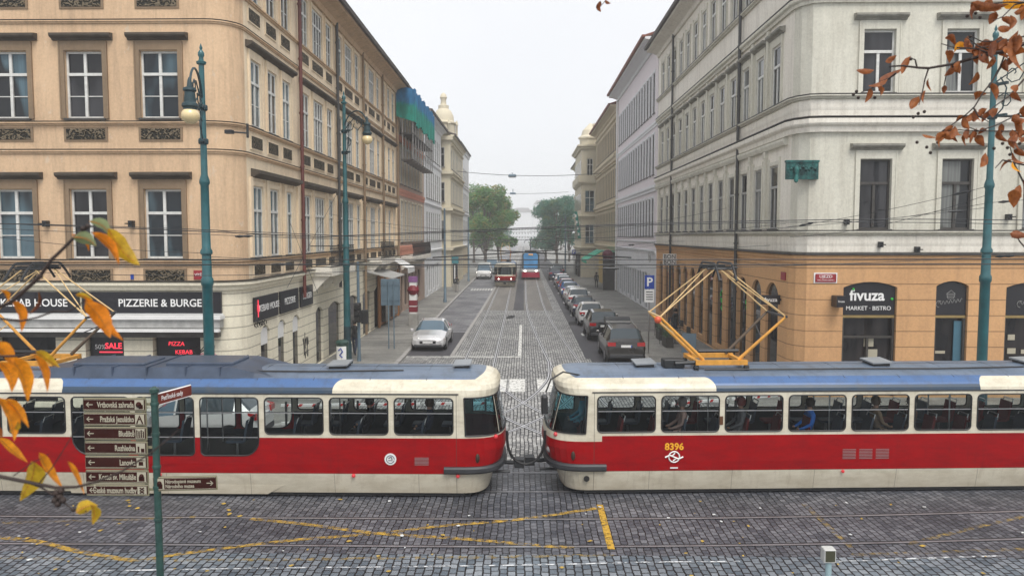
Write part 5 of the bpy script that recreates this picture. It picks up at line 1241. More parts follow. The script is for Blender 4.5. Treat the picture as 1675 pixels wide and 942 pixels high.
place(make_car('sedan', 'silver saloon car driving towards the crossing beside the left kerb', silver, True), -5.0, 41.4, -90)
place(make_car('van', 'white van driving in the left lane beside the distant trams', white_, True, name='van', cat='van'), -5.6, 106.5, -90)
place(make_car('suv', 'dark brown-grey estate car parked nearest on the right, behind the tram roof', grey_p, rails=True, group=PG), 4.72, 37.4, 90)
parked = [('suv', blackp, 4.55, 45.3, 'black off-road car parked second from the tram, right kerb'), ('hatch', white_, 4.45, 52.3, 'white hatchback with a dark rear window, third parked car on the right'),
 ('hatch', navy, 4.4, 57.9, 'dark navy hatchback, fourth parked car on the right'), ('suv', white_, 4.4, 63.5, 'white tall hatchback, fifth parked car on the right'), ('sedan', silver, 4.45, 69.3, 'silver saloon, sixth parked car on the right'),
 ('hatch', bluep, 4.4, 75.0, 'bright blue hatchback in the middle of the parked row'), ('hatch', redp, 4.45, 80.5, 'dark red hatchback just beyond the bright blue one'), ('hatch', greenp, 4.45, 86, 'dark green hatchback near the far end of the parked row'),
 ('sedan', silver, 4.5, 91.8, 'pale silver saloon at the far end of the near parked row')]
for k_, c_, x, y, lb in parked: place(make_car(k_, lb, c_, group=PG), x, y, 90)
place(make_car('suv', 'dark blue off-road car standing in the lane beside the modern tram', navy, group='cars far down the street'), 4.2, 104, 90)
place(make_car('suv', 'black car parked behind the dark blue off-road car far down the street', blackp, group='cars far down the street'), 4.9, 113, 90)
place(make_car('sedan', 'grey car parked far along the right kerb under the trees', grey_p, group='cars far down the street'), 5.0, 124, 90)
place(make_car('van', 'pale box van waiting far down the left lane by the trees', white_, name='van', cat='van'), -5.4, 128, -90)
place(make_car('sedan', 'dark saloon following behind the white van far down the left lane', greenp, group='cars far down the street'), -4.9, 119, -90)
place(make_car('hatch', 'white car seen through the windows of the left tram, red tail lamp showing', white_), -9.6, 22.0, 180)
# waste container between two parked cars
wc = thing('waste_container', 'dark waste container with a rounded lid standing between two parked cars', 'container', (5.0, 41.2, 0))
b = MB(); b.add([(-.5, -.4, .15), (.5, -.4, .15), (.5, .4, .15), (-.5, .4, .15), (-.62, -.52, 1.3), (.62, -.52, 1.3), (.62, .52, 1.3), (-.62, .52, 1.3)], [(0, 1, 5, 4), (1, 2, 6, 5), (2, 3, 7, 6), (3, 0, 4, 7), (3, 2, 1, 0), (4, 5, 6, 7)]); part('bin_body', b, pbr('dark_grey_plastic', (.03, .033, .036), .6), wc)
b = MB(); b.prism([(-.66, -.56, 1.3)]+[(-.66, .56*-math.cos(R(a)), 1.3+.34*math.sin(R(a))) for a in range(10, 180, 17)]+[(-.66, .56, 1.3)], (1.32, 0, 0)); part('lid', b, pbr('black_lid_plastic', (.02, .022, .025), .35), wc)
b = MB()
for x in (-.45, .45):
    for y in (-.35, .35): b.lathe([(.02, -.03), (.09, -.03), (.09, .03), (.02, .03)], (x, y, .09), 10, 0, 'Y')
part('castors', b, 'black', wc)
# ================================================================== street lamps
M['globe'] = pbr('frosted_lamp_globe', (.75, .60, .33), .25, 0, .12, 3, coat=.5)
M['globe_white'] = pbr('white_lamp_globe', (.62, .66, .74), .25, 0, .08, 3, coat=.5)
def lamp(label, x, y, h, ang, globe='globe', arm=2.2, reach=1.0):
    T = thing('street_lamp', label, 'street lamp', (x, y, .13), R(ang), 'ornate teal street lamps')
    b = MB(); b.lathe([(.24, 0), (.24, .12), (.2, .2), (.19, .9), (.165, 1.0), (.165, 1.15)], (0, 0, 0), 16); part('base', b, 'teal_dark', T, (0, 0, 0), 0, True)
    b = MB(); b.lathe([(.16, 1.15), (.155, 1.7)], (0, 0, 0), 16, 1)
    b.lathe([(.152, 1.7), (.145, 4.4), (.175, 4.45), (.175, 4.6), (.14, 4.66), (.13, 5.3), (.17, 5.34), (.17, 5.42), (.125, 5.5), (.115, 7.3), (.145, 7.36), (.145, 7.44), (.095, 7.6), (.08, h-1.2)], (0, 0, 0), 16, 0)
    b.lathe([(.08, h-1.2), (.075, h-.55), (.13, h-.52), (.14, h-.46), (.07, h-.42), (.06, h-.34), (.09, h-.28), (.085, h-.2), (.03, h-.12), (.045, h-.07), (.004, h+.06)], (0, 0, 0), 14, 0)
    part('pole', b, ['teal', 'teal_dark'], T, (0, 0, 0), 0, True)
    b = MB(); z0 = h-2.6; r = arm/2
    b.tube([(r-r*math.cos(R(a)), 0, h-1.75+r*.78*math.sin(R(a))) for a in range(-8, 190, 9)], .032, 6)
    def scroll(cx, cz, rr, a0, tu, d=1): b.tube([(cx+rr*(1-.11*k)*math.cos(a0+d*k*tu/8), 0, cz+rr*(1-.11*k)*math.sin(a0+d*k*tu/8)) for k in range(9)], .018, 5)
    scroll(arm*.62, h-1.45, .42, 3.6, 8); scroll(arm*.28, h-1.5, .34, 0, 7, -1); scroll(arm*.85, h-1.6, .25, 2.0, 7); scroll(.38, h-2.3, .28, 2.5, 7, -1)
    b.tube([(0, 0, h-1.7), (arm*.5, 0, h-1.2), (arm, 0, h-1.55)], .02, 5); b.tube([(0, 0, z0-.2), (.32, 0, z0+.1), (.42, 0, h-1.9), (.22, 0, h-1.55)], .022, 5)
    for zz in (h-1.75, z0-.1): b.box(-.14, .45, -.05, .05, zz-.04, zz+.04); b.lathe([(.12, -.08), (.14, -.05), (.14, .05), (.12, .08)], (0, 0, zz), 12)
    part('bracket', b, 'teal_dark', T)
    b = MB(); gz = h-2.3
    b.lathe([(.02, gz+.98), (.05, gz+.9), (.07, gz+.74), (.16, gz+.7), (.17, gz+.64), (.13, gz+.6), (.15, gz+.35), (.2, gz+.3), (.21, gz+.24), (.17, gz+.19), (.17, gz+.14)], (arm, 0, 0), 14); b.tube([(arm, 0, gz+.9), (arm, 0, h-1.55)], .02, 5)
    o = part('lamp_holder', b, 'teal_dark', T, (0, 0, 0), 0, True)
    b = MB(); b.sphere((arm, 0, gz), .235, 18, 0, .92); part('globe', b, globe, o, (0, 0, 0), 0, True)
    return T
lamp('teal street lamp with yellow globe in front of the kebab shop corner', -9.21, 22.0, 11.25, -75)
lamp('teal street lamp with arched scroll bracket and yellow globe on the left pavement', -8.15, 34.8, 12.3, -48, arm=2.0)
lamp('teal street lamp behind the brown leaves, in front of the orange ground floor', 14.35, 24.0, 12.2, -68, 'globe_white')
def plain_pole(name, label, x, y, h, r=.09, mat='sign_grey', cat='pole', group=None):
    b = MB(); b.lathe([(r*1.3, 0), (r*1.3, .3), (r, .35), (r*.7, h), (r*.3, h+.05)], (x, y, .1), 10); return tag(part(name, b, mat, None, (0, 0, 0), 0, True), label, cat, group)
plain_pole('mast', 'pale slim mast rising beyond the parked cars, right kerb', 6.45, 121, 9, .14)
plain_pole('mast', 'grey catenary mast on the left pavement past the silver car', -7.0, 67, 8.2, .12)
plain_pole('mast', 'grey catenary mast near the cream turret house, left kerb', -7.2, 98, 8.2, .12)

# traffic light
T = thing('traffic_light', 'black traffic light on a tall grey pole beside the second teal lamp', 'traffic light', (-7.75, 35.4, .13))
b = MB(); b.lathe([(.1, 0), (.08, .3), (.065, 4.6), (.02, 4.65)], (0, 0, 0), 10); part('pole', b, 'sign_grey', T, (0, 0, 0), 0, True)
b = MB(); b.rbox(-.16, .16, -.3, -.08, 1.85, 2.75, .04); 
for z in (2.0, 2.3, 2.6): b.lathe([(.11, -.16), (.13, -.1), (.13, 0)], (0, -.3, z), 12, 0, 'Y')
b.box(-.05, .05, -.1, .0, 2.0, 2.06); b.rbox(.12, .42, -.05, .2, 1.75, 2.4, .03); hd = part('signal_head', b, 'black', T)
# rubbish bin with a poster
T = thing('litter_bin', 'litter bin with a pale poster front behind the tram roof, beside the teal lamp foot', 'litter bin', (-8.1, 33.6, .13))
b = MB(); b.lathe([(.24, 0), (.27, .1), (.27, 1.05), (.3, 1.08), (.3, 1.16), (.2, 1.24)], (0, 0, 0), 16); part('bin_body', b, 'green_pole', T, (0, 0, 0), 0, True)
b = MB(); b.add([(.285*math.cos(R(a)), .285*math.sin(R(a)), z) for a in range(-140, -39, 20) for z in (.25, .98)], [(2*i, 2*i+2, 2*i+3, 2*i+1) for i in range(5)]); part('poster', b, 'white', T)
b = MB(); b.tube([(-.1, -.3, .8), (0, -.3, .9), (.08, -.3, .75), (-.05, -.3, .6), (.07, -.3, .5)], .03, 4); part('poster_print', b, 'blue_sign', T)
# sign seen from behind on two posts
T = thing('road_sign', 'blue-grey back of a large road sign on two thin posts, left pavement', 'road sign', (-6.95, 39.4, .13))
b = MB(); b.rbox(-.5, .5, -.02, .02, 2.25, 3.62, .01); b.box(-.46, .46, -.05, -.021, 2.5, 2.55); b.box(-.46, .46, -.05, -.021, 3.3, 3.35); part('sign_panel', b, 'sign_grey', T)
for x in (-.1, .18):
    b = MB(); b.tube([(x, -.08, 0), (x, -.08, 3.5)], .03, 8); part('post', b, 'sign_grey', T)
# advertising pillars
def pillar(label, x, y, kind):
    T = thing('advertising_pillar', label, 'advertising pillar', (x, y, .13), 0, 'advertising pillars on the left pavement')
    b = MB(); b.rbox(-.3, .3, -.3, .3, 0, .8, .03); part('base', b, 'concrete', T)
    b = MB(); b.rbox(-.24, .24, -.24, .24, .8, 3.1, .03, 0); part('column', b, 'white' if kind == 0 else 'black_board', T)
    b = MB()
    if kind == 0:
        for z in (.9, 1.32): b.box(-.26, .26, -.26, .26, z, z+.34, 0)
        b.lathe([(.05, 1.95), (.3, 2.02), (.4, 2.3), (.3, 2.62), (.05, 2.68)], (0, -.0, 0), 14, 0)
        b.box(-.27, .27, -.27, .27, 2.85, 3.2, 1); part('advert', b, [pbr('crimson_advert', (.2, .012, .025), .5), pbr('mauve_advert', (.25, .1, .28), .5)], T, (0, 0, 0), 0, True)
    else:
        b.box(-.1, .02, -.26, -.25, 1.0, 2.7, 0); b.box(-.34, .34, -.34, .34, 2.9, 3.6, 1); part('advert', b, ['white', pbr('teal_advert', (.05, .22, .25), .5)], T)
pillar('advertising pillar with crimson drum and striped foot by the silver car', -7.25, 49.6, 0)
pillar('advertising pillar with black column and teal head, far left pavement', -7.35, 81, 1)
# parking signs
def p_sign(label, x, y, s=1.0):
    T = thing('parking_sign', label, 'parking sign', (x, y, .13), 0, 'blue parking signs')
    b = MB(); b.tube([(0, 0, 0), (0, 0, 4.0*s)], .035, 8); part('post', b, 'steel', T)
    b = MB(); b.rbox(-.24, .24, -.075, -.045, 3.22*s, 3.9*s, .01); o = part('sign_panel', b, 'blue_sign', T); text('P', .6, 'letters', o, (0, -.08, 3.55*s), bold=.012)
    b = MB(); b.rbox(-.24, .24, -.075, -.045, 2.55*s, 3.18*s, .01); o = part('plate', b, 'white', T)
    b = MB()
    for z in (2.68, 2.8, 2.92, 3.05): b.box(-.17, .17, -.08, -.076, z*s, (z+.045)*s)
    part('plate_lines', b, 'iron', o)
p_sign('blue parking sign on a thin post beside the pantograph of the right tram', 6.2, 38.0)
p_sign('blue parking sign far down the right pavement past the parked cars', 6.9, 107)

# near signpost with brown direction boards
SPX = -4.445
sp = thing('signpost', 'dark green signpost with brown direction boards in front of the left tram', 'signpost', (SPX, 9.0, 0))
zt = at(250, 636, 9).z
b = MB(); b.lathe([(.075, 0), (.05, .1), (.05, 1.2), (.043, 1.25), (.041, zt-.05), (.055, zt-.04), (.055, zt), (.02, zt+.03)], (0, 0, 0), 14)
for z in (zt-.18, zt-.55, zt-.95, zt-1.2, zt-1.6): b.lathe([(.048, -.02), (.052, 0), (.048, .02)], (0, 0, z), 12)
part('post', b, 'green_pole', sp, (0, 0, 0), 0, True)
words = ['Vrtbovská zahrada', 'Pražské Jezulátko', 'Bludiště', 'Rozhledna', 'Lanovka', 'Kostel sv. Mikuláše', 'České muzeum hudby']
def arrow(mb, x, z, s, y):
    mb.box(x-s*.06 if s > 0 else x, x+.085 if s > 0 else x-.085+.0, y-.003, y, z-.006, z+.006)
    for q in (-1, 1): mb.prism([(x, y, z), (x+s*.035, y, z+q*.035), (x+s*.045, y, z+q*.027), (x+s*.016, y, z)][::q], (0, -.003, 0))
def dirboard(T, x0, x1, z0, z1, y, wd, left=True, rows=1, picto=0):
    b = MB(); b.rbox(x0, x1, y, y+.028, z0, z1, .012, 0); o = part('direction_board', b, 'sign_edge', T)
    b = MB(); b.box(x0+.012, x1-.012, y-.003, y, z0+.013, z1-.013); part('board_face', b, 'brown_sign', o)
    b = MB(); b.box(x0+.017, x1-.017, y-.0045, y-.003, z0+.018, z0+.022); b.box(x0+.017, x1-.017, y-.0045, y-.003, z1-.022, z1-.018)
    zc = (z0+z1)/2
    if left:
        b.box(x0+.05, x0+.125, y-.006, y-.003, zc-.005, zc+.005)
        for q in (-1, 1): b.add([(x0+.042, y-.006, zc), (x0+.075, y-.006, zc+q*.032), (x0+.082, y-.006, zc+q*.025), (x0+.056, y-.006, zc)], [(0, 1, 2, 3)])
    else:
        b.box(x1-.125, x1-.05, y-.006, y-.003, zc-.005, zc+.005)
        for q in (-1, 1): b.add([(x1-.042, y-.006, zc), (x1-.075, y-.006, zc+q*.032), (x1-.082, y-.006, zc+q*.025), (x1-.056, y-.006, zc)], [(0, 1, 2, 3)])
    part('arrow', b, 'sign_letter', o)
    px = x1-.135 if left else x0+.03; b = MB(); b.box(px, px+.11, y-.005, y-.003, z0+.024, z1-.024, 0); r = random.Random(picto)
    k = picto % 7
    if k == 0: b.sphere((px+.05, y-.004, zc), .035, 8, 1, 1.0); b.box(px+.05, px+.1, y-.008, y-.005, z0+.03, zc, 1)
    elif k == 1: b.tube([(px+.02, y-.006, z0+.03), (px+.055, y-.006, z1-.04), (px+.09, y-.006, z0+.03)], .009, 5, 1); b.tube([(px+.035, y-.006, zc), (px+.075, y-.006, zc)], .007, 5, 1)
    elif k == 2:
        for i in range(4): b.box(px+.01+i*.027, px+.022+i*.027, y-.007, y-.005, z0+.03, z1-.035+(-.02 if i % 2 else 0), 1); b.box(px+.01, px+.1, y-.007, y-.005, z0+.03+i*.025, z0+.036+i*.025, 1)
    elif k == 3: b.box(px+.02, px+.04, y-.007, y-.005, z0+.03, zc+.02, 1); b.box(px+.06, px+.1, y-.007, y-.005, z0+.03, zc-.005, 1)
    elif k == 4: b.box(px+.01, px+.1, y-.007, y-.005, zc+.02, zc+.028, 1); b.rbox(px+.03, px+.08, y-.007, y-.005, zc-.035, zc+.01, .008, 1)
    elif k == 5: b.box(px+.02, px+.09, y-.007, y-.005, z0+.03, zc, 1); b.sphere((px+.055, y-.004, zc+.01), .028, 8, 1)
    else: b.tube([(px+.03, y-.006, z0+.035), (px+.08, y-.006, zc), (px+.03, y-.006, z1-.035)], .008, 5, 1); b.tube([(px+.08, y-.006, z0+.035), (px+.03, y-.006, zc), (px+.08, y-.006, z1-.035)], .008, 5, 1)
    part('pictogram', b, ['sign_letter', 'brown_sign'], o)
    if rows == 1: text(wd, .098, 'sign_letter', o, (px-.012, y-.005, zc-.004), sx=.60, align='RIGHT', ext=.001, bold=.002)
    else:
        for i, w_ in enumerate(wd): text(w_, .06, 'sign_letter', o, (px+.125, y-.005, zc+.027-.058*i), sx=.8, align='LEFT', ext=.001, bold=.0012)
    return o
x1_ = at(243, 730, 9).x-SPX; x0_ = at(140, 730, 9).x-SPX
zz = [at(190, v, 9).z for v in (649, 672.5, 696, 719.5, 743, 766.5, 790, 810)]
for i, wd in enumerate(words):
    dirboard(sp, x0_, x1_, zz[i+1]+.008, zz[i]-.006, -.03, wd, picto=i)
b = MB(); b.box(x1_-.06, x1_-.03, .0, .03, zz[-1], zz[0]); 
for i in (0, 3, 6): b.box(x1_-.04, .0, .0, .015, (zz[i]+zz[i+1])/2-.015, (zz[i]+zz[i+1])/2+.015)
part('board_bracket', b, 'sign_edge', sp)
o = dirboard(sp, at(263, 790, 9).x-SPX, at(368, 790, 9).x-SPX, at(300, 802, 9).z, at(300, 779, 9).z, -.03, ['Národopisné muzeum', 'Národního muzea'], False, 2, 5); o.rotation_euler = (0, R(-1.6), 0)
b = MB(); b.box(.0, .1, .0, .012, at(300, 793, 9).z, at(300, 789, 9).z); part('board_bracket', b, 'sign_edge', sp)
ww = .62; o2 = MB(); zq0, zq1 = at(270, 660, 9).z, at(270, 636, 9).z
o2.rbox(0, ww, 0, .028, -.075, .075, .012); ob2 = part('direction_board', o2, 'white', sp, (.03, -.02, (zq0+zq1)/2-.04), R(74)); 
b = MB(); b.box(.012, ww-.012, -.003, 0, -.062, .062); part('board_face', b, pbr('sunlit_brown_sign_face', (.16, .03, .02), .3), ob2); text('Petřínské sady', .085, 'letters', ob2, (.08, -.005, 0), sx=.75, align='LEFT', ext=.001)  # lighter copy of the brown face, sunlight put into its colour
# small box on a post near the right
T = thing('control_box', 'small grey box on a pale post at the bottom right, front of the tracks', 'box', tuple(at(1355, 930, 11.2)*1))
T.location.z = 0; tz = at(1354, 896, 11.2).z
b = MB(); b.lathe([(.06, 0), (.045, .05), (.045, tz-.2), (.03, tz-.19)], (0, 0, 0), 12); part('post', b, pbr('pale_teal_pole_paint', (.3, .42, .45), .5), T, (0, 0, 0), 0, True)
b = MB(); b.rbox(-.088, .088, -.06, .1, tz-.2, tz, .012, 0); b.box(-.07, .07, -.064, -.0605, tz-.185, tz-.02, 1); part('box', b, [pbr('pale_box_paint', (.5, .5, .48), .4), pbr('dark_olive_panel', (.06, .06, .035), .25)], T)
# construction barriers behind the trams
M['barrier_red'] = pbr('red_barrier_stripe', (.5, .02, .02), .5)
def barrier(label, x, y, n, w=2.0, rz=0):
    for i in range(n):
        T = thing('barrier', label, 'barrier', (x+i*(w+.1)*math.cos(rz), y+i*(w+.1)*math.sin(rz), .0), rz, 'red and white barriers behind the trams')
        b = MB(); b.rbox(0, w, -.02, .02, .95, 1.03, .01, 0)
        for k in range(5): b.prism([(k*.4+.1, -.024, .952), (k*.4+.2, -.024, .952), (k*.4+.25, -.024, 1.028), (k*.4+.15, -.024, 1.028)], (0, .048, 0), 1)
        b.rbox(0, w, -.015, .015, .4, .5, .01, 0); part('board', b, ['white', 'barrier_red'], T)
        for xx in (.15, w-.15): b = MB(); b.box(xx-.03, xx+.03, -.03, .03, .12, 1.1); b.rbox(xx-.1, xx+.1, -.3, .3, 0, .12, .02); part('foot', b, 'black', T)
barrier('red and white barrier seen through the windows of the left tram', -7.2, 22.2, 3, rz=R(4))
barrier('red and white barrier seen through the windows of the right tram', 4.4, 22.6, 2, rz=R(20))

# ================================================================== overhead wires
def wire(a, b_, sag=.15, r=.014, label='thin overhead wire spanning above the trams', n=10, ins=()):
    m = MB(); a = Vector(a); b_ = Vector(b_)
    m.tube([a+(b_-a)*(i/n)-Vector((0, 0, 4*sag*(i/n)*(1-i/n))) for i in range(n+1)], r, 5)
    for t_ in ins:
        p = a+(b_-a)*t_-Vector((0, 0, 4*sag*t_*(1-t_))); d = (b_-a).normalized(); m.tube([p-d*.25, p-d*.12, p, p+d*.12, p+d*.25], [.02, .05, .03, .05, .02], 6)
    return tag(part('overhead_wire', m, 'iron', None, (0, 0, 0), 0, True), label, 'wire', 'overhead tram wires')
def wire_path(pts, label, r=.015):
    m = MB(); m.tube(pts, r, 5); return tag(part('overhead_wire', m, 'iron'), label, 'wire', 'overhead tram wires')
lbA = 'contact wire above the trams, running the width of the picture'; lbB = 'contact wire along the middle of the street towards the trees'; lbC = 'span wire crossing the street between the facades'; lbD = 'slanting guy wire in front of the shop facades'
for Y0 in (18.25, 15.08):
    wire_path([(x, Y0+track_y(x), 5.42) for x in range(-30, 31, 3)], lbA, .012)
    wire_path([(x, Y0+track_y(x), 5.42+.55+.35*abs(math.sin((x+4)*math.pi/24))) for x in range(-30, 31, 2)], lbA, .009)
for xs0, f in ((-2.25, -2.2), (.85, 1.9)):
    wire_path([(xs0, 300, 5.6), (xs0, 88, 5.6), (xs0, 62, 5.55), (f, 36, 5.5), (f*.6, 26, 5.5), (-f*1.2, 19, 5.45)], lbB, .018)
    wire_path([(xs0, 300, 6.6), (xs0, 160, 6.2), (xs0, 110, 6.7), (xs0, 62, 6.3), (f, 36, 6.7)], lbB, .012)
for Y0, zl, zr_ in ((36, 7.0, 7.3), (50, 6.6, 7.0), (67, 6.8, 7.0), (85, 6.2, 6.6), (105, 6.9, 6.6)):
    wire((-9.2, Y0, zl), (9.7, Y0+1, zr_), 1.0, .007, lbC, 12, (.38, .6))
for k, (a, b_) in enumerate((((-34, 372), (-9.0, 384)), ((-34, 392), (10, 385)), ((-34, 400), (-9.0, 398)))): pass
def pw(u0, v0, Y0, u1, v1, Y1, sag=.1, lb=lbD, ins=(), r=.008): wire(at(u0, v0, Y0), at(u1, v1, Y1), sag, r, lb, 10, ins)
pw(-40, 372, 23, 338, 383, 22.1, .05); pw(-40, 383, 22.5, 338, 414, 22.1, .1); pw(345, 384, 22.1, 1612, 340, 24, .5, lb=lbC, ins=(.04, .96)); pw(345, 420, 22.1, 1612, 420, 24, .35, ins=(.5,)); pw(345, 433, 22, 1075, 395, 40, .3, ins=(.1, .9))
pw(560, 420, 34.8, 1080, 400, 52, .4, lb=lbC); pw(560, 388, 34.8, 345, 376, 22.1, .1); pw(1285, 372, 28, 1612, 306, 24, .1, ins=(.12, .9)); pw(1070, 395, 52, 1612, 333, 24, .35, ins=(.2,)); pw(1292, 388, 28, 1612, 320, 24, .25)
pw(1612, 332, 24, 1720, 322, 23, .02, ins=(.35,)); pw(1612, 420, 24, 1720, 414, 23, .02, ins=(.3,)); pw(870, 395, 80, 1285, 366, 28.6, .25); pw(870, 404, 70, 1320, 398, 28.2, .3)
pw(445, 290, 31, 520, 480, 30, .0); pw(560, 300, 34.8, 470, 470, 27, 0); pw(-40, 432, 20, 338, 434, 22, .05); pw(-40, 440, 19, 700, 436, 20, .2)
# lamp hung over the street on its own wire
wire(at(736, 279, 96), at(1000, 282, 96), .55, .035, 'long wire high over the street carrying a hanging lamp')
T = thing('hanging_lamp', 'grey lamp hanging from a wire high over the middle of the street', 'street lamp', tuple(at(838, 284, 96)))
b = MB(); b.tube([(0, 0, .1), (0, 0, -.1)], .06, 6); b.rbox(-.5, .5, -.3, .3, -.42, -.1, .1); part('housing', b, 'sign_grey', T)
b = MB(); b.rbox(-.4, .4, -.22, .22, -.5, -.42, .02); part('lens', b, 'white', T)
T = thing('hanging_lamp', 'small grey lamp hanging lower behind the first one, against the trees', 'street lamp', tuple(at(839, 314, 130)))
b = MB(); b.tube([(0, 0, .5), (0, 0, -.1)], .06, 6); b.rbox(-.5, .5, -.3, .3, -.42, -.1, .1); part('housing', b, 'sign_grey', T)
wire(at(760, 312, 130), at(930, 314, 130), .4, .03, 'faint wire carrying the farther hanging lamp')
# wall brackets and cable anchors
for u, v, Y in ((215, 366, 24.9), (75, 366, 24.9), (1385, 363, 27.6), (1500, 408, 27.6), (1440, 400, 27.6), (1650, 355, 27.6)):
    p = at(u, v, Y); b = MB(); b.box(p.x-.07, p.x+.07, p.y-.1, p.y+.1, p.z-.1, p.z+.1); b.tube([(p.x, p.y+.1, p.z), (p.x, p.y-.4, p.z)], .02, 5)
    rt = L0 if u < 400 else R0; rt.add('wall_anchor', b, 'iron')
p = at(405, 218, 24.9); b = MB(); b.tube([p, p+Vector((-.45, -.3, .0))], .03, 6); b.tube([p+Vector((0, 0, -.15)), p+Vector((0, 0, .3))], .04, 6); b.rbox(p.x-.6, p.x-.35, p.y-.42, p.y-.2, p.z-.06, p.z+.06, .02); L0.add('wall_lamp_arm', b, 'iron')

# ================================================================== people
def figure(label, joints, edges, loc, rz, mats, regions, head, hair=(.03, .02, .015), group=None, cat='person', bag=None):
    """one continuous skinned body; regions(center)->material index"""
    me = bpy.data.meshes.new('person'); me.from_pydata([j[0] for j in joints], edges, [])
    o = bpy.data.objects.new('person', me); COL.objects.link(o)
    md = o.modifiers.new('skin', 'SKIN'); sk = me.skin_vertices[0] if me.skin_vertices else None
    if sk is None:
        me.attributes.new('skin', 'FLOAT', 'POINT')
    for i, j in enumerate(joints): me.skin_vertices[0].data[i].radius = (j[1], j[1] if len(j) < 3 else j[2])
    me.skin_vertices[0].data[0].use_root = True; md.use_smooth_shade = True
    ss = o.modifiers.new('sub', 'SUBSURF'); ss.levels = 1; ss.render_levels = 1
    dg = bpy.context.evaluated_depsgraph_get(); m2 = bpy.data.meshes.new_from_object(o.evaluated_get(dg)); bpy.data.objects.remove(o)
    # melt the head shape into the same mesh
    m2.name = 'person'; m2.materials.clear()
    for m_ in mats: m2.materials.append(m_)
    for p in m2.polygons: p.material_index = regions(p.center)
    m2.polygons.foreach_set('use_smooth', [True]*len(m2.polygons))
    T = tag(ob('person', m2, None, loc, rz), label, cat, group)
    hx, hy, hz_ = head; b = MB()
    b.lathe([(.03, .155), (.075, .135), (.105, .08), (.112, .02), (.10, -.03), (.085, -.06)], (hx, hy+.018, hz_), 14); hm_ = pbr('hair_%d' % int(hair[0]*1000), hair, .8); part('hair', b, hm_, T, (0, 0, 0), 0, True)
    b = MB()
    for s in (-1, 1): b.sphere((hx+s*.035, hy-.098, hz_+.01), .011, 6)
    b.box(hx-.025, hx+.025, hy-.103, hy-.09, hz_-.065, hz_-.055); part('face_features', b, 'dark', T)
    return T
SKIN_ = pbr('skin', (.45, .25, .17), .6)
def cloth(name, c): return pbr(name, c, .85)
def body_joints(h=1.72, stride=.0, arm=.1):
    k = h/1.72
    J = [((0, 0, .95), .13, .11), ((0, 0, 1.12), .12, .095), ((0, 0, 1.32), .15, .105), ((0, -.01, 1.44), .07), ((0, -.015, 1.51), .052), ((0, -.02, 1.585), .085, .085), ((0, -.02, 1.67), .065),
         ((.09, 0, .90), .095), ((.10, -stride*.5, .48), .062), ((.10, -stride+.03, .08), .042), ((.10, -stride-.10, .035), .035),
         ((-.09, 0, .90), .095), ((-.10, stride*.35, .48), .062), ((-.10, stride+.05, .09), .042), ((-.10, stride-.07, .035), .035),
         ((.19, 0, 1.38), .062), ((.235, .02+arm*.3, 1.12), .045), ((.235, -.04-arm, .90), .032), ((.23, -.06-arm, .80), .03),
         ((-.19, 0, 1.38), .062), ((-.235, .02-arm*.2, 1.12), .045), ((-.235, -.04+arm*.6, .90), .032), ((-.23, -.06+arm*.6, .80), .03)]
    E = [(0, 1), (1, 2), (2, 3), (3, 4), (4, 5), (5, 6), (0, 7), (7, 8), (8, 9), (9, 10), (0, 11), (11, 12), (12, 13), (13, 14), (2, 15), (15, 16), (16, 17), (17, 18), (2, 19), (19, 20), (20, 21), (21, 22)]
    return [((a[0][0]*k, a[0][1]*k, a[0][2]*k),)+a[1:] for a in J], E, k
def standing(label, x, y, rz, coat, trous, h=1.72, stride=.0, arm=.08, hair=(.03, .02, .015)):
    J, E, k = body_joints(h, stride, arm)
    def reg(c):
        z = c.z/k
        if z > 1.47: return 0
        if z < .84 and abs(c.x) > .2: return 0
        if z > .88 or abs(c.x) > .19: return 1
        return 2 if z > .11 else 3
    return figure(label, J, E, (x, y, .13), R(rz), [SKIN_, coat, trous, M['black']], reg, (0, -.02*k, 1.6*k), hair, 'people on the pavements')
standing('person in a black coat walking on the left pavement beside the traffic light', -8.35, 37.2, 175, cloth('black_cloth', (.018, .018, .02)), cloth('dark_jeans', (.03, .04, .07)), stride=.25)
standing('person in dark clothes at the foot of the far left advertising pillar', -7.0, 78.5, 0, cloth('black_cloth', (.018, .018, .02)), cloth('pale_trousers', (.35, .33, .3)), stride=.2)
standing('person in a dark jacket standing outside the cafe tables on the right pavement', 8.6, 43.5, 40, cloth('charcoal_cloth', (.03, .035, .04)), cloth('dark_jeans', (.03, .04, .07)))
standing('person in a brown jacket by the cafe door on the right pavement', 8.9, 46.5, -30, cloth('brown_cloth', (.12, .07, .04)), cloth('dark_jeans', (.03, .04, .07)))
standing('person in grey walking under the green awning, far right pavement', 8.1, 86, 0, cloth('grey_cloth', (.15, .15, .16)), cloth('black_cloth', (.018, .018, .02)), stride=.25)
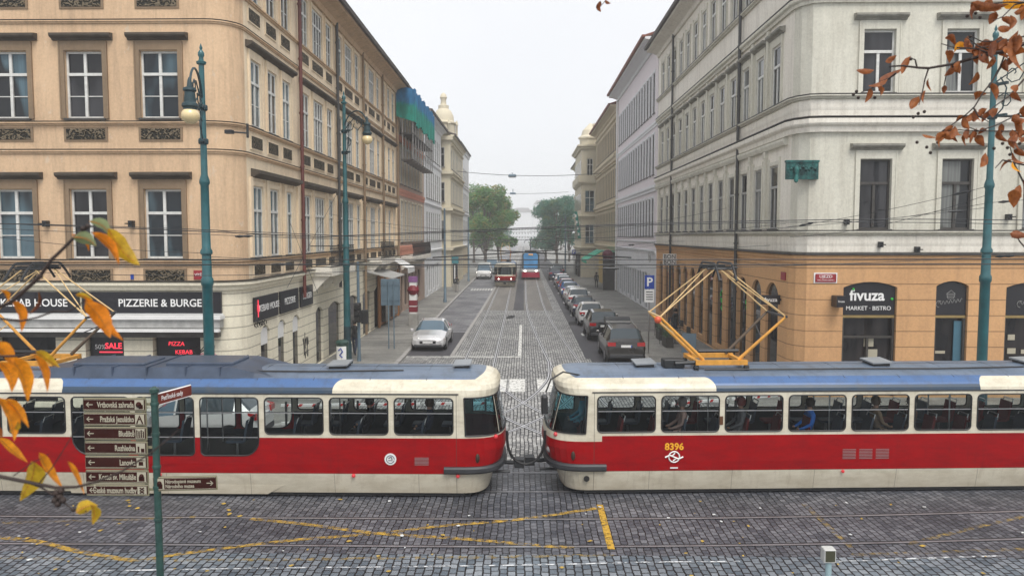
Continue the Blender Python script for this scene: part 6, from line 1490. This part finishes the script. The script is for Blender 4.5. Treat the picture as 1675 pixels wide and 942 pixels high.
def seated(label, tram, lx, ly, face, coat, hair=(.03, .02, .015), lean=0, zf=.86):
    d = face  # +1 faces +x
    J = [((0, 0, .52), .14, .12), ((-.02, 0, .72), .125, .1), ((-.02, 0, .92), .145, .105), ((-.01, 0, 1.03), .07), ((0, 0, 1.10), .05), ((.01, 0, 1.175), .083, .083), ((.01, 0, 1.25), .06),
         ((.10, .09, .50), .085), ((.45, .10, .50), .062), ((.47, .10, .1), .042), ((.58, .10, .04), .035), ((.10, -.09, .50), .085), ((.45, -.10, .50), .062), ((.47, -.10, .1), .042), ((.58, -.10, .04), .035),
         ((-.01, .18, .97), .06), ((.05, .22, .74), .045), ((.27, .15, .62), .032), ((.36, .10, .62), .03), ((-.01, -.18, .97), .06), ((.05, -.22, .74), .045), ((.27, -.15, .62), .032), ((.36, -.10, .62), .03)]
    E = body_joints()[1]
    # figure() expects the face towards -y
    J = [((p[0][1], -p[0][0], p[0][2]),)+p[1:] for p in J]
    def reg(c):
        if c.z > 1.07: return 0
        if c.z > .56: return 1 if not (c.y < -.31) else 0
        return 2 if c.z > .09 else 3
    mw = Matrix.Translation(tram.location) @ Matrix.Rotation(tram.rotation_euler.z, 4, 'Z'); w = mw @ Vector((lx, ly, zf))
    return figure(label, J, E, w, tram.rotation_euler.z+(R(90) if d > 0 else R(-90)), [SKIN_, coat, cloth('black_cloth', (.018, .018, .02)), M['black']], reg, (0, -.01, 1.19), hair, 'passengers inside the trams')
seated('passenger in a bright blue jacket in the fourth side window of the right tram', TR, -.72, -.78, -1, cloth('bright_blue_jacket', (.01, .16, .62)), zf=.84)
seated('passenger in a pale pink coat, second side window of the right tram', TR, -3.75, -.72, -1, cloth('pale_pink_coat', (.42, .28, .24)), (.25, .22, .2))
seated('passenger in a grey coat with reddish hair, third side window of the right tram', TR, -2.35, -.72, -1, cloth('grey_cloth', (.15, .15, .16)), (.22, .05, .04))
seated('passenger in a brown coat near the right side of the fifth window, right tram', TR, 1.75, -.72, -1, cloth('brown_cloth', (.12, .07, .04)))
seated('passenger in a tan coat at the left side of the fifth window, right tram', TR, .9, -.72, 1, cloth('tan_coat', (.26, .18, .12)), (.12, .08, .05))
seated('passenger in black with dark hair, seen in the second rear window of the left tram', TL, 3.75, -.35, -1, cloth('black_cloth', (.018, .018, .02)))
seated('passenger in a dark blue coat in the rearmost side window of the left tram', TL, 5.2, -.5, -1, cloth('dark_jeans', (.03, .04, .07)), (.1, .06, .03))
seated('driver in a light blue shirt in the cab of the right tram', TR, -6.05, -.15, -1, cloth('light_blue_shirt', (.12, .4, .5)), zf=.95)
# cafe furniture
for i, (x, y) in enumerate(((8.2, 41.5), (8.5, 44.8))):
    T = thing('cafe_table', ['round cafe table nearest the tram pantograph on the right pavement', 'round cafe table farther along the right wall'][i], 'table', (x, y, .13), 0, 'cafe furniture')
    b = MB(); b.lathe([(.35, .72), (.36, .73), (.36, .75), (.02, .755)], (0, 0, 0), 16); part('table_top', b, 'timber_dark', T); b = MB(); b.lathe([(.22, 0), (.22, .02), (.03, .04), (.03, .72)], (0, 0, 0), 10); part('leg', b, 'iron', T)
    for k, a in enumerate((20, 200)):
        C_ = thing('cafe_chair', ['dark cafe chair on the street side of the nearer table', 'dark cafe chair on the wall side of the nearer table', 'dark cafe chair on the street side of the farther table', 'dark cafe chair on the wall side of the farther table'][2*i+k], 'chair', (x+.65*math.cos(R(a)), y+.65*math.sin(R(a)), .13), R(a-90), 'cafe furniture')
        b = MB(); b.rbox(-.2, .2, -.2, .2, .42, .46, .02); part('seat', b, 'timber_dark', C_); b = MB(); b.rbox(-.2, .2, .18, .21, .5, .88, .02); part('backrest', b, 'timber_dark', C_)
        for sx_ in (-.17, .17):
            for sy in (-.17, .19): b = MB(); b.tube([(sx_, sy, 0), (sx_, sy, .42 if sy < 0 else .86)], .014, 5); part('leg', b, 'iron', C_)
for i, (x, y) in enumerate(((7.6, 40.4), (7.75, 43.2))):
    T = thing('planter', ['dark box planter with small shrubs at the near end of the cafe terrace', 'dark box planter with small shrubs further along the cafe terrace'][i], 'planter', (x, y, .13), 0, 'cafe planters')
    b = MB(); b.rbox(-.2, .2, -.6, .6, 0, .55, .02); part('box', b, 'timber_dark', T); b = MB()
    for k in range(260):
        p = Vector((rnd.uniform(-.22, .22), rnd.uniform(-.6, .6), rnd.uniform(.5, .95))); a = Vector((rnd.uniform(-1, 1), rnd.uniform(-1, 1), rnd.uniform(-.3, 1))).normalized()*.05; c_ = a.orthogonal().normalized()*.03; b.quad(p-a, p+c_, p+a, p-c_)
    part('shrub', b, pbr('shrub_leaf', (.04, .1, .03), .6, 0, .4, 9), T)
# A-board and easel sign near the right shops
T = thing('notice_board', 'grey folding notice board standing in front of the orange arches', 'notice board', (8.3, 38.4, .13), R(-15))
b = MB(); b.prism([(-.35, -.22, 0), (-.35, -.18, 0), (-.35, .02, .95), (-.35, -.02, .95)], (.7, 0, 0)); b.prism([(-.35, .18, 0), (-.35, .22, 0), (-.35, .02, .94), (-.35, -.02, .94)], (.7, 0, 0)); part('board', b, 'sign_grey', T)
# ================================================================== trees
def leaf_mat(name, a, b_, c3=None, trans=.35, spot=7, spd=.5):
    m = bpy.data.materials.new(name); t = NT(m); p = t.pos()
    c = t.ramp(t.noise(p, 1.1, 4), .35, .65, a, b_)
    if c3: c = t.mix(t.ramp(t.noise(p, .6, 3), .52, .6), c, c3)
    c = t.mix(spd, c, t.ramp(t.noise(p, spot, 5, .7), .34, .66, (.42, .34, .3), (1.45, 1.5, 1.5)), 'MULTIPLY')
    b = t.bsdf(c, .55, 0, .4)
    tl = t.n('ShaderNodeBsdfTranslucent'); t.l(c, tl.inputs[0]); ms = t.n('ShaderNodeMixShader'); ms.inputs[0].default_value = trans
    t.l(b.outputs[0], ms.inputs[1]); t.l(tl.outputs[0], ms.inputs[2]); t.l(ms.outputs[0], t.out.inputs[0]); return m
M['far_leaf'] = leaf_mat('autumn_green_leaves', (.08, .22, .07), (.15, .32, .09), (.30, .29, .09), .5)
M['far_leaf2'] = leaf_mat('blue_green_leaves', (.05, .18, .14), (.09, .26, .17), (.15, .25, .12), .5)
M['bark'] = pbr('grey_brown_bark', (.09, .07, .055), .85, 0, .3, 5, bump=.4)
def far_tree(label, x, y, h, rx, mat, seed, n=8500, base=1.2, leaf=.28):
    r = random.Random(seed); T = thing('tree', label, 'tree', (x, y, 0), 0, 'trees at the end of the street')
    b = MB(); b.tube([(0, 0, 0), (.1, 0, base), (-.1, .1, h*.55), (.1, 0, h*.8)], [.32, .24, .16, .05], 9)
    lobes = []
    for k in range(13):
        a = r.uniform(0, 6.28); q = r.uniform(.2, .72)*rx; z = base+(h-base)*r.uniform(.18, .85)
        lobes.append((Vector((q*math.cos(a), q*math.sin(a), z)), r.uniform(.28, .46)*rx))
        b.tube([(0, 0, min(z-.5, base+r.uniform(0, h*.25))), (q*.5*math.cos(a), q*.5*math.sin(a), z-.9), (q*math.cos(a), q*math.sin(a), z)], [.12, .07, .03], 5)
    lobes.append((Vector((0, 0, h*.85)), rx*.42)); lobes.append((Vector((0, 0, base+(h-base)*.45)), rx*.6))
    part('trunk', b, 'bark', T, (0, 0, 0), 0, True)
    c = MB()
    for k in range(n):
        lc, lr = lobes[r.randrange(len(lobes))]
        d = Vector((r.gauss(0, 1), r.gauss(0, 1), r.gauss(0, 1))).normalized()*(lr*(r.random()**.4)*r.uniform(.8, 1.12)); d.z *= .85
        p = lc+d; a = Vector((r.uniform(-1, 1), r.uniform(-1, 1), r.uniform(-.6, .6))).normalized()*leaf*r.uniform(.5, 1.2); e = a.orthogonal().normalized(); e.rotate(Matrix.Rotation(r.random()*6.28, 3, a)); e *= leaf*r.uniform(.3, .6)
        c.quad(p-a, p+e, p+a, p-e)
    part('crown', c, mat, T)
far_tree('green street tree with yellowing top, nearest on the left beyond the turret house', -7.2, 140, 15.8, 4.6, 'far_leaf', 1)
far_tree('broad green tree to the right of the left group, leaning over the street', -5.3, 152, 17.2, 4.2, 'far_leaf', 2)
far_tree('tall green tree behind the left pair', -11, 165, 18.0, 5.5, 'far_leaf', 3)
far_tree('low green tree beneath the left group beside the lane', -9.3, 178, 12, 4.5, 'far_leaf', 8)
far_tree('blue-green tree in front of the cream bay house, right side', 6.6, 158, 14.4, 4.4, 'far_leaf2', 4)
far_tree('blue-green tree behind the first on the right', 4.8, 176, 15.2, 3.9, 'far_leaf2', 5)
far_tree('dark blue-green tree close to the right facades', 10.0, 172, 16, 4.5, 'far_leaf2', 6)
for i in range(6):   # mixed trees of the embankment closing the view
    far_tree(('faint tree on the far left bank', 'faint tree left of the far gap', 'small faint tree in the far gap', 'faint tree right of the far gap', 'faint low tree on the far right bank', 'faint tall tree on the far right bank')[i], (-30, -18, -9, 14, 24, 34)[i], 260+i*12, (14, 15, 11, 14, 12, 16)[i], 6, 'far_leaf2', 20+i, 1500, 2.5, .6)

# ---------------- near trees whose twigs hang into the picture
M['orange_leaf'] = leaf_mat('orange_autumn_leaves', (.92, .30, .012), (.95, .46, .03), (.80, .26, .015), .5, 38, .55)
M['olive_leaf'] = leaf_mat('olive_yellow_leaves', (.34, .30, .02), (.75, .45, .03), None, .5, 38, .6)
M['green_leaf'] = leaf_mat('pale_green_leaves', (.16, .28, .13), (.35, .38, .2), None, .5)
M['brown_leaf'] = leaf_mat('russet_leaves', (.20, .055, .02), (.36, .115, .025), (.10, .03, .025), .35, 30, .8)
M['twig'] = pbr('dark_twig', (.035, .022, .018), .7, 0, .3, 30)
def leaf(mb, p0, p1, w, bend=.1, roll=0., mat=0, n=9, vein=0):
    """one blade: folded along its midrib, tip pointed, slightly curled"""
    p0 = Vector(p0); p1 = Vector(p1); d = p1-p0; L = d.length; t = d.normalized()
    v = Vector((0, 1, 0)); s = t.cross(v).normalized(); nrm = s.cross(t).normalized()
    s.rotate(Matrix.Rotation(roll, 3, t)); nrm.rotate(Matrix.Rotation(roll, 3, t))
    vs = []; k = n
    for i in range(k+1):
        f = i/k; ww = w*.5*(math.sin(math.pi*min(1, f**.8))**.75)*(1-.25*f) if 0 < f < 1 else .0005
        wob = .06*math.sin(f*17+roll*5)*ww
        c = p0+d*f+s*(bend*L*math.sin(math.pi*f))+nrm*(L*.10*math.sin(math.pi*f*1.1))
        vs += [c-s*(ww+wob)+nrm*ww*.45, c-s*ww*.5+nrm*ww*.16, c, c+s*ww*.5+nrm*ww*.16, c+s*(ww-wob)+nrm*ww*.45]
    fs = [(5*i+j, 5*i+j+1, 5*i+j+6, 5*i+j+5) for i in range(k) for j in range(4)]
    mb.add(vs, fs, mat)
    if vein:
        mb.tube([vs[5*i+2]-nrm*.0004 for i in range(k+1)], [.0011*(1-.8*i/k) for i in range(k+1)], 4, vein, False)
        for i in range(1, k-1):
            for j in (0, 4): mb.tube([vs[5*i+2]-nrm*.0003, (vs[5*(i+1)+j]*.8+vs[5*(i+1)+2]*.2)-nrm*.0003], [.0006, .0003], 3, vein, False)
YL = 1.75
def A(u, v, Y=YL): return at(u, v, Y)
T = thing('tree', 'tree with large orange and olive leaves reaching in from the left edge', 'tree', (-2.7, 1.6, 0))
to = Vector((-2.7, 1.6, 0))
b = MB(); b.tube([(0, 0, 0), (.05, 0, 2), (-.05, .05, 4.3), (0, 0, 6.5), (.1, 0, 9)], [.14, .12, .10, .07, .03], 10); part('trunk', b, 'bark', T, (0, 0, 0), 0, True)
b = MB()
def tw(pts, r0, r1, Y=YL):
    P = smooth_path([tuple(A(u, v, Y+(dy[0] if dy else 0)))[:3] for u, v, *dy in pts], 5) if False else None
    V = [A(u, v, Y)-to for u, v in pts]; n = len(V); b.tube(V, [r0+(r1-r0)*i/(n-1) for i in range(n)], 6)
tw([(-190, 700), (-60, 768), (0, 779), (50, 789), (90, 797), (125, 796), (160, 787), (200, 770), (245, 742), (275, 718), (292, 702)], .0055, .0014)
tw([(40, 786), (66, 796), (92, 812), (118, 832), (142, 836)], .003, .0015)
tw([(22, 778), (52, 757), (80, 742)], .0016, .001); tw([(64, 790), (85, 765), (104, 735), (118, 712), (126, 704)], .0016, .0008)
tw([(-160, 560), (-40, 515), (15, 496), (28, 486), (55, 462), (68, 448), (85, 424), (99, 411), (120, 390), (134, 378), (145, 371)], .0055, .003)
tw([(-60, 515), (0, 521), (34, 525), (62, 519), (88, 509), (110, 510), (127, 501), (140, 490)], .003, .0016)
tw([(-120, 590), (0, 583), (30, 582), (58, 576)], .004, .002)
b.tube([(0, 0, 4.2), A(-190, 700)-to], [.03, .0058], 6); b.tube([(0, 0, 4.6), A(-160, 560)-to], [.03, .006], 6); b.tube([(0, 0, 4.4), A(-120, 590)-to], [.03, .004], 6)
part('branches', b, 'twig', T, (0, 0, 0), 0, True)
b = MB()
for u, v in ((92, 806), (98, 812), (90, 818), (100, 802), (103, 818), (95, 824)): b.sphere(A(u, v)-to, .008, 8)
for u, v in ((136, 374), (144, 370), (66, 452), (120, 833)): b.sphere(A(u, v)-to, .006, 8)
part('seed_cluster', b, 'twig', T, (0, 0, 0), 0, True)
b = MB()
LV = [((150, 380), (196, 432), 24, .05, .3, 0), ((177, 374), (229, 434), 34, -.1, -.2, 1), ((146, 362), (182, 386), 26, .1, .4, 2), ((117, 384), (146, 410), 20, .15, .6, 0), ((120, 388), (158, 402), 26, .1, .1, 2),
      ((18, 490), (36, 542), 26, .05, .2, 0), ((0, 474), (14, 492), 18, 0, .4, 0), ((64, 478), (49, 514), 15, 0, .6, 3), ((138, 486), (203, 556), 26, -.16, .2, 0), ((140, 494), (181, 552), 36, .04, -.2, 0), ((124, 482), (152, 490), 12, 0, .2, 1),
      ((16, 582), (47, 656), 38, 0, .15, 0), ((56, 580), (79, 640), 24, -.04, .3, 0), ((-14, 560), (22, 600), 30, .05, 0, 0), ((58, 574), (98, 600), 20, -.1, .2, 1), ((-4, 650), (25, 720), 36, 0, .2, 0), ((10, 652), (48, 698), 22, -.08, .2, 0), ((30, 690), (16, 706), 14, 0, .3, 1),
      ((-2, 716), (46, 755), 20, -.12, .1, 0), ((57, 756), (34, 818), 42, 0, .1, 1), ((64, 740), (104, 797), 24, -.2, .2, 0), ((111, 754), (139, 806), 14, -.1, .2, 0), ((124, 838), (160, 826), 26, .1, .1, 1), ((150, 826), (152, 857), 24, 0, .2, 1),
      ((-14, 700), (4, 716), 18, 0, 0, 3), ((0, 592), (20, 640), 26, .1, -.3, 0)]
for p0, p1, w, bd, rl, mt_i in LV:
    dy = rnd.uniform(-.06, .06); leaf(b, A(*p0, YL+dy)-to, A(*p1, YL+dy+.02)-to, w*YL/1250*.95, bd, rl, mt_i, 9, 4)
part('leaves', b, ['orange_leaf', 'olive_leaf', 'green_leaf', 'brown_leaf', pbr('leaf_vein', (.45, .16, .02), .6)], T, (0, 0, 0), 0, True, 80)

YR_ = 4.0
T = thing('tree', 'tree with curled russet leaves and berries reaching in from the right edge', 'tree', (4.4, 3.8, 0)); to = Vector((4.4, 3.8, 0))
b = MB(); b.tube([(0, 0, 0), (-.05, 0, 3), (.05, .05, 6), (0, 0, 9), (-.3, 0, 11)], [.2, .17, .14, .09, .04], 10); part('trunk', b, 'bark', T, (0, 0, 0), 0, True)
b = MB(); BR = [[(1800, 40), (1675, 72), (1650, 84), (1620, 88), (1590, 96), (1560, 105), (1519, 112), (1500, 111), (1478, 108), (1455, 109)],
      [(1519, 112), (1513, 130), (1509, 150), (1503, 172)], [(1500, 111), (1497, 98), (1490, 96)], [(1466, 120), (1450, 132), (1425, 145), (1408, 152)],
      [(1645, 86), (1636, 110), (1622, 135), (1608, 152), (1594, 175), (1580, 188), (1552, 208), (1534, 220)], [(1592, 176), (1600, 190), (1618, 200)], [(1760, 150), (1690, 172), (1660, 190), (1630, 205), (1600, 215), (1560, 212), (1530, 222)],
      [(1700, 215), (1675, 214), (1640, 215), (1600, 214), (1575, 205)], [(1700, 0), (1660, 8), (1640, 28), (1625, 34)], [(1675, 60), (1640, 68), (1605, 68), (1585, 58)], [(1665, 70), (1640, 64), (1625, 74), (1600, 80)], [(1675, 130), (1650, 158), (1630, 172), (1612, 185)],
      [(1690, 5), (1650, 4), (1600, 8), (1588, 6)], [(1560, 105), (1556, 118), (1548, 122), (1542, 150)], [(1675, 300), (1660, 270), (1652, 240)], [(1690, 420), (1668, 395), (1660, 380)], [(1620, 88), (1596, 80), (1560, 78), (1540, 72)], [(1630, 86), (1600, 76), (1580, 60)], [(1675, 270), (1640, 262), (1628, 275)]]
for pts in BR:
    big = pts is BR[0]; V = [at(u, v, YR_+.1*math.sin(u*.05))-to for u, v in pts]; n = len(V); r0, r1 = (.012, .004) if big else (.005, .0022); b.tube(V, [r0+(r1-r0)*i/(n-1) for i in range(n)], 6)
def limb(z, e, r0, r1):
    e = e-to; s_ = Vector((0, 0, z)); b.tube([s_+(e-s_)*f+Vector((0, .06*math.sin(f*7+z), .13*math.sin(f*3.14)+.05*math.sin(f*11+z))) for f in [i/10 for i in range(10)]]+[e], [r0+(r1-r0)*(i/10)**.6 for i in range(11)], 7)
limb(6.5, at(1800, 40, YR_), .04, .013); limb(6.1, at(1760, 150, YR_), .028, .006); limb(6.9, at(1700, 0, YR_), .028, .006); limb(5.8, at(1700, 215, YR_), .028, .006); b.tube([at(1700, 215, YR_)-to, at(1675, 300, YR_)-to, at(1690, 420, YR_)-to], [.006, .005, .004], 6)
b.tube([(0, 0, 9.2), at(1300, -160, YR_)-to, at(1040, -90, YR_)-to, at(1000, -30, YR_)-to, at(990, 2, YR_)-to, at(980, 14, YR_)-to], [.05, .02, .008, .004, .002, .001], 6)
part('branches', b, 'twig', T, (0, 0, 0), 0, True)
b = MB(); r = random.Random(31)
def rl(u, v, L=26, ang=None, w=None, mt=None):
    ang = r.uniform(20, 160) if ang is None else ang; Y = YR_+r.uniform(-.12, .12); a = R(ang)
    w = w or r.uniform(9, 15); leaf(b, at(u, v, Y)-to, at(u+L*math.cos(a), v+L*math.sin(a), Y+r.uniform(-.05, .05))-to, w*YR_/1250, r.uniform(-.2, .2), r.uniform(-.9, .9), mt if mt is not None else (0 if r.random() < .95 else 1), 6)
for u, v, L, a, w in ((1430, 115, 30, 178, 11), (1448, 102, 22, -30, 12), (1490, 92, 34, 118, 13), (1478, 112, 46, 150, 12), (1452, 130, 34, 160, 12), (1424, 144, 26, 110, 11), (1436, 140, 18, 75, 9), (1519, 128, 22, 80, 9), (1514, 148, 22, 100, 12), (1504, 158, 26, 125, 14), (1546, 62, 22, 40, 12), (1546, 140, 14, 100, 9), (1560, 112, 20, 140, 11), (1600, 118, 26, 125, 11), (1606, 92, 24, -60, 10), (1508, 220, 24, 15, 9), (1664, 195, 34, 80, 14), (1655, 45, 24, 170, 14), (1590, 4, 60, 3, 16), (1640, 2, 50, 5, 18), (1666, 50, 70, 85, 24), (1660, 218, 34, 70, 16), (1652, 382, 30, 10, 16), (1658, 310, 30, 90, 20), (1630, 20, 24, 120, 14), (1612, 250, 26, 110, 12), (976, 8, 14, 60, 8), (990, 0, 12, 30, 7), (982, 2, 16, 110, 9)): rl(u, v, L, a, w)
for k in range(118):
    pts = BR[r.choice((0, 4, 4, 6, 6, 7, 7, 8, 9, 9, 10, 10, 11, 12, 16, 17, 14))]; i = r.randrange(len(pts)-1); f = r.random(); u = pts[i][0]+(pts[i+1][0]-pts[i][0])*f; v = pts[i][1]+(pts[i+1][1]-pts[i][1])*f
    if u < 1535: continue
    rl(u+r.uniform(-6, 6), v+r.uniform(-5, 8), r.uniform(14, 30))
part('leaves', b, ['brown_leaf', 'orange_leaf'], T, (0, 0, 0), 0, True, 80)
for u, v in ((1401, 150), (1396, 155), (1404, 160), (1431, 160), (1502, 186), (1494, 192), (1512, 183), (1534, 233), (1516, 241), (1500, 233), (1522, 250), (1640, 235), (1626, 243), (1648, 242), (1603, 29), (1596, 22), (1582, 27), (1668, 235), (1652, 253), (1587, 60), (1490, 97)): b = MB(); b.sphere(at(u, v, YR_)-to, .0085, 8); part('berry', b, 'twig', T, (0, 0, 0), 0, True)
# ================================================================== haze
b = MB(); b.box(-120, 120, -25, 840, -1, 46)
hz = part('haze', b, 'white'); hm = bpy.data.materials.new('thin_autumn_haze'); t = NT(hm)
pv = t.n('ShaderNodeVolumePrincipled'); pv.inputs['Color'].default_value = (.97, .985, 1, 1); pv.inputs['Density'].default_value = .0013; pv.inputs['Anisotropy'].default_value = .2
t.l(pv.outputs[0], t.out.inputs['Volume']); hz.data.materials.clear(); hz.data.materials.append(hm)
tag(hz, 'pale even haze filling the street', 'haze', None, 'stuff')
